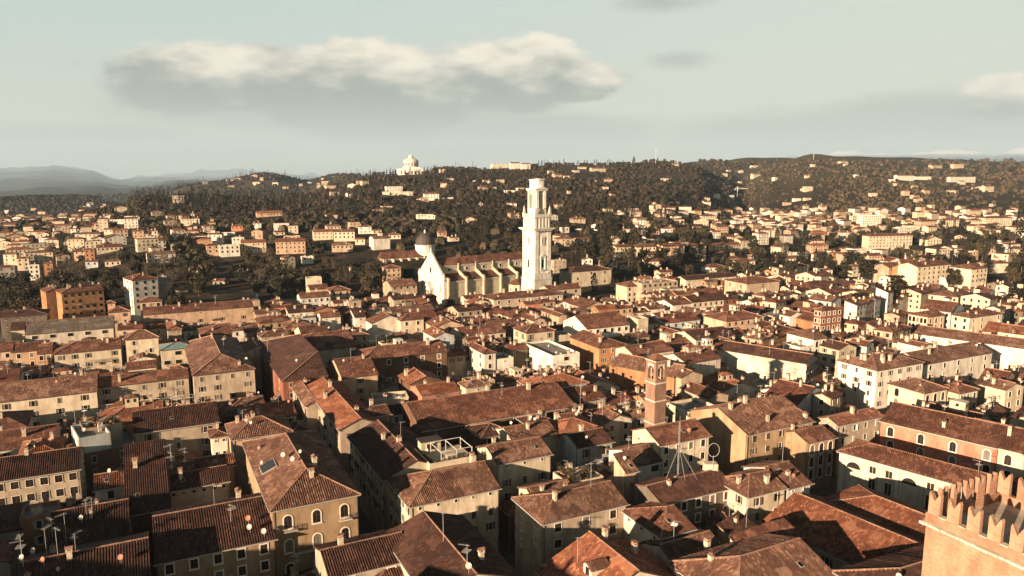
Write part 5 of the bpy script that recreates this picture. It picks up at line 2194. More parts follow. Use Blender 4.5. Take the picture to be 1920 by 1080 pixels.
for ln in TREES.strip().splitlines():
    tl, xc, yb, hp, wp, kd = ln.split('|')[0].split()
    X_, Y_ = px(tl, float(xc), float(yb))
    g = tree_foot(X_, Y_)
    wd = float(wp) / TILE[tl][2] * (g - CAMP).dot(FWD) / F
    TREE_SPOTS.append((g.x, g.y, wd * .42))
    r_ = wd * .36
    OPEN.append((corners(Vector((g.x - r_, g.y - r_ - 9, 0)), 2 * r_, 2 * r_ + 9, 90), (Vector((g.x, g.y, 0)), 2 * r_ + 9)))
GARDEN = []
rg_ = random.Random(31)
while len(GARDEN) < 150:
    X_, Y_ = rg_.uniform(1130, 1915), rg_.uniform(432, 545)
    g = at_ground(X_, Y_)
    kd = rg_.choice(('dark', 'dark', 'broad', 'cypress', 'cedar'))
    hgt = rg_.uniform(12, 18) * (1.15 if kd == 'cypress' else 1)
    wd = hgt * (.2 if kd == 'cypress' else rg_.uniform(.7, 1.05))
    GARDEN.append((g.x, g.y, kd, hgt, wd))
    TREE_SPOTS.append((g.x, g.y, wd * .4))
    r_ = wd * .33
    OPEN.append((corners(Vector((g.x - r_, g.y - r_ - 4, 0)), 2 * r_, 2 * r_ + 4, 90), (Vector((g.x, g.y, 0)), 2 * r_ + 4)))


def in_town(p):
    d = hypot(p.x, p.y)
    if d < 84:
        return 0
    q = proj((p.x, p.y, 12))
    if q is None:
        return 2 if d < 140 and p.x < 30 and p.x > -200 else 0
    X_, Y_ = q
    if X_ < -420 or X_ > 2120 or Y_ > 1250:
        return 0
    lim = 440
    if X_ < 240:
        lim = 400
    elif X_ < 330:
        lim = 400
    elif X_ < 760:
        lim = 425
    elif X_ < 1060:
        lim = 434
    elif X_ < 1200:
        lim = 425
    elif X_ < 1320:
        lim = 540
    else:
        lim = 570
    if d > lim:
        return 0
    return 2 if (X_ < -30 or X_ > 1950 or Y_ > 1130) else 1


FILL = []
rf_ = random.Random(23)


def blocked(c, P, r):
    for cc, (q, rr) in RECTS + OPEN:
        if abs(q.x - P.x) < r + rr + 12 and abs(q.y - P.y) < r + rr + 12 and sat(c, cc):
            return True
    return False


def try_fill(P, W, D, ang, zone):
    c = corners(P, W, D, ang)
    ctr = (c[0] + c[2]) / 2
    z = in_town(ctr)
    if not z:
        return False
    a_ = degrees(atan2(ctr.x, ctr.y))
    if (zone == 1) != (a_ < 17):
        return False
    if blocked(c, P, max(W, D)):
        return False
    far_ = ctr.length
    h = rf_.choice((8.5, 10, 11, 12, 12.5, 13, 14, 15)) + rf_.uniform(-.7, .7)
    if far_ > 470:
        h -= 2
    k = rf_.uniform(.28, .40)
    typ = rf_.choice(('GB', 'GB', 'GB', 'HL', 'HR', 'GA', 'GA', 'H', 'SA', 'F') if min(W, D) < 10 else ('GB', 'GB', 'HL', 'H', 'HR', 'GA', 'GA'))
    if z == 1:
        for tries in range(6):
            rise = k * {'GB': D / 2, 'GA': W / 2, 'SA': D, 'F': 0}.get(typ, min(W, D) / 2)
            pr_ = [proj(q + Vector((0, 0, h))) for q in c]
            top = proj(ctr + Vector((0, 0, h + rise)))
            if None in pr_ or top is None:
                break
            xa, xb = min(q[0] for q in pr_), max(q[0] for q in pr_)
            yt = min(top[1], min(q[1] for q in pr_))
            bad = False
            for (m0, m1, my, md, mv, mp, mw, mdd, ma) in MANUAL:
                if md + 4 > far_ and mp is not None and md > far_ - 2 and md < far_ + 90:
                    ov = min(xb, m1) - max(xa, m0)
                    if ov > .22 * min(xb - xa, m1 - m0) and ov > 3:
                        if yt < my + mv * F / md * .92 and yt > my - 60:
                            bad = True
                            break
            if not bad:
                break
            h -= 1.6
            if h < 5.0:
                return False
    FILL.append((P, W, D, ang, h, typ, k, z, ctr))
    RECTS.append((corners(P, W, D, ang, -.2), (P, max(W, D))))
    return True


def fill_zone(ang, zone, seed):
    A, B = frame_vecs(ang)
    rnd = random.Random(seed)
    v = -260.0
    while v < 860:
        for half in range(2):
            D = rnd.uniform(11.5, 16.5)
            u = -620.0
            nxt = rnd.uniform(40, 80)
            run = 0
            while u < 900:
                W = rnd.uniform(11.0, 25.0)
                P = A * v + B * u
                if hypot(P.x, P.y) < 900 and P.y > -30:
                    jit = rnd.uniform(-1.6, 1.6)
                    DD = D - abs(jit)
                    if not try_fill(P, W - .05, DD - .05, ang + (rnd.uniform(-1.5, 1.5) if rnd.random() < .7 else rnd.uniform(-7, 7)), zone):
                        if W > 12.5 and DD > 11:
                          for (fu, fv) in ((0, 0), (.5, 0), (0, .5), (.5, .5)):
                            try_fill(P + B * (W * fu) + A * (DD * fv), W / 2 - .05, DD / 2 - .05, ang, zone)
                u += W
                run += W
                if run > nxt:
                    u += rnd.uniform(3.0, 5.0)
                    run = 0
                    nxt = rnd.uniform(40, 80)
            v += D
        v += rnd.uniform(3.0, 5.0)


fill_zone(63.4, 1, 5)
fill_zone(47.0, 2, 9)
print('FILL', len(FILL), 'in view', sum(1 for f in FILL if f[7] == 1))

# landmarks for describing the others
MARKS = [(1008, 440, 'the white bell tower'), (1230, 725, 'the slim brick bell tower'), (807, 515, 'the gabled cathedral front'),
         (145, 570, 'the orange red villa'), (268, 540, 'the tall balconied block'), (582, 985, 'the ochre corner house'),
         (1810, 1000, 'the battlement tower'), (1690, 890, 'the arcaded palace'), (1640, 720, 'the white corner palace'),
         (835, 745, 'the salmon pink wall'), (480, 830, 'the peach rooftop house'), (165, 690, 'the creamy white house'),
         (740, 690, 'the brown house'), (600, 690, 'the dark red house'), (1160, 610, 'the blank white gable'), (1000, 750, 'the bluish corner house'),
         (1500, 590, 'the red tall house'), (1830, 640, 'the smooth long roof'), (1470, 850, 'the ochre palace'), (530, 610, 'the triangular party wall'),
         (430, 700, 'the wide hipped roof'), (1000, 930, 'the attic with square openings'), (1250, 870, 'the lattice mast'), (700, 640, 'the reddish gable'),
         (120, 640, 'the grey roofed hall'), (1060, 660, 'the orange twin gabled house'), (1340, 640, 'the arcaded pale range'), (60, 880, 'the long loggia'),
         (1750, 540, 'the riverside palace'), (900, 590, 'the round chapel')]
ORD = ['', 'second ', 'third ', 'fourth ', 'fifth ', 'sixth ', 'seventh ', 'eighth ', 'ninth ', 'tenth ', 'eleventh ', 'twelfth ']
USED = {}


PEND = []


def rel_label(what, X_, Y_):
    """a note of what the thing is and where it shows; worded at the end, nearest to its landmark first"""
    best = min(MARKS, key=lambda m: hypot(m[0] - X_, (m[1] - Y_) * 1.6))
    dx, dy = X_ - best[0], (Y_ - best[1]) * 1.6
    if abs(dx) > abs(dy):
        rel = 'right of' if dx > 0 else 'left of'
    else:
        rel = 'before' if dy > 0 else 'behind'
    PEND.append((what, rel, best[2], hypot(dx, dy)))
    return '@@%d' % (len(PEND) - 1)


def word_labels():
    by = {}
    for o in bpy.data.objects:
        l = o.get('label')
        if l and l.startswith('@@'):
            what, rel, mark, d = PEND[int(l[2:])]
            by.setdefault((what, rel, mark), []).append((d, o))
    for (what, rel, mark), lst in by.items():
        lst.sort(key=lambda q: q[0])
        for i, (d, o) in enumerate(lst):
            o['label'] = '%s, %s%s %s' % (what, ORD[i] if i < len(ORD) else 'farther ', rel, mark)


CN = dict(white='white', cream='cream', beige='beige', ochre='ochre', orange='orange', peach='peach', salmon='salmon', red='dark red', brown='brown', grey='grey',
          bluew='bluish white', tan='tan', pale='pale', dim='grey brown')
TN = dict(GB='long ridged', GA='gabled', H='hipped', HL='half hipped', HR='half hipped', SA='lean-to', F='flat')


# merged far houses
class Mass:
    def __init__(s):
        s.b = MB()
        s.mats = []
        s.ix = {}

    def mi(s, m):
        if m.name not in s.ix:
            s.ix[m.name] = len(s.mats)
            s.mats.append(m)
        return s.ix[m.name]


def simple_house(ms, P, W, D, ang, h, typ, k, wall, roofk, rnd, wins=True, chim=1):
    A, B = frame_vecs(ang)
    b = ms.b
    wm, rm = ms.mi(wall_mat(wall)), ms.mi(roof_mat(roofk) if roofk != 'felt' else M_FLAT)
    pm, cm = ms.mi(M_PANE), ms.mi(M_CHIM)

    def T(x, y, z):
        return (P.x + B.x * x + A.x * y, P.y + B.y * x + A.y * y, P.z + z)
    if typ == 'F':
        def rzf(x, y):
            return h
        planes = []
    else:
        planes = roof_planes(typ, W, D, k, h)

        def rzf(x, y):
            return roof_z(planes, k, h, x, y)
    for (a, c) in (((0, 0), (W, 0)), ((W, 0), (W, D)), ((W, D), (0, D)), ((0, D), (0, 0))):
        m_ = ((a[0] + c[0]) / 2, (a[1] + c[1]) / 2)
        za, zm, zc = [max(h, rzf(*q)) - .04 for q in (a, m_, c)]
        b.poly([T(a[0], a[1], -2), T(c[0], c[1], -2), T(c[0], c[1], zc), T(m_[0], m_[1], zm), T(a[0], a[1], za)], wm)
    if typ == 'F':
        b.poly([T(0, 0, h), T(W, 0, h), T(W, D, h), T(0, D, h)], rm)
    o_ = .45
    rect = [(-o_, -o_), (W + o_, -o_), (W + o_, D + o_), (-o_, D + o_)]
    for (o, n) in planes:
        poly = list(rect)
        for (o2, n2) in planes:
            if (o2, n2) != (o, n):
                poly = clip_poly(poly, lambda p: ((p[0] - o2[0]) * n2[0] + (p[1] - o2[1]) * n2[1]) - ((p[0] - o[0]) * n[0] + (p[1] - o[1]) * n[1]))
        if len(poly) > 2:
            e = (n[1], -n[0])
            b.poly([T(p[0], p[1], rzf(*p)) for p in poly], rm,
                   [(p[0] * e[0] + p[1] * e[1], (p[0] - o[0]) * n[0] + (p[1] - o[1]) * n[1]) for p in poly])
            for i in range(len(poly)):
                p, q = poly[i], poly[(i + 1) % len(poly)]
                if any(abs(p[j] - rect[m][j]) < 1e-5 and abs(q[j] - rect[m][j]) < 1e-5 for m in (0, 2) for j in (0, 1)):
                    b.poly([T(p[0], p[1], rzf(*p) - .25), T(q[0], q[1], rzf(*q) - .25), T(q[0], q[1], rzf(*q)), T(p[0], p[1], rzf(*p))], rm)
    if wins:
        for (ox, oy, tx, ty, nx, ny, L) in ((0, 0, 1, 0, 0, -1, W), (0, 0, 0, 1, -1, 0, D), (W, 0, 0, 1, 1, 0, D)):
            if rnd.random() < .15:
                continue
            n_ = max(1, int(L / 3.4))
            for r in range(4):
                zc = h - 1.9 - r * 3.2
                if zc < 1.5:
                    break
                for i in range(n_):
                    if rnd.random() < .12:
                        continue
                    t = (i + .5) * L / n_
                    x, y = ox + tx * t + nx * .05, oy + ty * t + ny * .05
                    w2 = .5
                    b.poly([T(x - tx * w2, y - ty * w2, zc - .8), T(x + tx * w2, y + ty * w2, zc - .8), T(x + tx * w2, y + ty * w2, zc + .8), T(x - tx * w2, y - ty * w2, zc + .8)], pm)
    if rnd.random() < .3 and min(W, D) > 8 and wins:
        x, y = W * rnd.uniform(.3, .6), D * rnd.uniform(.35, .6)
        z = rzf(x, y)
        q = [(x - 1.8, y - 1.5), (x + 1.8, y - 1.5), (x + 1.8, y + 1.5), (x - 1.8, y + 1.5)]
        for j in range(4):
            a, c = q[j], q[(j + 1) % 4]
            b.poly([T(a[0], a[1], z - 2), T(c[0], c[1], z - 2), T(c[0], c[1], z + 2.1), T(a[0], a[1], z + 2.1)], wm)
            a, c = [((p[0] - x) * 1.2 + x, (p[1] - y) * 1.2 + y) for p in (a, c)]
            b.poly([T(a[0], a[1], z + 2.05), T(c[0], c[1], z + 2.05), T(x, y, z + 2.9)], rm, [(0, 0), (4, 0), (2, 2)])
    for i in range(chim):
        x, y = rnd.uniform(.2, .8) * W, rnd.uniform(.2, .8) * D
        z = rzf(x, y)
        for (x0, x1, y0, y1) in ((x - .4, x + .4, y - .4, y + .4),):
            q = [(x0, y0), (x1, y0), (x1, y1), (x0, y1)]
            for j in range(4):
                a, c = q[j], q[(j + 1) % 4]
                b.poly([T(a[0], a[1], z - .5), T(c[0], c[1], z - .5), T(c[0], c[1], z + 1.5), T(a[0], a[1], z + 1.5)], cm)
            b.poly([T(a[0], a[1], z + 1.5) for a in q], cm)


# taller palaces behind the viewer's side, beyond the picture edge
for (x, y, W, D, ang, h) in ((-128, 62, 62, 15, -42 + 90, 31),):
    pass
FILL.sort(key=lambda f: f[8].length)
WALLS = ['cream'] * 8 + ['white'] * 6 + ['beige'] * 6 + ['peach'] * 4 + ['ochre'] * 2 + ['orange'] * 2 + ['bluew'] * 2 + ['tan'] * 4 + ['pale'] * 4 + ['salmon', 'red', 'dim']
ROOFS = ['mid'] * 7 + ['red'] * 4 + ['tan'] * 5 + ['orange'] * 3 + ['dark'] * 2
mass = Mass()
outside = Mass()
n_ind = 0
for (P, W, D, ang, h, typ, k, z, ctr) in FILL:
    rnd = random.Random(int(ctr.x * 13 + ctr.y * 7))
    wl, rk = rnd.choice(WALLS), rnd.choice(ROOFS)
    dist = ctr.length
    st = rnd.choice('sssspgq')
    if z == 1 and n_ind < 235 and dist < 480 and min(W, D) > 3.2:
        n_ind += 1
        det = dist < 215
        wn = '%s*/%s*' % (st, rnd.choice('sp-'))
        root, walls, roof, rzf = build_house('house', P, W, D, ang, h, typ, k, wl, 'felt' if typ == 'F' else rk, wn, det, 2 if dist < 260 else 1,
                                             rnd.choice((1, 2, 2, 3, 4)), rnd.choice((0, 0, 1, 1, 2)), rnd.choice((0, 1, 1, 2)) if dist < 330 else 0, rnd, joined=dist > 300, rooms=typ != 'F')
        q = proj(ctr + Vector((0, 0, h)))
        tag(root, rel_label('%s house, %s%s roof' % (CN[wl], {'dark': 'dark ', 'tan': 'tan ', 'orange': 'tawny '}.get(rk, '') if typ != 'F' else '', TN[typ]), q[0], q[1]), 'house', 'houses of the old town')
    else:
        simple_house(mass if z == 1 else outside, P, W, D, ang, h, typ, k, wl, 'felt' if typ == 'F' else rk, rnd, z == 1, 2)
print('individual', n_ind)
for ms, nm in ((mass, 'town_houses'), (outside, 'town_houses')):
    if ms.b.f:
        o = ms.b.obj(nm, ms.mats)
        o['kind'] = 'stuff'
        o['label'] = 'dense roofs of the old town between the nearer houses'

# ------------------------------------------------------------------ villas, blocks and palaces beyond the old town
# tile x0 x1 y_eave y_ground wall roof kind
FAR = '''
I 745 812 120 215 cream GB block
I 868 932 128 160 white F villa
I 938 1035 118 195 white GB villa
I 780 850 200 240 cream GB villa
I 852 955 205 258 tan GB block
I 1003 1080 212 300 peach H block
I 1122 1185 212 290 cream H block
I 1358 1430 120 175 cream H villa
I 1436 1500 118 175 cream H villa
I 1434 1460 85 118 white H tower
I 1735 1822 175 215 salmon H villa
I 1560 1650 222 250 white F villa
I 1450 1582 272 335 orange H block
I 1555 1650 318 402 peach H block
I 1653 1802 320 405 white F block
I 1815 1925 297 372 cream F block
I 1745 1832 262 312 white F block
I 1285 1365 315 367 cream F villa
I 1652 1762 226 247 white F villa
I 560 640 365 430 peach GB block
I 640 712 350 432 orange H block
I 790 905 438 476 cream H villa
I 735 912 332 372 cream GB block
I 30 132 385 472 cream H block
I 136 222 415 510 cream H block
I 226 300 465 582 white F block
I 335 402 452 545 orange GB tower
I 0 112 482 562 grey H block
I 465 556 207 246 peach F block
I 566 612 236 272 white F villa
I 1320 1410 652 690 white GB villa
I 1600 1715 585 640 cream H pavilion
I 640 740 440 490 bluew GB villa
J 52 216 275 350 cream GB block
J 0 60 242 282 white GB block
J 290 490 268 355 peach GB block
J 340 452 232 256 peach F villa
J 545 685 200 258 cream GB block
J 688 832 200 268 cream GB block
J 860 950 165 216 white H villa
J 632 740 160 185 cream H villa
J 950 1022 190 216 cream H villa
J 675 818 292 342 tan H villa
J 125 186 142 185 white H tower
J 275 350 202 226 cream GB villa
J 465 550 372 425 white F villa
J 1065 1150 222 252 cream H villa
J 835 902 252 292 cream GB villa
J 155 330 70 96 peach GB villa
J 1258 1320 85 112 white F villa
J 1330 1392 88 114 white F villa
J 1405 1472 205 240 peach H tower
J 1480 1562 240 268 cream GB villa
K 655 778 254 286 cream GB villa
K 560 626 172 210 white F villa
K 656 712 182 198 white F villa
K 1165 1250 150 196 peach GB villa
K 1120 1280 232 270 white H villa
K 1258 1462 168 202 peach GB block
K 1396 1482 204 240 white GB villa
K 922 1060 305 378 cream GB barracks
K 1062 1238 305 380 cream HL barracks
K 1140 1302 356 386 cream GB villa
K 1240 1438 300 400 peach GB barracks
K 1440 1575 300 402 cream GB barracks
K 1578 1828 292 342 cream GB barracks
K 1380 1448 252 278 peach F villa
K 1590 1738 358 388 tan GB villa
K 1742 1912 356 402 tan GB villa
K 712 786 392 436 white GA church
K 832 962 410 460 white GB villa
K 1120 1300 405 442 cream GB villa
K 1560 1722 444 490 white H villa
K 1762 1918 405 480 cream H block
K 240 292 74 106 peach H villa
K 495 612 398 505 beige F tower
K 1530 1650 92 126 cream H villa
K 1622 1735 165 206 peach GB block
K 1740 1850 160 206 cream GB block
K 1768 1846 82 110 salmon H villa
L 345 432 72 112 white F villa
L 398 436 22 60 cream H villa
L 508 560 28 60 cream H villa
L 520 580 88 112 white H villa
L 620 702 64 122 peach H villa
L 722 785 92 142 cream F block
L 788 942 88 162 white F block
L 945 1062 82 102 cream F villa
L 1190 1332 128 166 peach H villa
L 1346 1480 120 176 cream H block
L 1536 1642 122 182 cream H block
L 1646 1842 105 166 cream H block
L 60 170 212 292 white H block
L 246 336 228 282 white H villa
L 442 566 204 242 orange H villa
L 570 630 206 262 peach F block
L 632 742 205 264 white H block
L 744 816 202 242 peach F villa
L 836 1148 228 332 cream H palace
L 1180 1232 200 272 white H tower
L 1232 1366 255 292 cream GA church
L 1038 1180 170 232 white F villa
L 1240 1332 168 202 cream GB villa
L 436 582 295 352 peach H block
L 582 646 345 412 orange H block
L 650 756 370 408 cream GA villa
L 120 382 388 430 cream GB block
L 0 130 405 442 cream GB villa
L 315 442 436 522 cream H block
L 515 602 465 532 white H pavilion
L 716 802 438 512 cream H villa
L 1608 1762 302 362 peach H palace
L 1796 1905 288 342 white H villa
L 1550 1612 335 402 peach F block
L 1100 1198 345 402 white GA villa
L 960 1112 405 442 white GA villa
L 822 962 365 402 peach GB villa
M 975 1034 292 332 cream F villa
N 845 945 110 134 white F monastery
N 948 1010 108 140 white GB monastery
N 1012 1068 112 142 white HL monastery
N 250 350 240 268 white F palace
N 232 405 269 291 cream F terrace
N 462 552 280 318 white H palace
N 552 640 300 312 white F terrace
N 425 522 398 422 white F villa
N 368 405 343 354 white GB villa
N 776 800 334 356 cream GA villa
N 86 130 208 223 peach F villa
N 796 842 206 222 white GB villa
N 736 760 208 223 white GA villa
N 772 832 242 264 peach GB villa
N 850 876 245 258 white GA villa
N 916 982 262 273 white F terrace
N 986 1042 247 262 cream F terrace
N 942 1014 390 420 peach H villa
N 1192 1250 172 190 peach GB villa
N 1302 1346 149 160 white F villa
N 1332 1382 129 141 cream F villa
N 1402 1494 137 156 cream GB villa
N 1482 1530 198 222 peach H villa
N 1426 1440 206 221 white GA tower
N 1800 1846 195 209 white F villa
N 1856 1902 112 123 cream H villa
N 1292 1382 420 446 tan H villa
N 1272 1296 264 279 cream GB villa
N 1636 1722 434 472 white F villa
N 1732 1800 448 476 peach GB villa
O 1202 1304 178 206 white GB palace
O 1306 1402 184 202 white F terrace
O 1506 1646 186 216 white F palace
O 684 740 240 266 cream F villa
O 390 446 170 186 cream GB villa
O 386 430 122 133 white F villa
O 316 346 150 166 white GA villa
O 226 256 166 179 cream F villa
O 248 298 289 306 white F villa
O 882 938 98 116 cream H villa
O 1396 1466 120 138 cream H villa
O 1520 1586 113 136 cream H villa
O 1238 1282 264 291 peach H villa
O 1294 1332 236 251 cream F villa
O 1692 1758 238 270 cream GB villa
O 682 716 345 376 white H villa
O 772 816 346 376 white H villa
'''
KINDS = dict(block=('apartment_block', 'apartment block'), villa=('villa', 'villa'), tower=('tower', 'tower'), palace=('palace', 'palace'), barracks=('barracks', 'barracks'),
             church=('church', 'church'), pavilion=('pavilion', 'pavilion'), monastery=('monastery', 'monastery'), terrace=('terrace_wall', 'terrace wall'))
TAKEN = list(TREE_SPOTS) + [(DOME_C.x + dx_, DOME_C.y + dy_, 14) for dx_ in (-44, -30, -16, 0) for dy_ in (-42, -28, -14, 0)]
rnf = random.Random(41)
MARKS_FAR = [(1008, 440, 'the white bell tower'), (798, 470, 'the dark lead dome'), (771, 315, 'the hilltop sanctuary'), (955, 312, 'the hilltop monastery'),
             (736, 355, 'the white hillside palace'), (145, 560, 'the orange red villa'), (268, 540, 'the tall balconied block'), (1660, 455, 'the long three row palace'),
             (1235, 475, 'the cream barracks'), (1390, 352, 'the valley spur'), (1712, 333, 'the white ridge palace'), (1640, 515, 'the great dark tree'),
             (430, 455, 'the white balcony block'), (1780, 405, 'the cream hill foot blocks'), (1230, 300, 'the radio mast'), (380, 415, 'the cypress hill'),
             (80, 420, 'the distant plain'), (1450, 420, 'the valley mouth'), (600, 440, 'the terraced apartment row'), (1520, 500, 'the cream riverside houses')]


def rel_far(what, X_, Y_):
    global MARKS
    keep = MARKS
    MARKS = MARKS_FAR
    r_ = rel_label(what, X_, Y_)
    MARKS = keep
    return r_


for ln in FAR.strip().splitlines():
    tl, x0, x1, y0, y1, wl, ty, kd = ln.split()
    X0, Y0 = px(tl, float(x0), float(y0))
    X1, Y1 = px(tl, float(x1), float(y1))
    g = at_ground((X0 + X1) / 2, Y1)
    d = g.length
    zc_ = (g - CAMP).dot(FWD)
    s = zc_ / F
    wtot = (X1 - X0) * s
    hh = (Y1 - Y0) * s
    # a lit left end and a front turned a little
    turn = rnf.uniform(62, 80)
    azp = degrees(atan2(g.x, g.y))
    # apparent width = W sin(turn - az) + D cos(turn - az)
    D = max(4.0, min(12.0, wtot * .55))
    W = max(3.0, (wtot - D * abs(cos(R(turn - azp)))) / max(.4, sin(R(turn - azp))))
    A, B = frame_vecs(turn)
    P0 = Vector((g.x, g.y, 0)) - B * (W * .5) - A * (0)
    zs = [terrain(q.x, q.y) for q in corners(P0, W, D, turn)]
    P0.z = min(zs) if d > 600 else 0
    h = hh + (g.z - P0.z)
    if kd == 'terrace':
        ty = 'F'
    k = .34 if ty != 'F' else .3
    nm, cat = KINDS[kd]
    rk = rnf.choice(('mid', 'mid', 'red', 'tan', 'orange'))
    nwin = max(1, int(W / (3.4 if kd != 'palace' else 4.2)))
    wsp = '-' if kd == 'terrace' else '%s%d/%s' % (rnf.choice('pps'), nwin, rnf.choice(('p*', '-', 'p*')))
    typ = ty
    h = max(2.6, h)
    root, walls, roof, rzf = build_house(nm, P0, W, D, turn, h, typ, k, wl, 'felt' if ty == 'F' else rk, wsp, False, 4, 0 if kd == 'terrace' else rnf.choice((0, 1, 2)), 0, 0, rnf,
                                         joined=True)
    tag(root, rel_far('%s %s with %s roof' % (CN[wl], cat, {'F': 'a flat', 'GB': 'a ridged', 'GA': 'a gabled', 'H': 'a hipped'}.get(ty, 'a hipped')), (X0 + X1) / 2, (Y0 + Y1) / 2), cat)
    TAKEN.append((g.x, g.y, max(W, D) * .7))
    if 380 < d < 1000:
        for back in (11, 22, 33):      # a clearing on the viewer's side keeps the front of the house in sight
            TAKEN.append((g.x * (1 - back / d), g.y * (1 - back / d), max(W, D) * .42))

# the little houses of the plain, the valley and the hill foot that nobody could pick out one by one
far_mass = Mass()
rq = random.Random(77)
ZONES = [  # x0 x1 y0 y1 count size height
    (0, 215, 407, 432, 210, 9, 5), (0, 250, 432, 470, 90, 12, 8), (20, 330, 455, 505, 46, 13, 9), (180, 420, 405, 455, 26, 12, 7), (340, 720, 478, 520, 26, 10, 7),
    (330, 720, 432, 474, 44, 13, 8), (1040, 1220, 430, 470, 30, 12, 7), (1180, 1500, 395, 445, 170, 12, 7), (1150, 1500, 440, 490, 80, 14, 9),
    (1480, 1920, 398, 440, 190, 13, 8), (1480, 1920, 440, 500, 110, 14, 9), (1180, 1480, 488, 520, 24, 14, 9), (1330, 1920, 478, 528, 90, 15, 10), (600, 1250, 320, 420, 26, 10, 6), (1320, 1900, 310, 395, 34, 10, 6),
    (380, 640, 333, 355, 22, 16, 8), (0, 230, 380, 404, 14, 12, 7)]
for (x0, x1, y0, y1, n, sz, hg) in ZONES:
    for i in range(n):
        X_, Y_ = rq.uniform(x0, x1), rq.uniform(y0, y1)
        g = at_ground(X_, Y_)
        if g is None or g.length < 545:
            continue
        W, D = sz * rq.uniform(.7, 1.7), sz * rq.uniform(.6, 1.0)
        r = max(W, D) * .55
        if any(abs(g.x - q[0]) < r + q[2] and abs(g.y - q[1]) < r + q[2] for q in TAKEN):
            continue
        ang = rq.uniform(50, 85)
        A, B = frame_vecs(ang)
        P0 = g - B * (W / 2) - A * (D / 2)
        P0.z = min(terrain(q.x, q.y) for q in corners(P0, W, D, ang))
        TAKEN.append((g.x, g.y, r * .8))
        simple_house(far_mass, P0, W, D, ang, hg * rq.uniform(.7, 1.3) + g.z - P0.z, rq.choice(('GB', 'H', 'GA', 'H', 'F')), .34,
                     rq.choice(['white'] * 5 + ['cream'] * 7 + ['peach', 'tan', 'beige', 'beige']), rq.choice(('mid', 'red', 'tan', 'orange')), rq, g.length < 1100, 0)
o = far_mass.b.obj('distant_houses', far_mass.mats)
o['kind'] = 'stuff'
o['label'] = 'pale houses scattered over the far plain, valley and hill foot'

# ------------------------------------------------------------------ trees
def leaf_mat(name, c0, c1, c2):
    m, t, b = new_mat(name)
    g = t.n('ShaderNodeNewGeometry')
    pos = g.outputs['Position']
    r = g.outputs['Random Per Island']
    n = t.ss(t.noise(pos, 0.035, 5, .6), .38, .64)
    col = t.mix(n, c4(c0), c4(c1))
    col = t.mix(t.ss(r, .55, 1.0), col, c4(c2))
    t.put(b.inputs['Base Color'], col)
    b.inputs['Roughness'].default_value = .8
    b.inputs['Specular IOR Level'].default_value = .15
    return m


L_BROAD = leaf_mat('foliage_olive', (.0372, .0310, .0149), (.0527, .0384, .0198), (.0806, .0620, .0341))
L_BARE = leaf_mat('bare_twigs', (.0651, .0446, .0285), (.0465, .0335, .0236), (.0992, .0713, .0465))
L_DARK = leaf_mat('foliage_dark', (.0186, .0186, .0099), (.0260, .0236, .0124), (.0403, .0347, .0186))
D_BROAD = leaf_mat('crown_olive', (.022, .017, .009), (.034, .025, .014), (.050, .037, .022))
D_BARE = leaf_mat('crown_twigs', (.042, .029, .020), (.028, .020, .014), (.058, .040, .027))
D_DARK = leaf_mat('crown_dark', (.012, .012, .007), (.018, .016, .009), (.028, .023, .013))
L_CYP = leaf_mat('foliage_cypress', (.0149, .0149, .0087), (.0211, .0186, .0105), (.0310, .0273, .0149))
M_BARK = plain('bark', (.085, .060, .043), .9, vary=.3, scale=3)


def leaf_quad(b, c, s, rnd, mi=0, flat=0.0):
    n = Vector((rnd.gauss(0, 1), rnd.gauss(0, 1), rnd.gauss(0, 1) + flat * 3))
    n.normalize()
    u = n.orthogonal().normalized()
    u = Matrix.Rotation(rnd.uniform(0, 6.28), 3, n) @ u
    v = n.cross(u)
    u = u * s
    v = v * s * rnd.uniform(.55, 1)
    b.poly([c - u - v * .3, c + v * -1.0 + u * .3, c + u + v * .3, c + v - u * .3], mi)


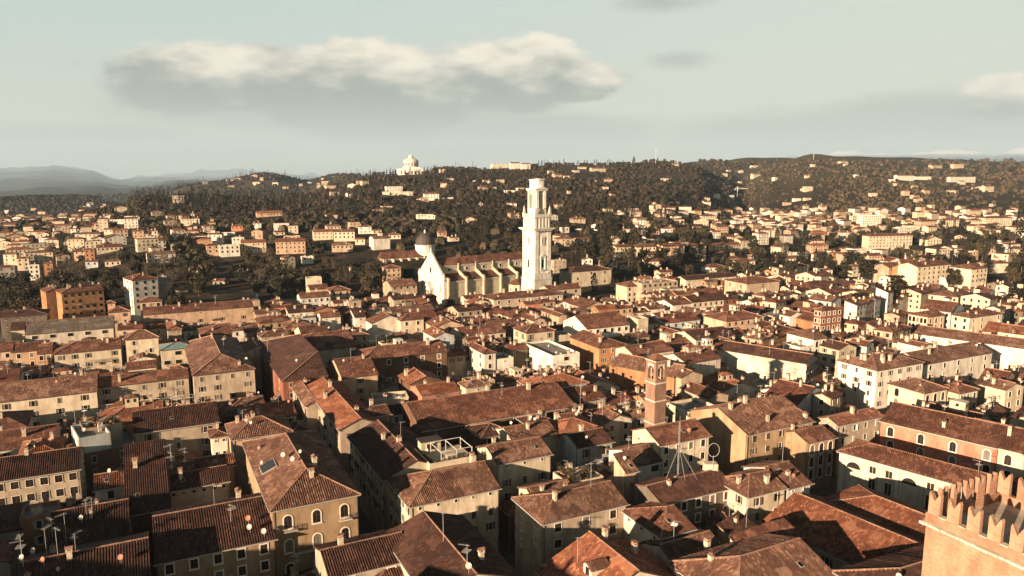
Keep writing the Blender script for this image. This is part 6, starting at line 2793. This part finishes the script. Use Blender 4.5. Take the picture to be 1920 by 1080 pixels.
def crown(kind, nleaf, seed, leaf=.42):
    """unit tree: height 1, width about .8 (cypress .2)"""
    rnd = random.Random(seed)
    b = MB()
    if kind in ('broad', 'dark', 'bare'):
        cl = []
        for i in range(15):
            a = rnd.uniform(0, 6.28)
            r = rnd.uniform(.05, .34)
            z = rnd.uniform(.34, .84)
            r *= sqrt(max(.12, 1 - ((z - .55) / .42) ** 2))
            cl.append((Vector((r * cos(a), r * sin(a), z)), rnd.uniform(.09, .17)))
        for i in range(nleaf):
            c, r = rnd.choice(cl)
            d = Vector((rnd.gauss(0, 1), rnd.gauss(0, 1), rnd.gauss(0, .8)))
            d.normalize()
            p = c + d * r * rnd.uniform(.55, 1.05)
            leaf_quad(b, p, leaf * rnd.uniform(.6, 1.2) * (.55 if kind == 'bare' else 1), rnd)
    elif kind == 'cypress':
        for i in range(nleaf):
            z = rnd.random() ** .9
            r = .105 * sin(min(1, z * 1.6 + .18) * pi * .5) * (1 - max(0, z - .45) / .57) ** .75 + .006
            a = rnd.uniform(0, 6.28)
            rr = r * rnd.uniform(.6, 1.08)
            leaf_quad(b, Vector((rr * cos(a), rr * sin(a), .04 + z * .96)), leaf * rnd.uniform(.5, 1.1), rnd)
    elif kind == 'cedar':
        for lay in range(9):
            z = .22 + lay * .085
            rad = .48 * (1 - (z - .2) * .85) * rnd.uniform(.8, 1.1)
            nb = 7
            a0 = rnd.uniform(0, 6)
            for i in range(nb):
                a = a0 + i * 6.28 / nb + rnd.uniform(-.2, .2)
                L = rad * rnd.uniform(.6, 1.1)
                for j in range(max(2, nleaf // 63)):
                    t = rnd.random() ** .6
                    w = .11 * t + .03
                    p = Vector((cos(a) * L * t, sin(a) * L * t, z + .03 * t + rnd.uniform(-.02, .025))) + Vector((-sin(a), cos(a), 0)) * rnd.uniform(-w, w)
                    leaf_quad(b, p, leaf * rnd.uniform(.6, 1.1), rnd, 0, 1.2)
    return b


def dome_crown(seed, narrow=False):
    """lumpy closed crown for trees a few pixels wide, with loose sprays of leaves over it"""
    rnd = random.Random(seed)
    b = MB()
    n, m = (7, 4)
    rows = []
    ph = [rnd.uniform(0, 6.28) for _ in range(3)]
    for j in range(m + 1):
        t = j / m
        row = []
        for i in range(n):
            a = 2 * pi * i / n
            lump = 1 + .18 * sin(2 * a + ph[0]) + .15 * sin(3 * a + ph[1] + 2 * t) + rnd.uniform(-.13, .13)
            r = .44 * (sin(pi * (.18 + .82 * t)) ** .6) * lump if j < m else .02
            row.append(((r * cos(a)), (r * sin(a)), .12 + .86 * (1 - cos(pi * t)) / 2 + rnd.uniform(-.05, .05)))
        rows.append(row)
    for j in range(m):
        for i in range(n):
            k = (i + 1) % n
            b.poly([rows[j][i], rows[j][k], rows[j + 1][k], rows[j + 1][i]], 0)
    for i in range(16):
        a, z = rnd.uniform(0, 6.28), rnd.uniform(.3, 1.0)
        r = .42 * sqrt(max(.05, 1 - ((z - .5) / .56) ** 2)) * rnd.uniform(.9, 1.15)
        leaf_quad(b, Vector((r * cos(a), r * sin(a), z)), .11, rnd)
    return b


def trunk_mb(kind, seed):
    rnd = random.Random(seed)
    b = MB()
    if kind == 'cypress':
        b.rod((0, 0, -.03), (0, 0, .5), .014, 5, 0, .006)
        return b
    b.rod((0, 0, -.05), (.01, 0, .36), .026, 6, 0, .018)
    if kind == 'cedar':
        b.rod((.01, 0, .36), (0, 0, .95), .018, 5, 0, .004)
        for i in range(12):
            a = i * 2.4
            z = .25 + i * .05
            b.rod((0, 0, z), (cos(a) * .36 * (1.1 - z), sin(a) * .36 * (1.1 - z), z + .04), .008, 4, 0, .003)
        return b
    for i in range(7):
        a = i * 6.28 / 7 + rnd.uniform(-.3, .3)
        r = rnd.uniform(.14, .28)
        z = rnd.uniform(.55, .78)
        p0 = Vector((.01, 0, rnd.uniform(.28, .36)))
        p1 = Vector((cos(a) * r, sin(a) * r, z))
        b.rod(p0, p1, .012, 4, 0, .005)
        for j in range(4 if kind == 'bare' else 1):
            q = p1 + Vector((rnd.uniform(-.12, .12), rnd.uniform(-.12, .12), rnd.uniform(.08, .2)))
            b.rod(p0.lerp(p1, rnd.uniform(.5, 1)), q, .005, 3, 0, .002)
    return b


TP = {}


def tree_mesh(kind, var):
    key = (kind, var)
    if key not in TP:
        n, lf, mt = dict(broad=(900, .040, L_BROAD), dark=(1100, .042, L_DARK), bare=(520, .034, L_BARE), cypress=(420, .030, L_CYP), cedar=(1300, .048, L_DARK))[kind]
        TP[key] = (crown(kind, n, 11 + var * 7, lf).mesh('crown', [mt]), trunk_mb(kind, 5 + var).mesh('trunk', [M_BARK]))
    return TP[key]


TN_ = dict(broad=('broad_tree', 'tree'), dark=('evergreen_tree', 'tree'), bare=('bare_tree', 'tree'), cypress=('cypress_tree', 'cypress'), cedar=('cedar_tree', 'cedar'))
rt = random.Random(12)


def tree(kind, p, hgt, wid, label, group=None):
    nm, cat = TN_[kind]
    cr, tr = tree_mesh(kind, rt.randrange(3))
    root = link(nm, None, None, p, rt.uniform(0, 6.28))
    w_ = wid / (.21 if kind == 'cypress' else .82)
    tag(root, label, cat, group)
    link('crown', cr, root, (0, 0, 0), 0, (w_, w_, hgt))
    link('trunk', tr, root, (0, 0, 0), 0, (w_, w_, hgt))
    TAKEN.append((p.x, p.y, wid * .4))


# single trees: tile xcentre ybase height_px width_px kind | label
for ln in TREES.strip().splitlines():
    a_, lab = [q.strip() for q in ln.split('|')]
    tl, xc, yb, hp, wp, kd = a_.split()
    X_, Y_ = px(tl, float(xc), float(yb))
    X1 = px(tl, 0, float(yb) - float(hp))[1]
    sc_ = TILE[tl][2]
    g = at_ground(X_, Y_)
    # trees among houses: lift the visible foot to the ground behind the roofs
    s = (g - CAMP).dot(FWD) / F
    tree(kd, g, float(hp) / sc_ * s * 1.02, float(wp) / sc_ * s, lab)

for (gx, gy, kd, hgt, wd) in GARDEN:
    g = Vector((gx, gy, terrain(gx, gy)))
    X_, Y_ = proj((g.x, g.y, g.z + hgt * .7))
    tree(kd, g, hgt, wd, rel_far('%s garden tree' % ADJ[kd], X_, Y_), 'park and garden trees')

# parks and gardens: many trees each
PARKS = [  # x0 x1 y0 y1 count kinds hmin hmax group
    (330, 720, 470, 548, 190, ['broad', 'broad', 'bare', 'dark', 'dark'], 11, 17, 'trees of the park between town and hill', 'tree in the dark park beyond the old town roofs'),
    (95, 335, 490, 585, 130, ['broad', 'bare', 'bare', 'dark'], 11, 16, 'trees behind the orange red villa', 'tree in the shaded grove behind the orange red villa'),
    (0, 100, 515, 585, 40, ['dark', 'broad'], 11, 15, 'trees at the shaded picture edge', 'dark tree in the shaded grove at the picture edge'),
    (1050, 1230, 425, 485, 70, ['broad', 'dark', 'dark', 'cypress'], 9, 14, 'trees right of the bell tower', 'garden tree on the low ground beyond the bell tower'),
    (600, 712, 495, 530, 20, ['dark', 'broad'], 8, 12, 'trees before the domed church', 'tree in the walled garden before the domed church'),
    (840, 980, 440, 478, 26, ['broad', 'dark'], 8, 12, 'trees behind the cathedral nave', 'tree on the river bank behind the cathedral nave'),
]
ADJ_ = dict(broad='brownish', bare='leafless', dark='dark evergreen', cypress='slender', cedar='wide')
for (x0, x1, y0, y1, n, kinds, h0, h1, grp, lab) in PARKS:
    for i in range(n):
        X_, Y_ = rt.uniform(x0, x1), rt.uniform(y0, y1)
        kd = rt.choice(kinds)
        hgt = rt.uniform(h0, h1) * (1.2 if kd == 'cypress' else 1)
        g = at_ground(X_, Y_, hgt * .35)
        if g is None:
            continue
        g.z = terrain(g.x, g.y)
        wd = hgt * rt.uniform(.7, 1.05) if kd != 'cypress' else hgt * .2
        if any(abs(g.x - q[0]) < wd * .3 + q[2] and abs(g.y - q[1]) < wd * .3 + q[2] for q in TAKEN):
            continue
        if any(sat(corners(g - Vector((wd / 3, wd / 3, 0)), wd * .6, wd * .6, 90), cc) for cc, _ in RECTS if abs(cc[0].x - g.x) < 60 and abs(cc[0].y - g.y) < 60):
            continue
        tree(kd, g, hgt, wd, rel_far(ADJ[kd] + ' park tree', X_, Y_), 'park and garden trees')

# cypresses one can count on the hill
CYP = [(690, 830, 316, 336, 46, 'beside the hilltop sanctuary'), (840, 1000, 322, 345, 20, 'below the hilltop monastery'), (1010, 1260, 302, 318, 26, 'along the ridge near the mast'),
       (270, 560, 366, 405, 50, 'on the crest of the lower hill'), (560, 700, 335, 400, 16, 'on the slope under the sanctuary'), (860, 985, 370, 440, 60, 'in the grove above the bell tower'),
       (1050, 1260, 395, 425, 36, 'at the hill foot right of the bell tower'), (1330, 1560, 360, 400, 14, 'on the valley side'), (1600, 1900, 300, 330, 12, 'on the far ridge'),
       (200, 330, 395, 430, 12, 'above the far plain')]
for (x0, x1, y0, y1, n, where) in CYP:
    for i in range(n):
        g = at_ground(rt.uniform(x0, x1), rt.uniform(y0, y1))
        if g is None or any(abs(g.x - q[0]) < q[2] and abs(g.y - q[1]) < q[2] for q in TAKEN):
            continue
        hgt = rt.uniform(11, 19)
        X_, Y_ = proj((g.x, g.y, g.z + hgt * .6))
        tree('cypress', g, hgt, hgt * rt.uniform(.17, .24), rel_far('%s cypress' % ('tall' if hgt > 15.5 else 'low'), X_, Y_), 'cypresses on the slopes')


# the woods on the slopes, too many to count
def woods(name, label, kinds, N, seed, zone, sizes, cellmax):
    rnd = random.Random(seed)
    protos = []
    for kd, nl, lf in kinds:
        for v_ in range(3):
            b = dome_crown(seed + v_ * 3 + nl) if lf < .135 and kd != 'cypress' else crown(kd, nl, seed + v_ * 3 + 1, lf)
            protos.append((kd, b.v, b.f))
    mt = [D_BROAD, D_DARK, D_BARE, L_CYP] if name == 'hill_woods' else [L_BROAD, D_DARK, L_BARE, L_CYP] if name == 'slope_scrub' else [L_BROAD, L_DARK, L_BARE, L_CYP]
    mi_ = dict(broad=0, dark=1, bare=2, cypress=3)
    V, Fc, MI = [], [], []
    cnt = 0
    for i in range(N):
        X_, Y_ = rnd.uniform(zone[0], zone[1]), rnd.uniform(zone[2], zone[3])
        g = at_ground(X_, Y_, 2.0)
        if g is None:
            continue
        d = g.length
        if d < 600 or d > 5000:
            continue
        if noise.noise((g.x / 90.0, g.y / 90.0, 5.5)) + rnd.uniform(-.35, .35) < -.22:
            continue
        kd, pv, pf = protos[rnd.randrange(len(protos))]
        if kd == 'cypress' and noise.noise((g.x / 140.0, g.y / 140.0, 1.5)) < .02:
            continue
        far_k = max(1.0, d / 1700.0)
        hgt = rnd.uniform(*sizes) * far_k
        if any(abs(g.x - q[0]) < q[2] + hgt * .3 and abs(g.y - q[1]) < q[2] + hgt * .3 for q in TAKEN_FAST.get((int(g.x // 60), int(g.y // 60)), ())):
            continue
        wd = hgt * (rnd.uniform(.95, 1.4) if kd != 'cypress' else 1.0)
        if kd == 'cypress':
            hgt *= 1.7
            wd = hgt
        z = terrain(g.x, g.y) - (hgt * .16 if kd != 'cypress' else 0)
        ca, sa = cos(i * 1.7), sin(i * 1.7)
        base_ = len(V)
        V.extend([(g.x + (p[0] * ca - p[1] * sa) * wd, g.y + (p[0] * sa + p[1] * ca) * wd, z + p[2] * hgt) for p in pv])
        Fc.extend([tuple(base_ + q for q in f) for f in pf])
        MI.extend([mi_[kd]] * len(pf))
        cnt += 1
    me = bpy.data.meshes.new(name)
    me.from_pydata(V, [], Fc)
    for m in mt:
        me.materials.append(m)
    me.polygons.foreach_set('material_index', MI)
    o = link(name, me)
    o['kind'] = 'stuff'
    o['label'] = label
    print(name, cnt, len(Fc))


TAKEN_FAST = {}
for q in TAKEN:
    for i in (-1, 0, 1):
        for j in (-1, 0, 1):
            TAKEN_FAST.setdefault((int(q[0] // 60) + i, int(q[1] // 60) + j), []).append(q)
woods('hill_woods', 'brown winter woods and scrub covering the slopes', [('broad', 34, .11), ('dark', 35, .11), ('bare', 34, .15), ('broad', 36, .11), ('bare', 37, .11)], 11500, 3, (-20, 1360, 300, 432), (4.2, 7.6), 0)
woods('slope_scrub', 'olive and bare scrub on the terraced slopes across the valley', [('broad', 34, .11), ('bare', 35, .11), ('dark', 34, .11), ('broad', 36, .11), ('bare', 37, .11)], 4600, 21, (1330, 1990, 300, 425), (3.6, 7.2), 0)
woods('hill_cypresses', 'dark cypress groves on the slopes', [('cypress', 26, .055)], 2600, 8, (240, 1400, 310, 432), (6.5, 10), 0)
woods('foot_woods', 'garden trees and scrub between the houses at the hill foot', [('broad', 44, .10), ('dark', 44, .10), ('bare', 40, .14)], 1500, 15, (0, 1960, 410, 492), (6.0, 10), 0)

# ------------------------------------------------------------------ tall palaces beyond the left edge of the picture, up the sun from the shaded corner
def neighbour(cx, cy, L, D, az_, h, label):
    ang = az_
    A, B = frame_vecs(ang)
    P0 = Vector((cx, cy, 0)) - B * (L / 2) - A * (D / 2)
    root, walls, roof, rzf = build_house('palace', P0, L, D, ang, h, 'H', .36, 'beige', 'mid', 's*/s*', False, 4, 4, 1, 1, random.Random(5), joined=True)
    tag(root, label, 'palace')


neighbour(-119, 76, 80, 15, -49, 29.0, 'high palace outside the picture that shades the lower corner')
neighbour(-43, 57, 32, 13, -49, 30.0, 'tall house outside the picture that shades the white courtyard')


# ------------------------------------------------------------------ lattice mast and ring aerial on the roof ledge
def mast():
    hb_ = 17.0
    X_, Y_ = px('C', 1337, 395)
    P = at_z(X_, Y_, hb_)
    d = (P - CAMP).dot(FWD)
    root = link('lattice_mast', None, None, P, .4)
    tag(root, 'tall thin lattice mast held by slanting stays above the shaded flat roof', 'mast')
    H = (395 + 10) / 3.6 * d / F * .92
    b = MB()
    r = .2
    leg = [Vector((r * cos(a), r * sin(a), 0)) for a in (0, 2.094, 4.189)]
    for l in leg:
        b.rod(l, l + Vector((0, 0, H)), .035, 4)
    z = 0.0
    k = 0
    while z < H - .6:
        for i in range(3):
            p, q = leg[i], leg[(i + 1) % 3]
            b.rod(p + Vector((0, 0, z)), q + Vector((0, 0, z + .6)), .02, 3)
        z += .6
    b.rod((0, 0, H), (0, 0, H + 1.2), .03, 4)
    b.obj('lattice', M_METAL, root)
    for i, (dx, dy) in enumerate(((4.6, -3.2), (-3.8, -2.2), (1.0, -4.6))):
        s_ = MB()
        s_.rod((0, 0, 6.4), (dx * .8, dy * .8, -.3), .035, 4)
        s_.obj('stay', M_METAL, root, (0, 0, 0), -.4)
    c = MB()
    c.box(-.5, .5, -.35, .35, 0, 1.0)
    c.obj('equipment_box', M_GUT, root, (-1.4, -1.5, -.6))


mast()


def ring_aerial():
    X_, Y_ = px('C', 1567, 395)
    P = at_z(X_, Y_, 16.4)
    d = (P - CAMP).dot(FWD)
    s_ = d / F / 3.6
    root = link('ring_aerial', None, None, P - Vector((0, 0, 1.0)), 0)
    tag(root, 'white ring shaped aerial standing on a cream rooftop block', 'aerial')
    b = MB()
    b.box(-1.7, 1.2, -.2, 1.8, -1.0, 3.4)
    b.obj('block', wall_mat('cream'), root)
    b = MB()
    zc = 1.0 + (395 - 218) * s_
    R_ = 38 * s_
    b.rod((0, -.35, 0), (0, -.35, zc - R_), .05, 5)
    n = 28
    for i in range(n):
        a0, a1 = 2 * pi * i / n, 2 * pi * (i + 1) / n
        b.rod((R_ * cos(a0), -.35, zc + R_ * 1.25 * sin(a0)), (R_ * cos(a1), -.35, zc + R_ * 1.25 * sin(a1)), .05, 4)
    b.obj('ring', M_DISHW, root)


ring_aerial()


# ------------------------------------------------------------------ roof terrace with a white pergola
def pergola():
    P = at_z(*px('B', 1395, 305), 18.2)
    A, B = frame_vecs(63.4)
    Q = solve_len(P, B, (px('B', 1632, 0)[0] - 960) / F)
    W = 7.5
    D = 8.0
    root = link('pergola_terrace', None, None, (P.x, P.y, 0), R(90 - 63.4))
    tag(root, 'roof terrace with a white open pergola, table and pot plants along its railing', 'terrace')
    z = 17.4
    b = MB()
    b.box(-3.0, W + .8, -.6, D + 2.0, -1, z)
    b.box(-3.0, W + .8, -.6, -.35, z + .001, z + .9)
    b.box(-3.0, -2.75, -.34, D + 2.0, z + .001, z + .9)
    b.obj('walls', wall_mat('cream'), root)
    b = MB()
    b.box(-2.0, 2.8, D - .5, D + 2.0, z + .002, z + 3.0)
    cb = b.obj('cabin', wall_mat('cream'), root)
    b = MB()
    b.box(-2.3, 3.1, D - 1.0, D + 2.3, z + 3.002, z + 3.2)
    for i in range(14):
        b.box(-2.2 + i * .38, -2.12 + i * .38, D - 1.0, D + 2.2, z + 3.202, z + 3.26)
    b.obj('cabin_roof', M_LEAD, cb)
    add_window(cb, 'b', (.4, D - .5, z + 1.6), 0, True)
    pm = plain('pergola_white', (.46, .44, .39), .6)
    post = MB()
    post.box(-.07, .07, -.07, .07, 0, 2.75)
    pme = post.mesh('post', [pm])
    for x in (0, W / 2, W):
        for y in (0, D - 1.2):
            link('post', pme, root, (x, y, z + .002))
    bx_ = MB()
    bx_.box(-.06, .06, -.1, D - 1.1, 0, .14)
    bme = bx_.mesh('beam', [pm])
    for x in (0, W / 2, W):
        link('beam', bme, root, (x, 0, z + 2.754))
    cx_ = MB()
    cx_.box(-.1, W + .1, -.06, .06, 0, .12)
    cme = cx_.mesh('beam', [pm])
    for y in (0, D - 1.2):
        link('beam', cme, root, (0, y, z + 2.9))
    t = MB()
    t.box(-1.1, 1.1, -.45, .45, .70, .76)
    for x in (-1, 1):
        for y in (-.38, .38):
            t.box(x - .04, x + .04, y - .04, y + .04, 0, .698)
    tb = t.obj('table', M_FRAME, None, (0, 0, 0))
    tb.location = Matrix.Rotation(R(90 - 63.4), 3, 'Z') @ Vector((W * .45, 2.8, 0)) + Vector((P.x, P.y, z + .003))
    tb.rotation_euler = (0, 0, R(90 - 63.4))
    tag(tb, 'pale dining table under the white pergola', 'table')
    M3 = Matrix.Rotation(R(90 - 63.4), 3, 'Z')
    rr = random.Random(4)
    for i in range(9):
        ploc = M3 @ Vector((-1.4 + i * 1.15, -.05 + .2 * (i % 2), 0)) + Vector((P.x, P.y, z + .004))
        pot_plant(ploc, rr, 'bushy pot plant in the row along the pergola terrace railing', 'pot plants along the pergola railing')


PPM = {}


def pot_plant(loc, rr, label, group, s=1.0):
    if not PPM:
        for v_ in range(3):
            r2 = random.Random(v_)
            b = MB()
            for i in range(70):
                d = Vector((r2.gauss(0, 1), r2.gauss(0, 1), r2.gauss(0, 1))).normalized() * r2.uniform(.2, .5)
                leaf_quad(b, Vector((d.x, d.y, .95 + d.z * 1.1)), .13, r2)
            p = MB()
            p.lathe([(.18, 0), (.27, .45), (.30, .46), (.30, .52), (0, .5)], 9)
            PPM[v_] = (b.mesh('foliage', [L_BROAD]), p.mesh('pot', [plain('terracotta', (.34, .15, .08))]))
    f_, p_ = PPM[rr.randrange(3)]
    root = link('pot_plant', None, None, loc, rr.uniform(0, 6), s * rr.uniform(.8, 1.25))
    tag(root, label, 'plant', group)
    link('foliage', f_, root)
    link('pot', p_, root)


pergola()


def plant_terrace(tile, x, y, z, W, D, n, label_t, label_p, seed, ang=63.4, wall='cream'):
    P = at_z(*px(tile, x, y), z + .8)
    A, B = frame_vecs(ang)
    M3 = Matrix.Rotation(R(90 - ang), 3, 'Z')
    root = link('roof_terrace', None, None, (P.x, P.y, 0), R(90 - ang))
    tag(root, label_t, 'terrace')
    b = MB()
    b.box(0, W, 0, D, -1, z)
    t = .22
    for (x0, x1, y0, y1) in ((0, W, 0, t), (0, W, D - t, D), (0, t, t + .001, D - t - .001), (W - t, W, t + .001, D - t - .001)):
        b.box(x0, x1, y0, y1, z + .001, z + .8)
    b.obj('walls', wall_mat(wall), root)
    rr = random.Random(seed)
    for i in range(n):
        q = Vector((rr.uniform(.8, W - .8), rr.choice((rr.uniform(.6, 1.4), rr.uniform(.6, D - .8))), 0))
        pot_plant(M3 @ q + Vector((P.x, P.y, z + .003)), rr, label_p, label_p.replace('plant', 'plants'), rr.uniform(.9, 1.5))
    HOUSES.append((Vector((P.x, P.y, 0)), W, D, ang, z))


plant_terrace('C', 600, 455, 14.4, 9, 7, 16, 'roof terrace crowded with shrubs and pots beside the slim tower room', 'shrub in a pot on the crowded terrace by the slim tower room', 3)
plant_terrace('A', 560, 90, 16.6, 9, 7, 14, 'untidy planted terrace on top of the pale blue sided block', 'potted plant on the terrace above the pale bluish wall', 5, 54, 'beige')
plant_terrace('F', 1020, 312, 14.0, 9, 5, 9, 'small hedge lined terrace below the stained gable', 'shrub on the small hedge lined terrace', 8)


# ------------------------------------------------------------------ balconies, dormers and other single parts on the nearest houses
def M_bal(wd):
    return wmesh('balcony|%.1f' % wd, bal_fn(wd), [M_STONE2, M_IRON])


r_ = special('ochre corner house')
root, walls, roof, rzf, W, D = r_
# tall doors with balconies on the middle floor
for t in (.19, .84):
    link('balcony', M_bal(2.6), walls, (W * t, 0, 19.8 - 1.9 - 2.6 - .35))
link('balcony', M_bal(8.0), walls, (W * .45, 0, 19.8 - 1.9 - 4.9 - 2.6 - .35))
# roof window bay on the sunny slope
bay = MB()
bay.box(0, 3.4, 0, 4.6, 0, .25)
bay.box(.15, 3.25, .15, 4.45, .251, .27, 1)
o_ = link('roof_glazing', bay.mesh('roof_glazing', [M_GUT, M_PANE]), roof, (.6, D * .42, rzf(.6, D * .42) + .1))
o_.rotation_euler = (0, -atan(.42), 0)

r_ = special('tawny orange roof with a dormer')
root, walls, roof, rzf, W, D = r_


def dormer(roof, x, y, z, rz, wall, wd=2.2, ht=1.7, dp=3.2):
    """small gabled dormer opening toward local -y"""
    b = MB()
    b.box(-wd / 2, wd / 2, 0, dp, -1.2, ht)
    b.poly([(-wd / 2, 0, ht), (wd / 2, 0, ht), (0, 0, ht + .75)], 0)
    d_ = b.obj('dormer', wall_mat(wall), roof, (x, y, z), rz)
    r2 = MB()
    e = .3
    for s in (-1, 1):
        q = [(s * (wd / 2 + e), -.35, ht - .12), (0, -.35, ht + .82), (0, dp, ht + .82), (s * (wd / 2 + e), dp, ht - .12)]
        r2.poly(q if s < 0 else q[::-1], 0, [(p[1], abs(p[0])) for p in (q if s < 0 else q[::-1])])
        r2.poly([(p[0], p[1], p[2] - .1) for p in (q[::-1] if s < 0 else q)], 0, [(p[1], abs(p[0])) for p in q])
    r2.obj('dormer_roof', roof_mat('tan'), d_)
    add_window(d_, 'p', (0, 0, ht * .35), 0, False)


dormer(roof, W * .22, D * .42, rzf(W * .22, D * .42) + .2, -pi / 2, 'cream', 2.6, 1.4, 3.6)
r_ = special('sunlit orange hipped roof')
dormer(r_[2], 2.2, 3.0, r_[3](2.2, 3.0) + .1, 0, 'beige', 1.6, .9, 2)

# a line of washing, blinds and awnings
r_ = special('long beige house above')
root, walls, roof, rzf, W, D = r_
b = MB()
n = int(W / .5)
for i in range(n):
    x = .1 + i * (W - .2) / n
    b.box(x, x + .13, -3.1, -2.97, 8.92, 9.7)
b.box(0, W, -3.16, -2.92, 9.702, 9.86)
b.box(0, W, -3.2, -.01, 8.6, 8.9)
b.obj('balustrade', M_STONE2, walls)
r_ = special('white house with a great blank gable')
root, walls, roof, rzf, W, D = r_
b = MB()
b.box(0, W, -1.6, -.01, 11.4, 11.65)
b.box(0, W, -1.62, -1.5, 11.651, 12.5)
b.obj('balcony', M_FRAME, walls)
r_ = special('creamy white house with grey shutters')
link('balcony', M_bal(8.0), r_[1], (r_[4] * .68, 0, 11.0))
r_ = special('white corner palace with a long balcony')
link('balcony', M_bal(8.0), r_[1], (r_[4] * .6, 0, 7.0))
r_ = special('orange red villa with two floors')
link('balcony', M_bal(2.6), r_[1], (r_[4] * .42, 0, 12.2))

# parked cars along the riverside palaces
M_CARS = [plain('car_white', (.62, .60, .56), .35), plain('car_dark', (.045, .042, .042), .3), plain('car_silver', (.33, .33, .33), .3, .4), plain('car_red', (.30, .05, .035), .3)]
M_TYRE = plain('tyre', (.02, .018, .016), .8)


def car(p, rz_, mi, lab):
    root = link('parked_car', None, None, p, rz_)
    tag(root, lab, 'car', 'cars parked by the white corner palace')
    key = 'body|%d' % mi

    def body(b):
        prof_ = [(-2.1, .35), (-2.15, .75), (-1.9, .95), (-1.35, 1.0), (-.75, 1.42), (.75, 1.44), (1.45, 1.0), (2.1, .85), (2.15, .4)]
        for s in (-1, 1):
            q = [(p_[0], s * (.82 if p_[1] < 1.1 else .66), p_[1]) for p_ in prof_]
            b.poly(q[::-1] if s > 0 else q, 0)
        for i in range(len(prof_) - 1):
            a, c = prof_[i], prof_[i + 1]
            wa, wc = (.82 if a[1] < 1.1 else .66), (.82 if c[1] < 1.1 else .66)
            glassy = i in (3, 5)
            b.poly([(a[0], -wa, a[1]), (a[0], wa, a[1]), (c[0], wc, c[1]), (c[0], -wc, c[1])], 1 if glassy else 0)
        for s in (-1, 1):
            b.poly([(-1.1, s * .80, 1.03), (-.68, s * .69, 1.36), (.7, s * .69, 1.38), (1.25, s * .80, 1.03)], 1)
    link('body', wmesh(key, body, [M_CARS[mi], M_PANE]), root)
    wh = MB()
    wh.rod((0, -.1, 0), (0, .1, 0), .32, 12, 0, cap=True)
    wm_ = wmesh('wheel|c', lambda b: b.rod((0, -.1, 0), (0, .1, 0), .32, 12, 0, cap=True), [M_TYRE])
    for x in (-1.3, 1.3):
        for y in (-.78, .78):
            link('wheel', wm_, root, (x, y, .32))


CL = ['white', 'black', 'silver', 'red']
for i, (x, y, m_) in enumerate(((1850, 545, 0), (1862, 547, 1), (1875, 548, 2), (1868, 541, 1), (1886, 546, 0), (1896, 549, 1), (1905, 545, 3), (1880, 552, 2), (1893, 553, 0), (1858, 551, 1))):
    g = at_ground(x, y + 3)
    car(g, .3 + .1 * (i % 3), m_, '%s car, %sin the scattered row parked from the white corner palace outward' % (CL[m_], ORD[sorted((1850, 1862, 1875, 1868, 1886, 1896, 1905, 1880, 1893, 1858)).index(x)] or 'first '))


# radio mast and tower crane on the far slopes
def radio_mast(x, y, ytop, label):
    g = at_ground(x, y)
    d = (g - CAMP).dot(FWD)
    H = (y - ytop) * d / F
    root = link('radio_mast', None, None, g)
    tag(root, label, 'mast')
    b = MB()
    r = .9
    b.rod((0, 0, -1), (0, 0, H), r, 4, 0, .25)
    b.obj('pole', M_METAL, root)
    for k_ in (.45, .6, .75, .88):
        c = MB()
        c.box(-2.2, 2.2, -.4, .4, H * k_, H * k_ + 1.6)
        c.obj('crossarm', M_METAL, root)


radio_mast(1229, 306, 277, 'thin radio mast with crossarms on the ridge')
radio_mast(1525, 300, 285, 'short thin pole on the wooded far ridge')


def crane():
    g = at_ground(1382, 372)
    d = (g - CAMP).dot(FWD)
    s_ = d / F
    root = link('tower_crane', None, None, g)
    tag(root, 'pale tower crane in the valley between the two hills', 'crane')
    b = MB()
    H = 22 * s_
    b.rod((0, 0, -1), (0, 0, H), .9, 4)
    b.obj('tower', M_FRAME, root)
    b = MB()
    b.rod((-5 * s_, 0, H * .82), (20 * s_, 0, H * .82), .55, 4)
    b.rod((0, 0, H), (12 * s_, 0, H * .84), .2, 3)
    b.rod((0, 0, H), (-4.6 * s_, 0, H * .84), .2, 3)
    b.obj('jib', M_FRAME, root)
    b = MB()
    b.box(-5.2 * s_, -3.8 * s_, -.7, .7, H * .70, H * .8)
    b.obj('counterweight', M_GUT, root)


crane()


# thicket of aerials and dishes over the darkest roofs
def roof_spot(sp, tile, x, y, zup=0.0):
    root, walls, roof, rzf, W, D = sp
    M3 = Matrix.Rotation(-root.rotation_euler.z, 3, 'Z')
    z = 17.0
    for _ in range(6):
        P = at_z(*px(tile, x, y), z)
        q = M3 @ (P - root.location)
        q.z = 0
        xx, yy = min(max(q.x, .4), W - .4), min(max(q.y, .4), D - .4)
        z = rzf(xx, yy)
    return roof, (xx, yy, z), -root.rotation_euler.z


for nm, spots in (('darkest roof in the bottom corner', ((100, 1030, 'a'), (235, 960, 'w'), (395, 980, 'a'), (40, 1040, 'a'), (150, 1000, 'w'), (300, 1020, 'r'))),
                  ('low dark roofed house', ((320, 850, 'a'), (450, 860, 'a'), (560, 760, 'w'))),
                  ('white framed windows and a wide roof', ((1690, 800, 'w'), (1678, 740, 'r'), (1800, 860, 'w'), (1560, 720, 'a'))),
                  ('small roof with a skylight', ((1075, 400, 'w'), (1110, 395, 'a'), (1090, 350, 'a'))),
                  ('deep shaded gable roof', ((1570, 1010, 'a'), (1580, 1060, 'w'))),
                  ('ochre corner house', ((330, 300, 'w'), (395, 330, 'w'), (520, 420, 'c')))):
    for (x, y, k_) in spots:
        roof, loc, rz0 = roof_spot(special(nm), 'B' if nm[:5] in ('deep ', 'ochre') else 'A', x, y)
        if k_ == 'a':
            aerial(roof, loc, rt.randrange(3), rt.uniform(0, 6), 1.1)
        elif k_ == 'c':
            chimney(roof, loc, 0, .9)
        else:
            dish(roof, loc, int(k_ == 'r'), rz0 + rt.uniform(-.5, .1), 1.08)

word_labels()
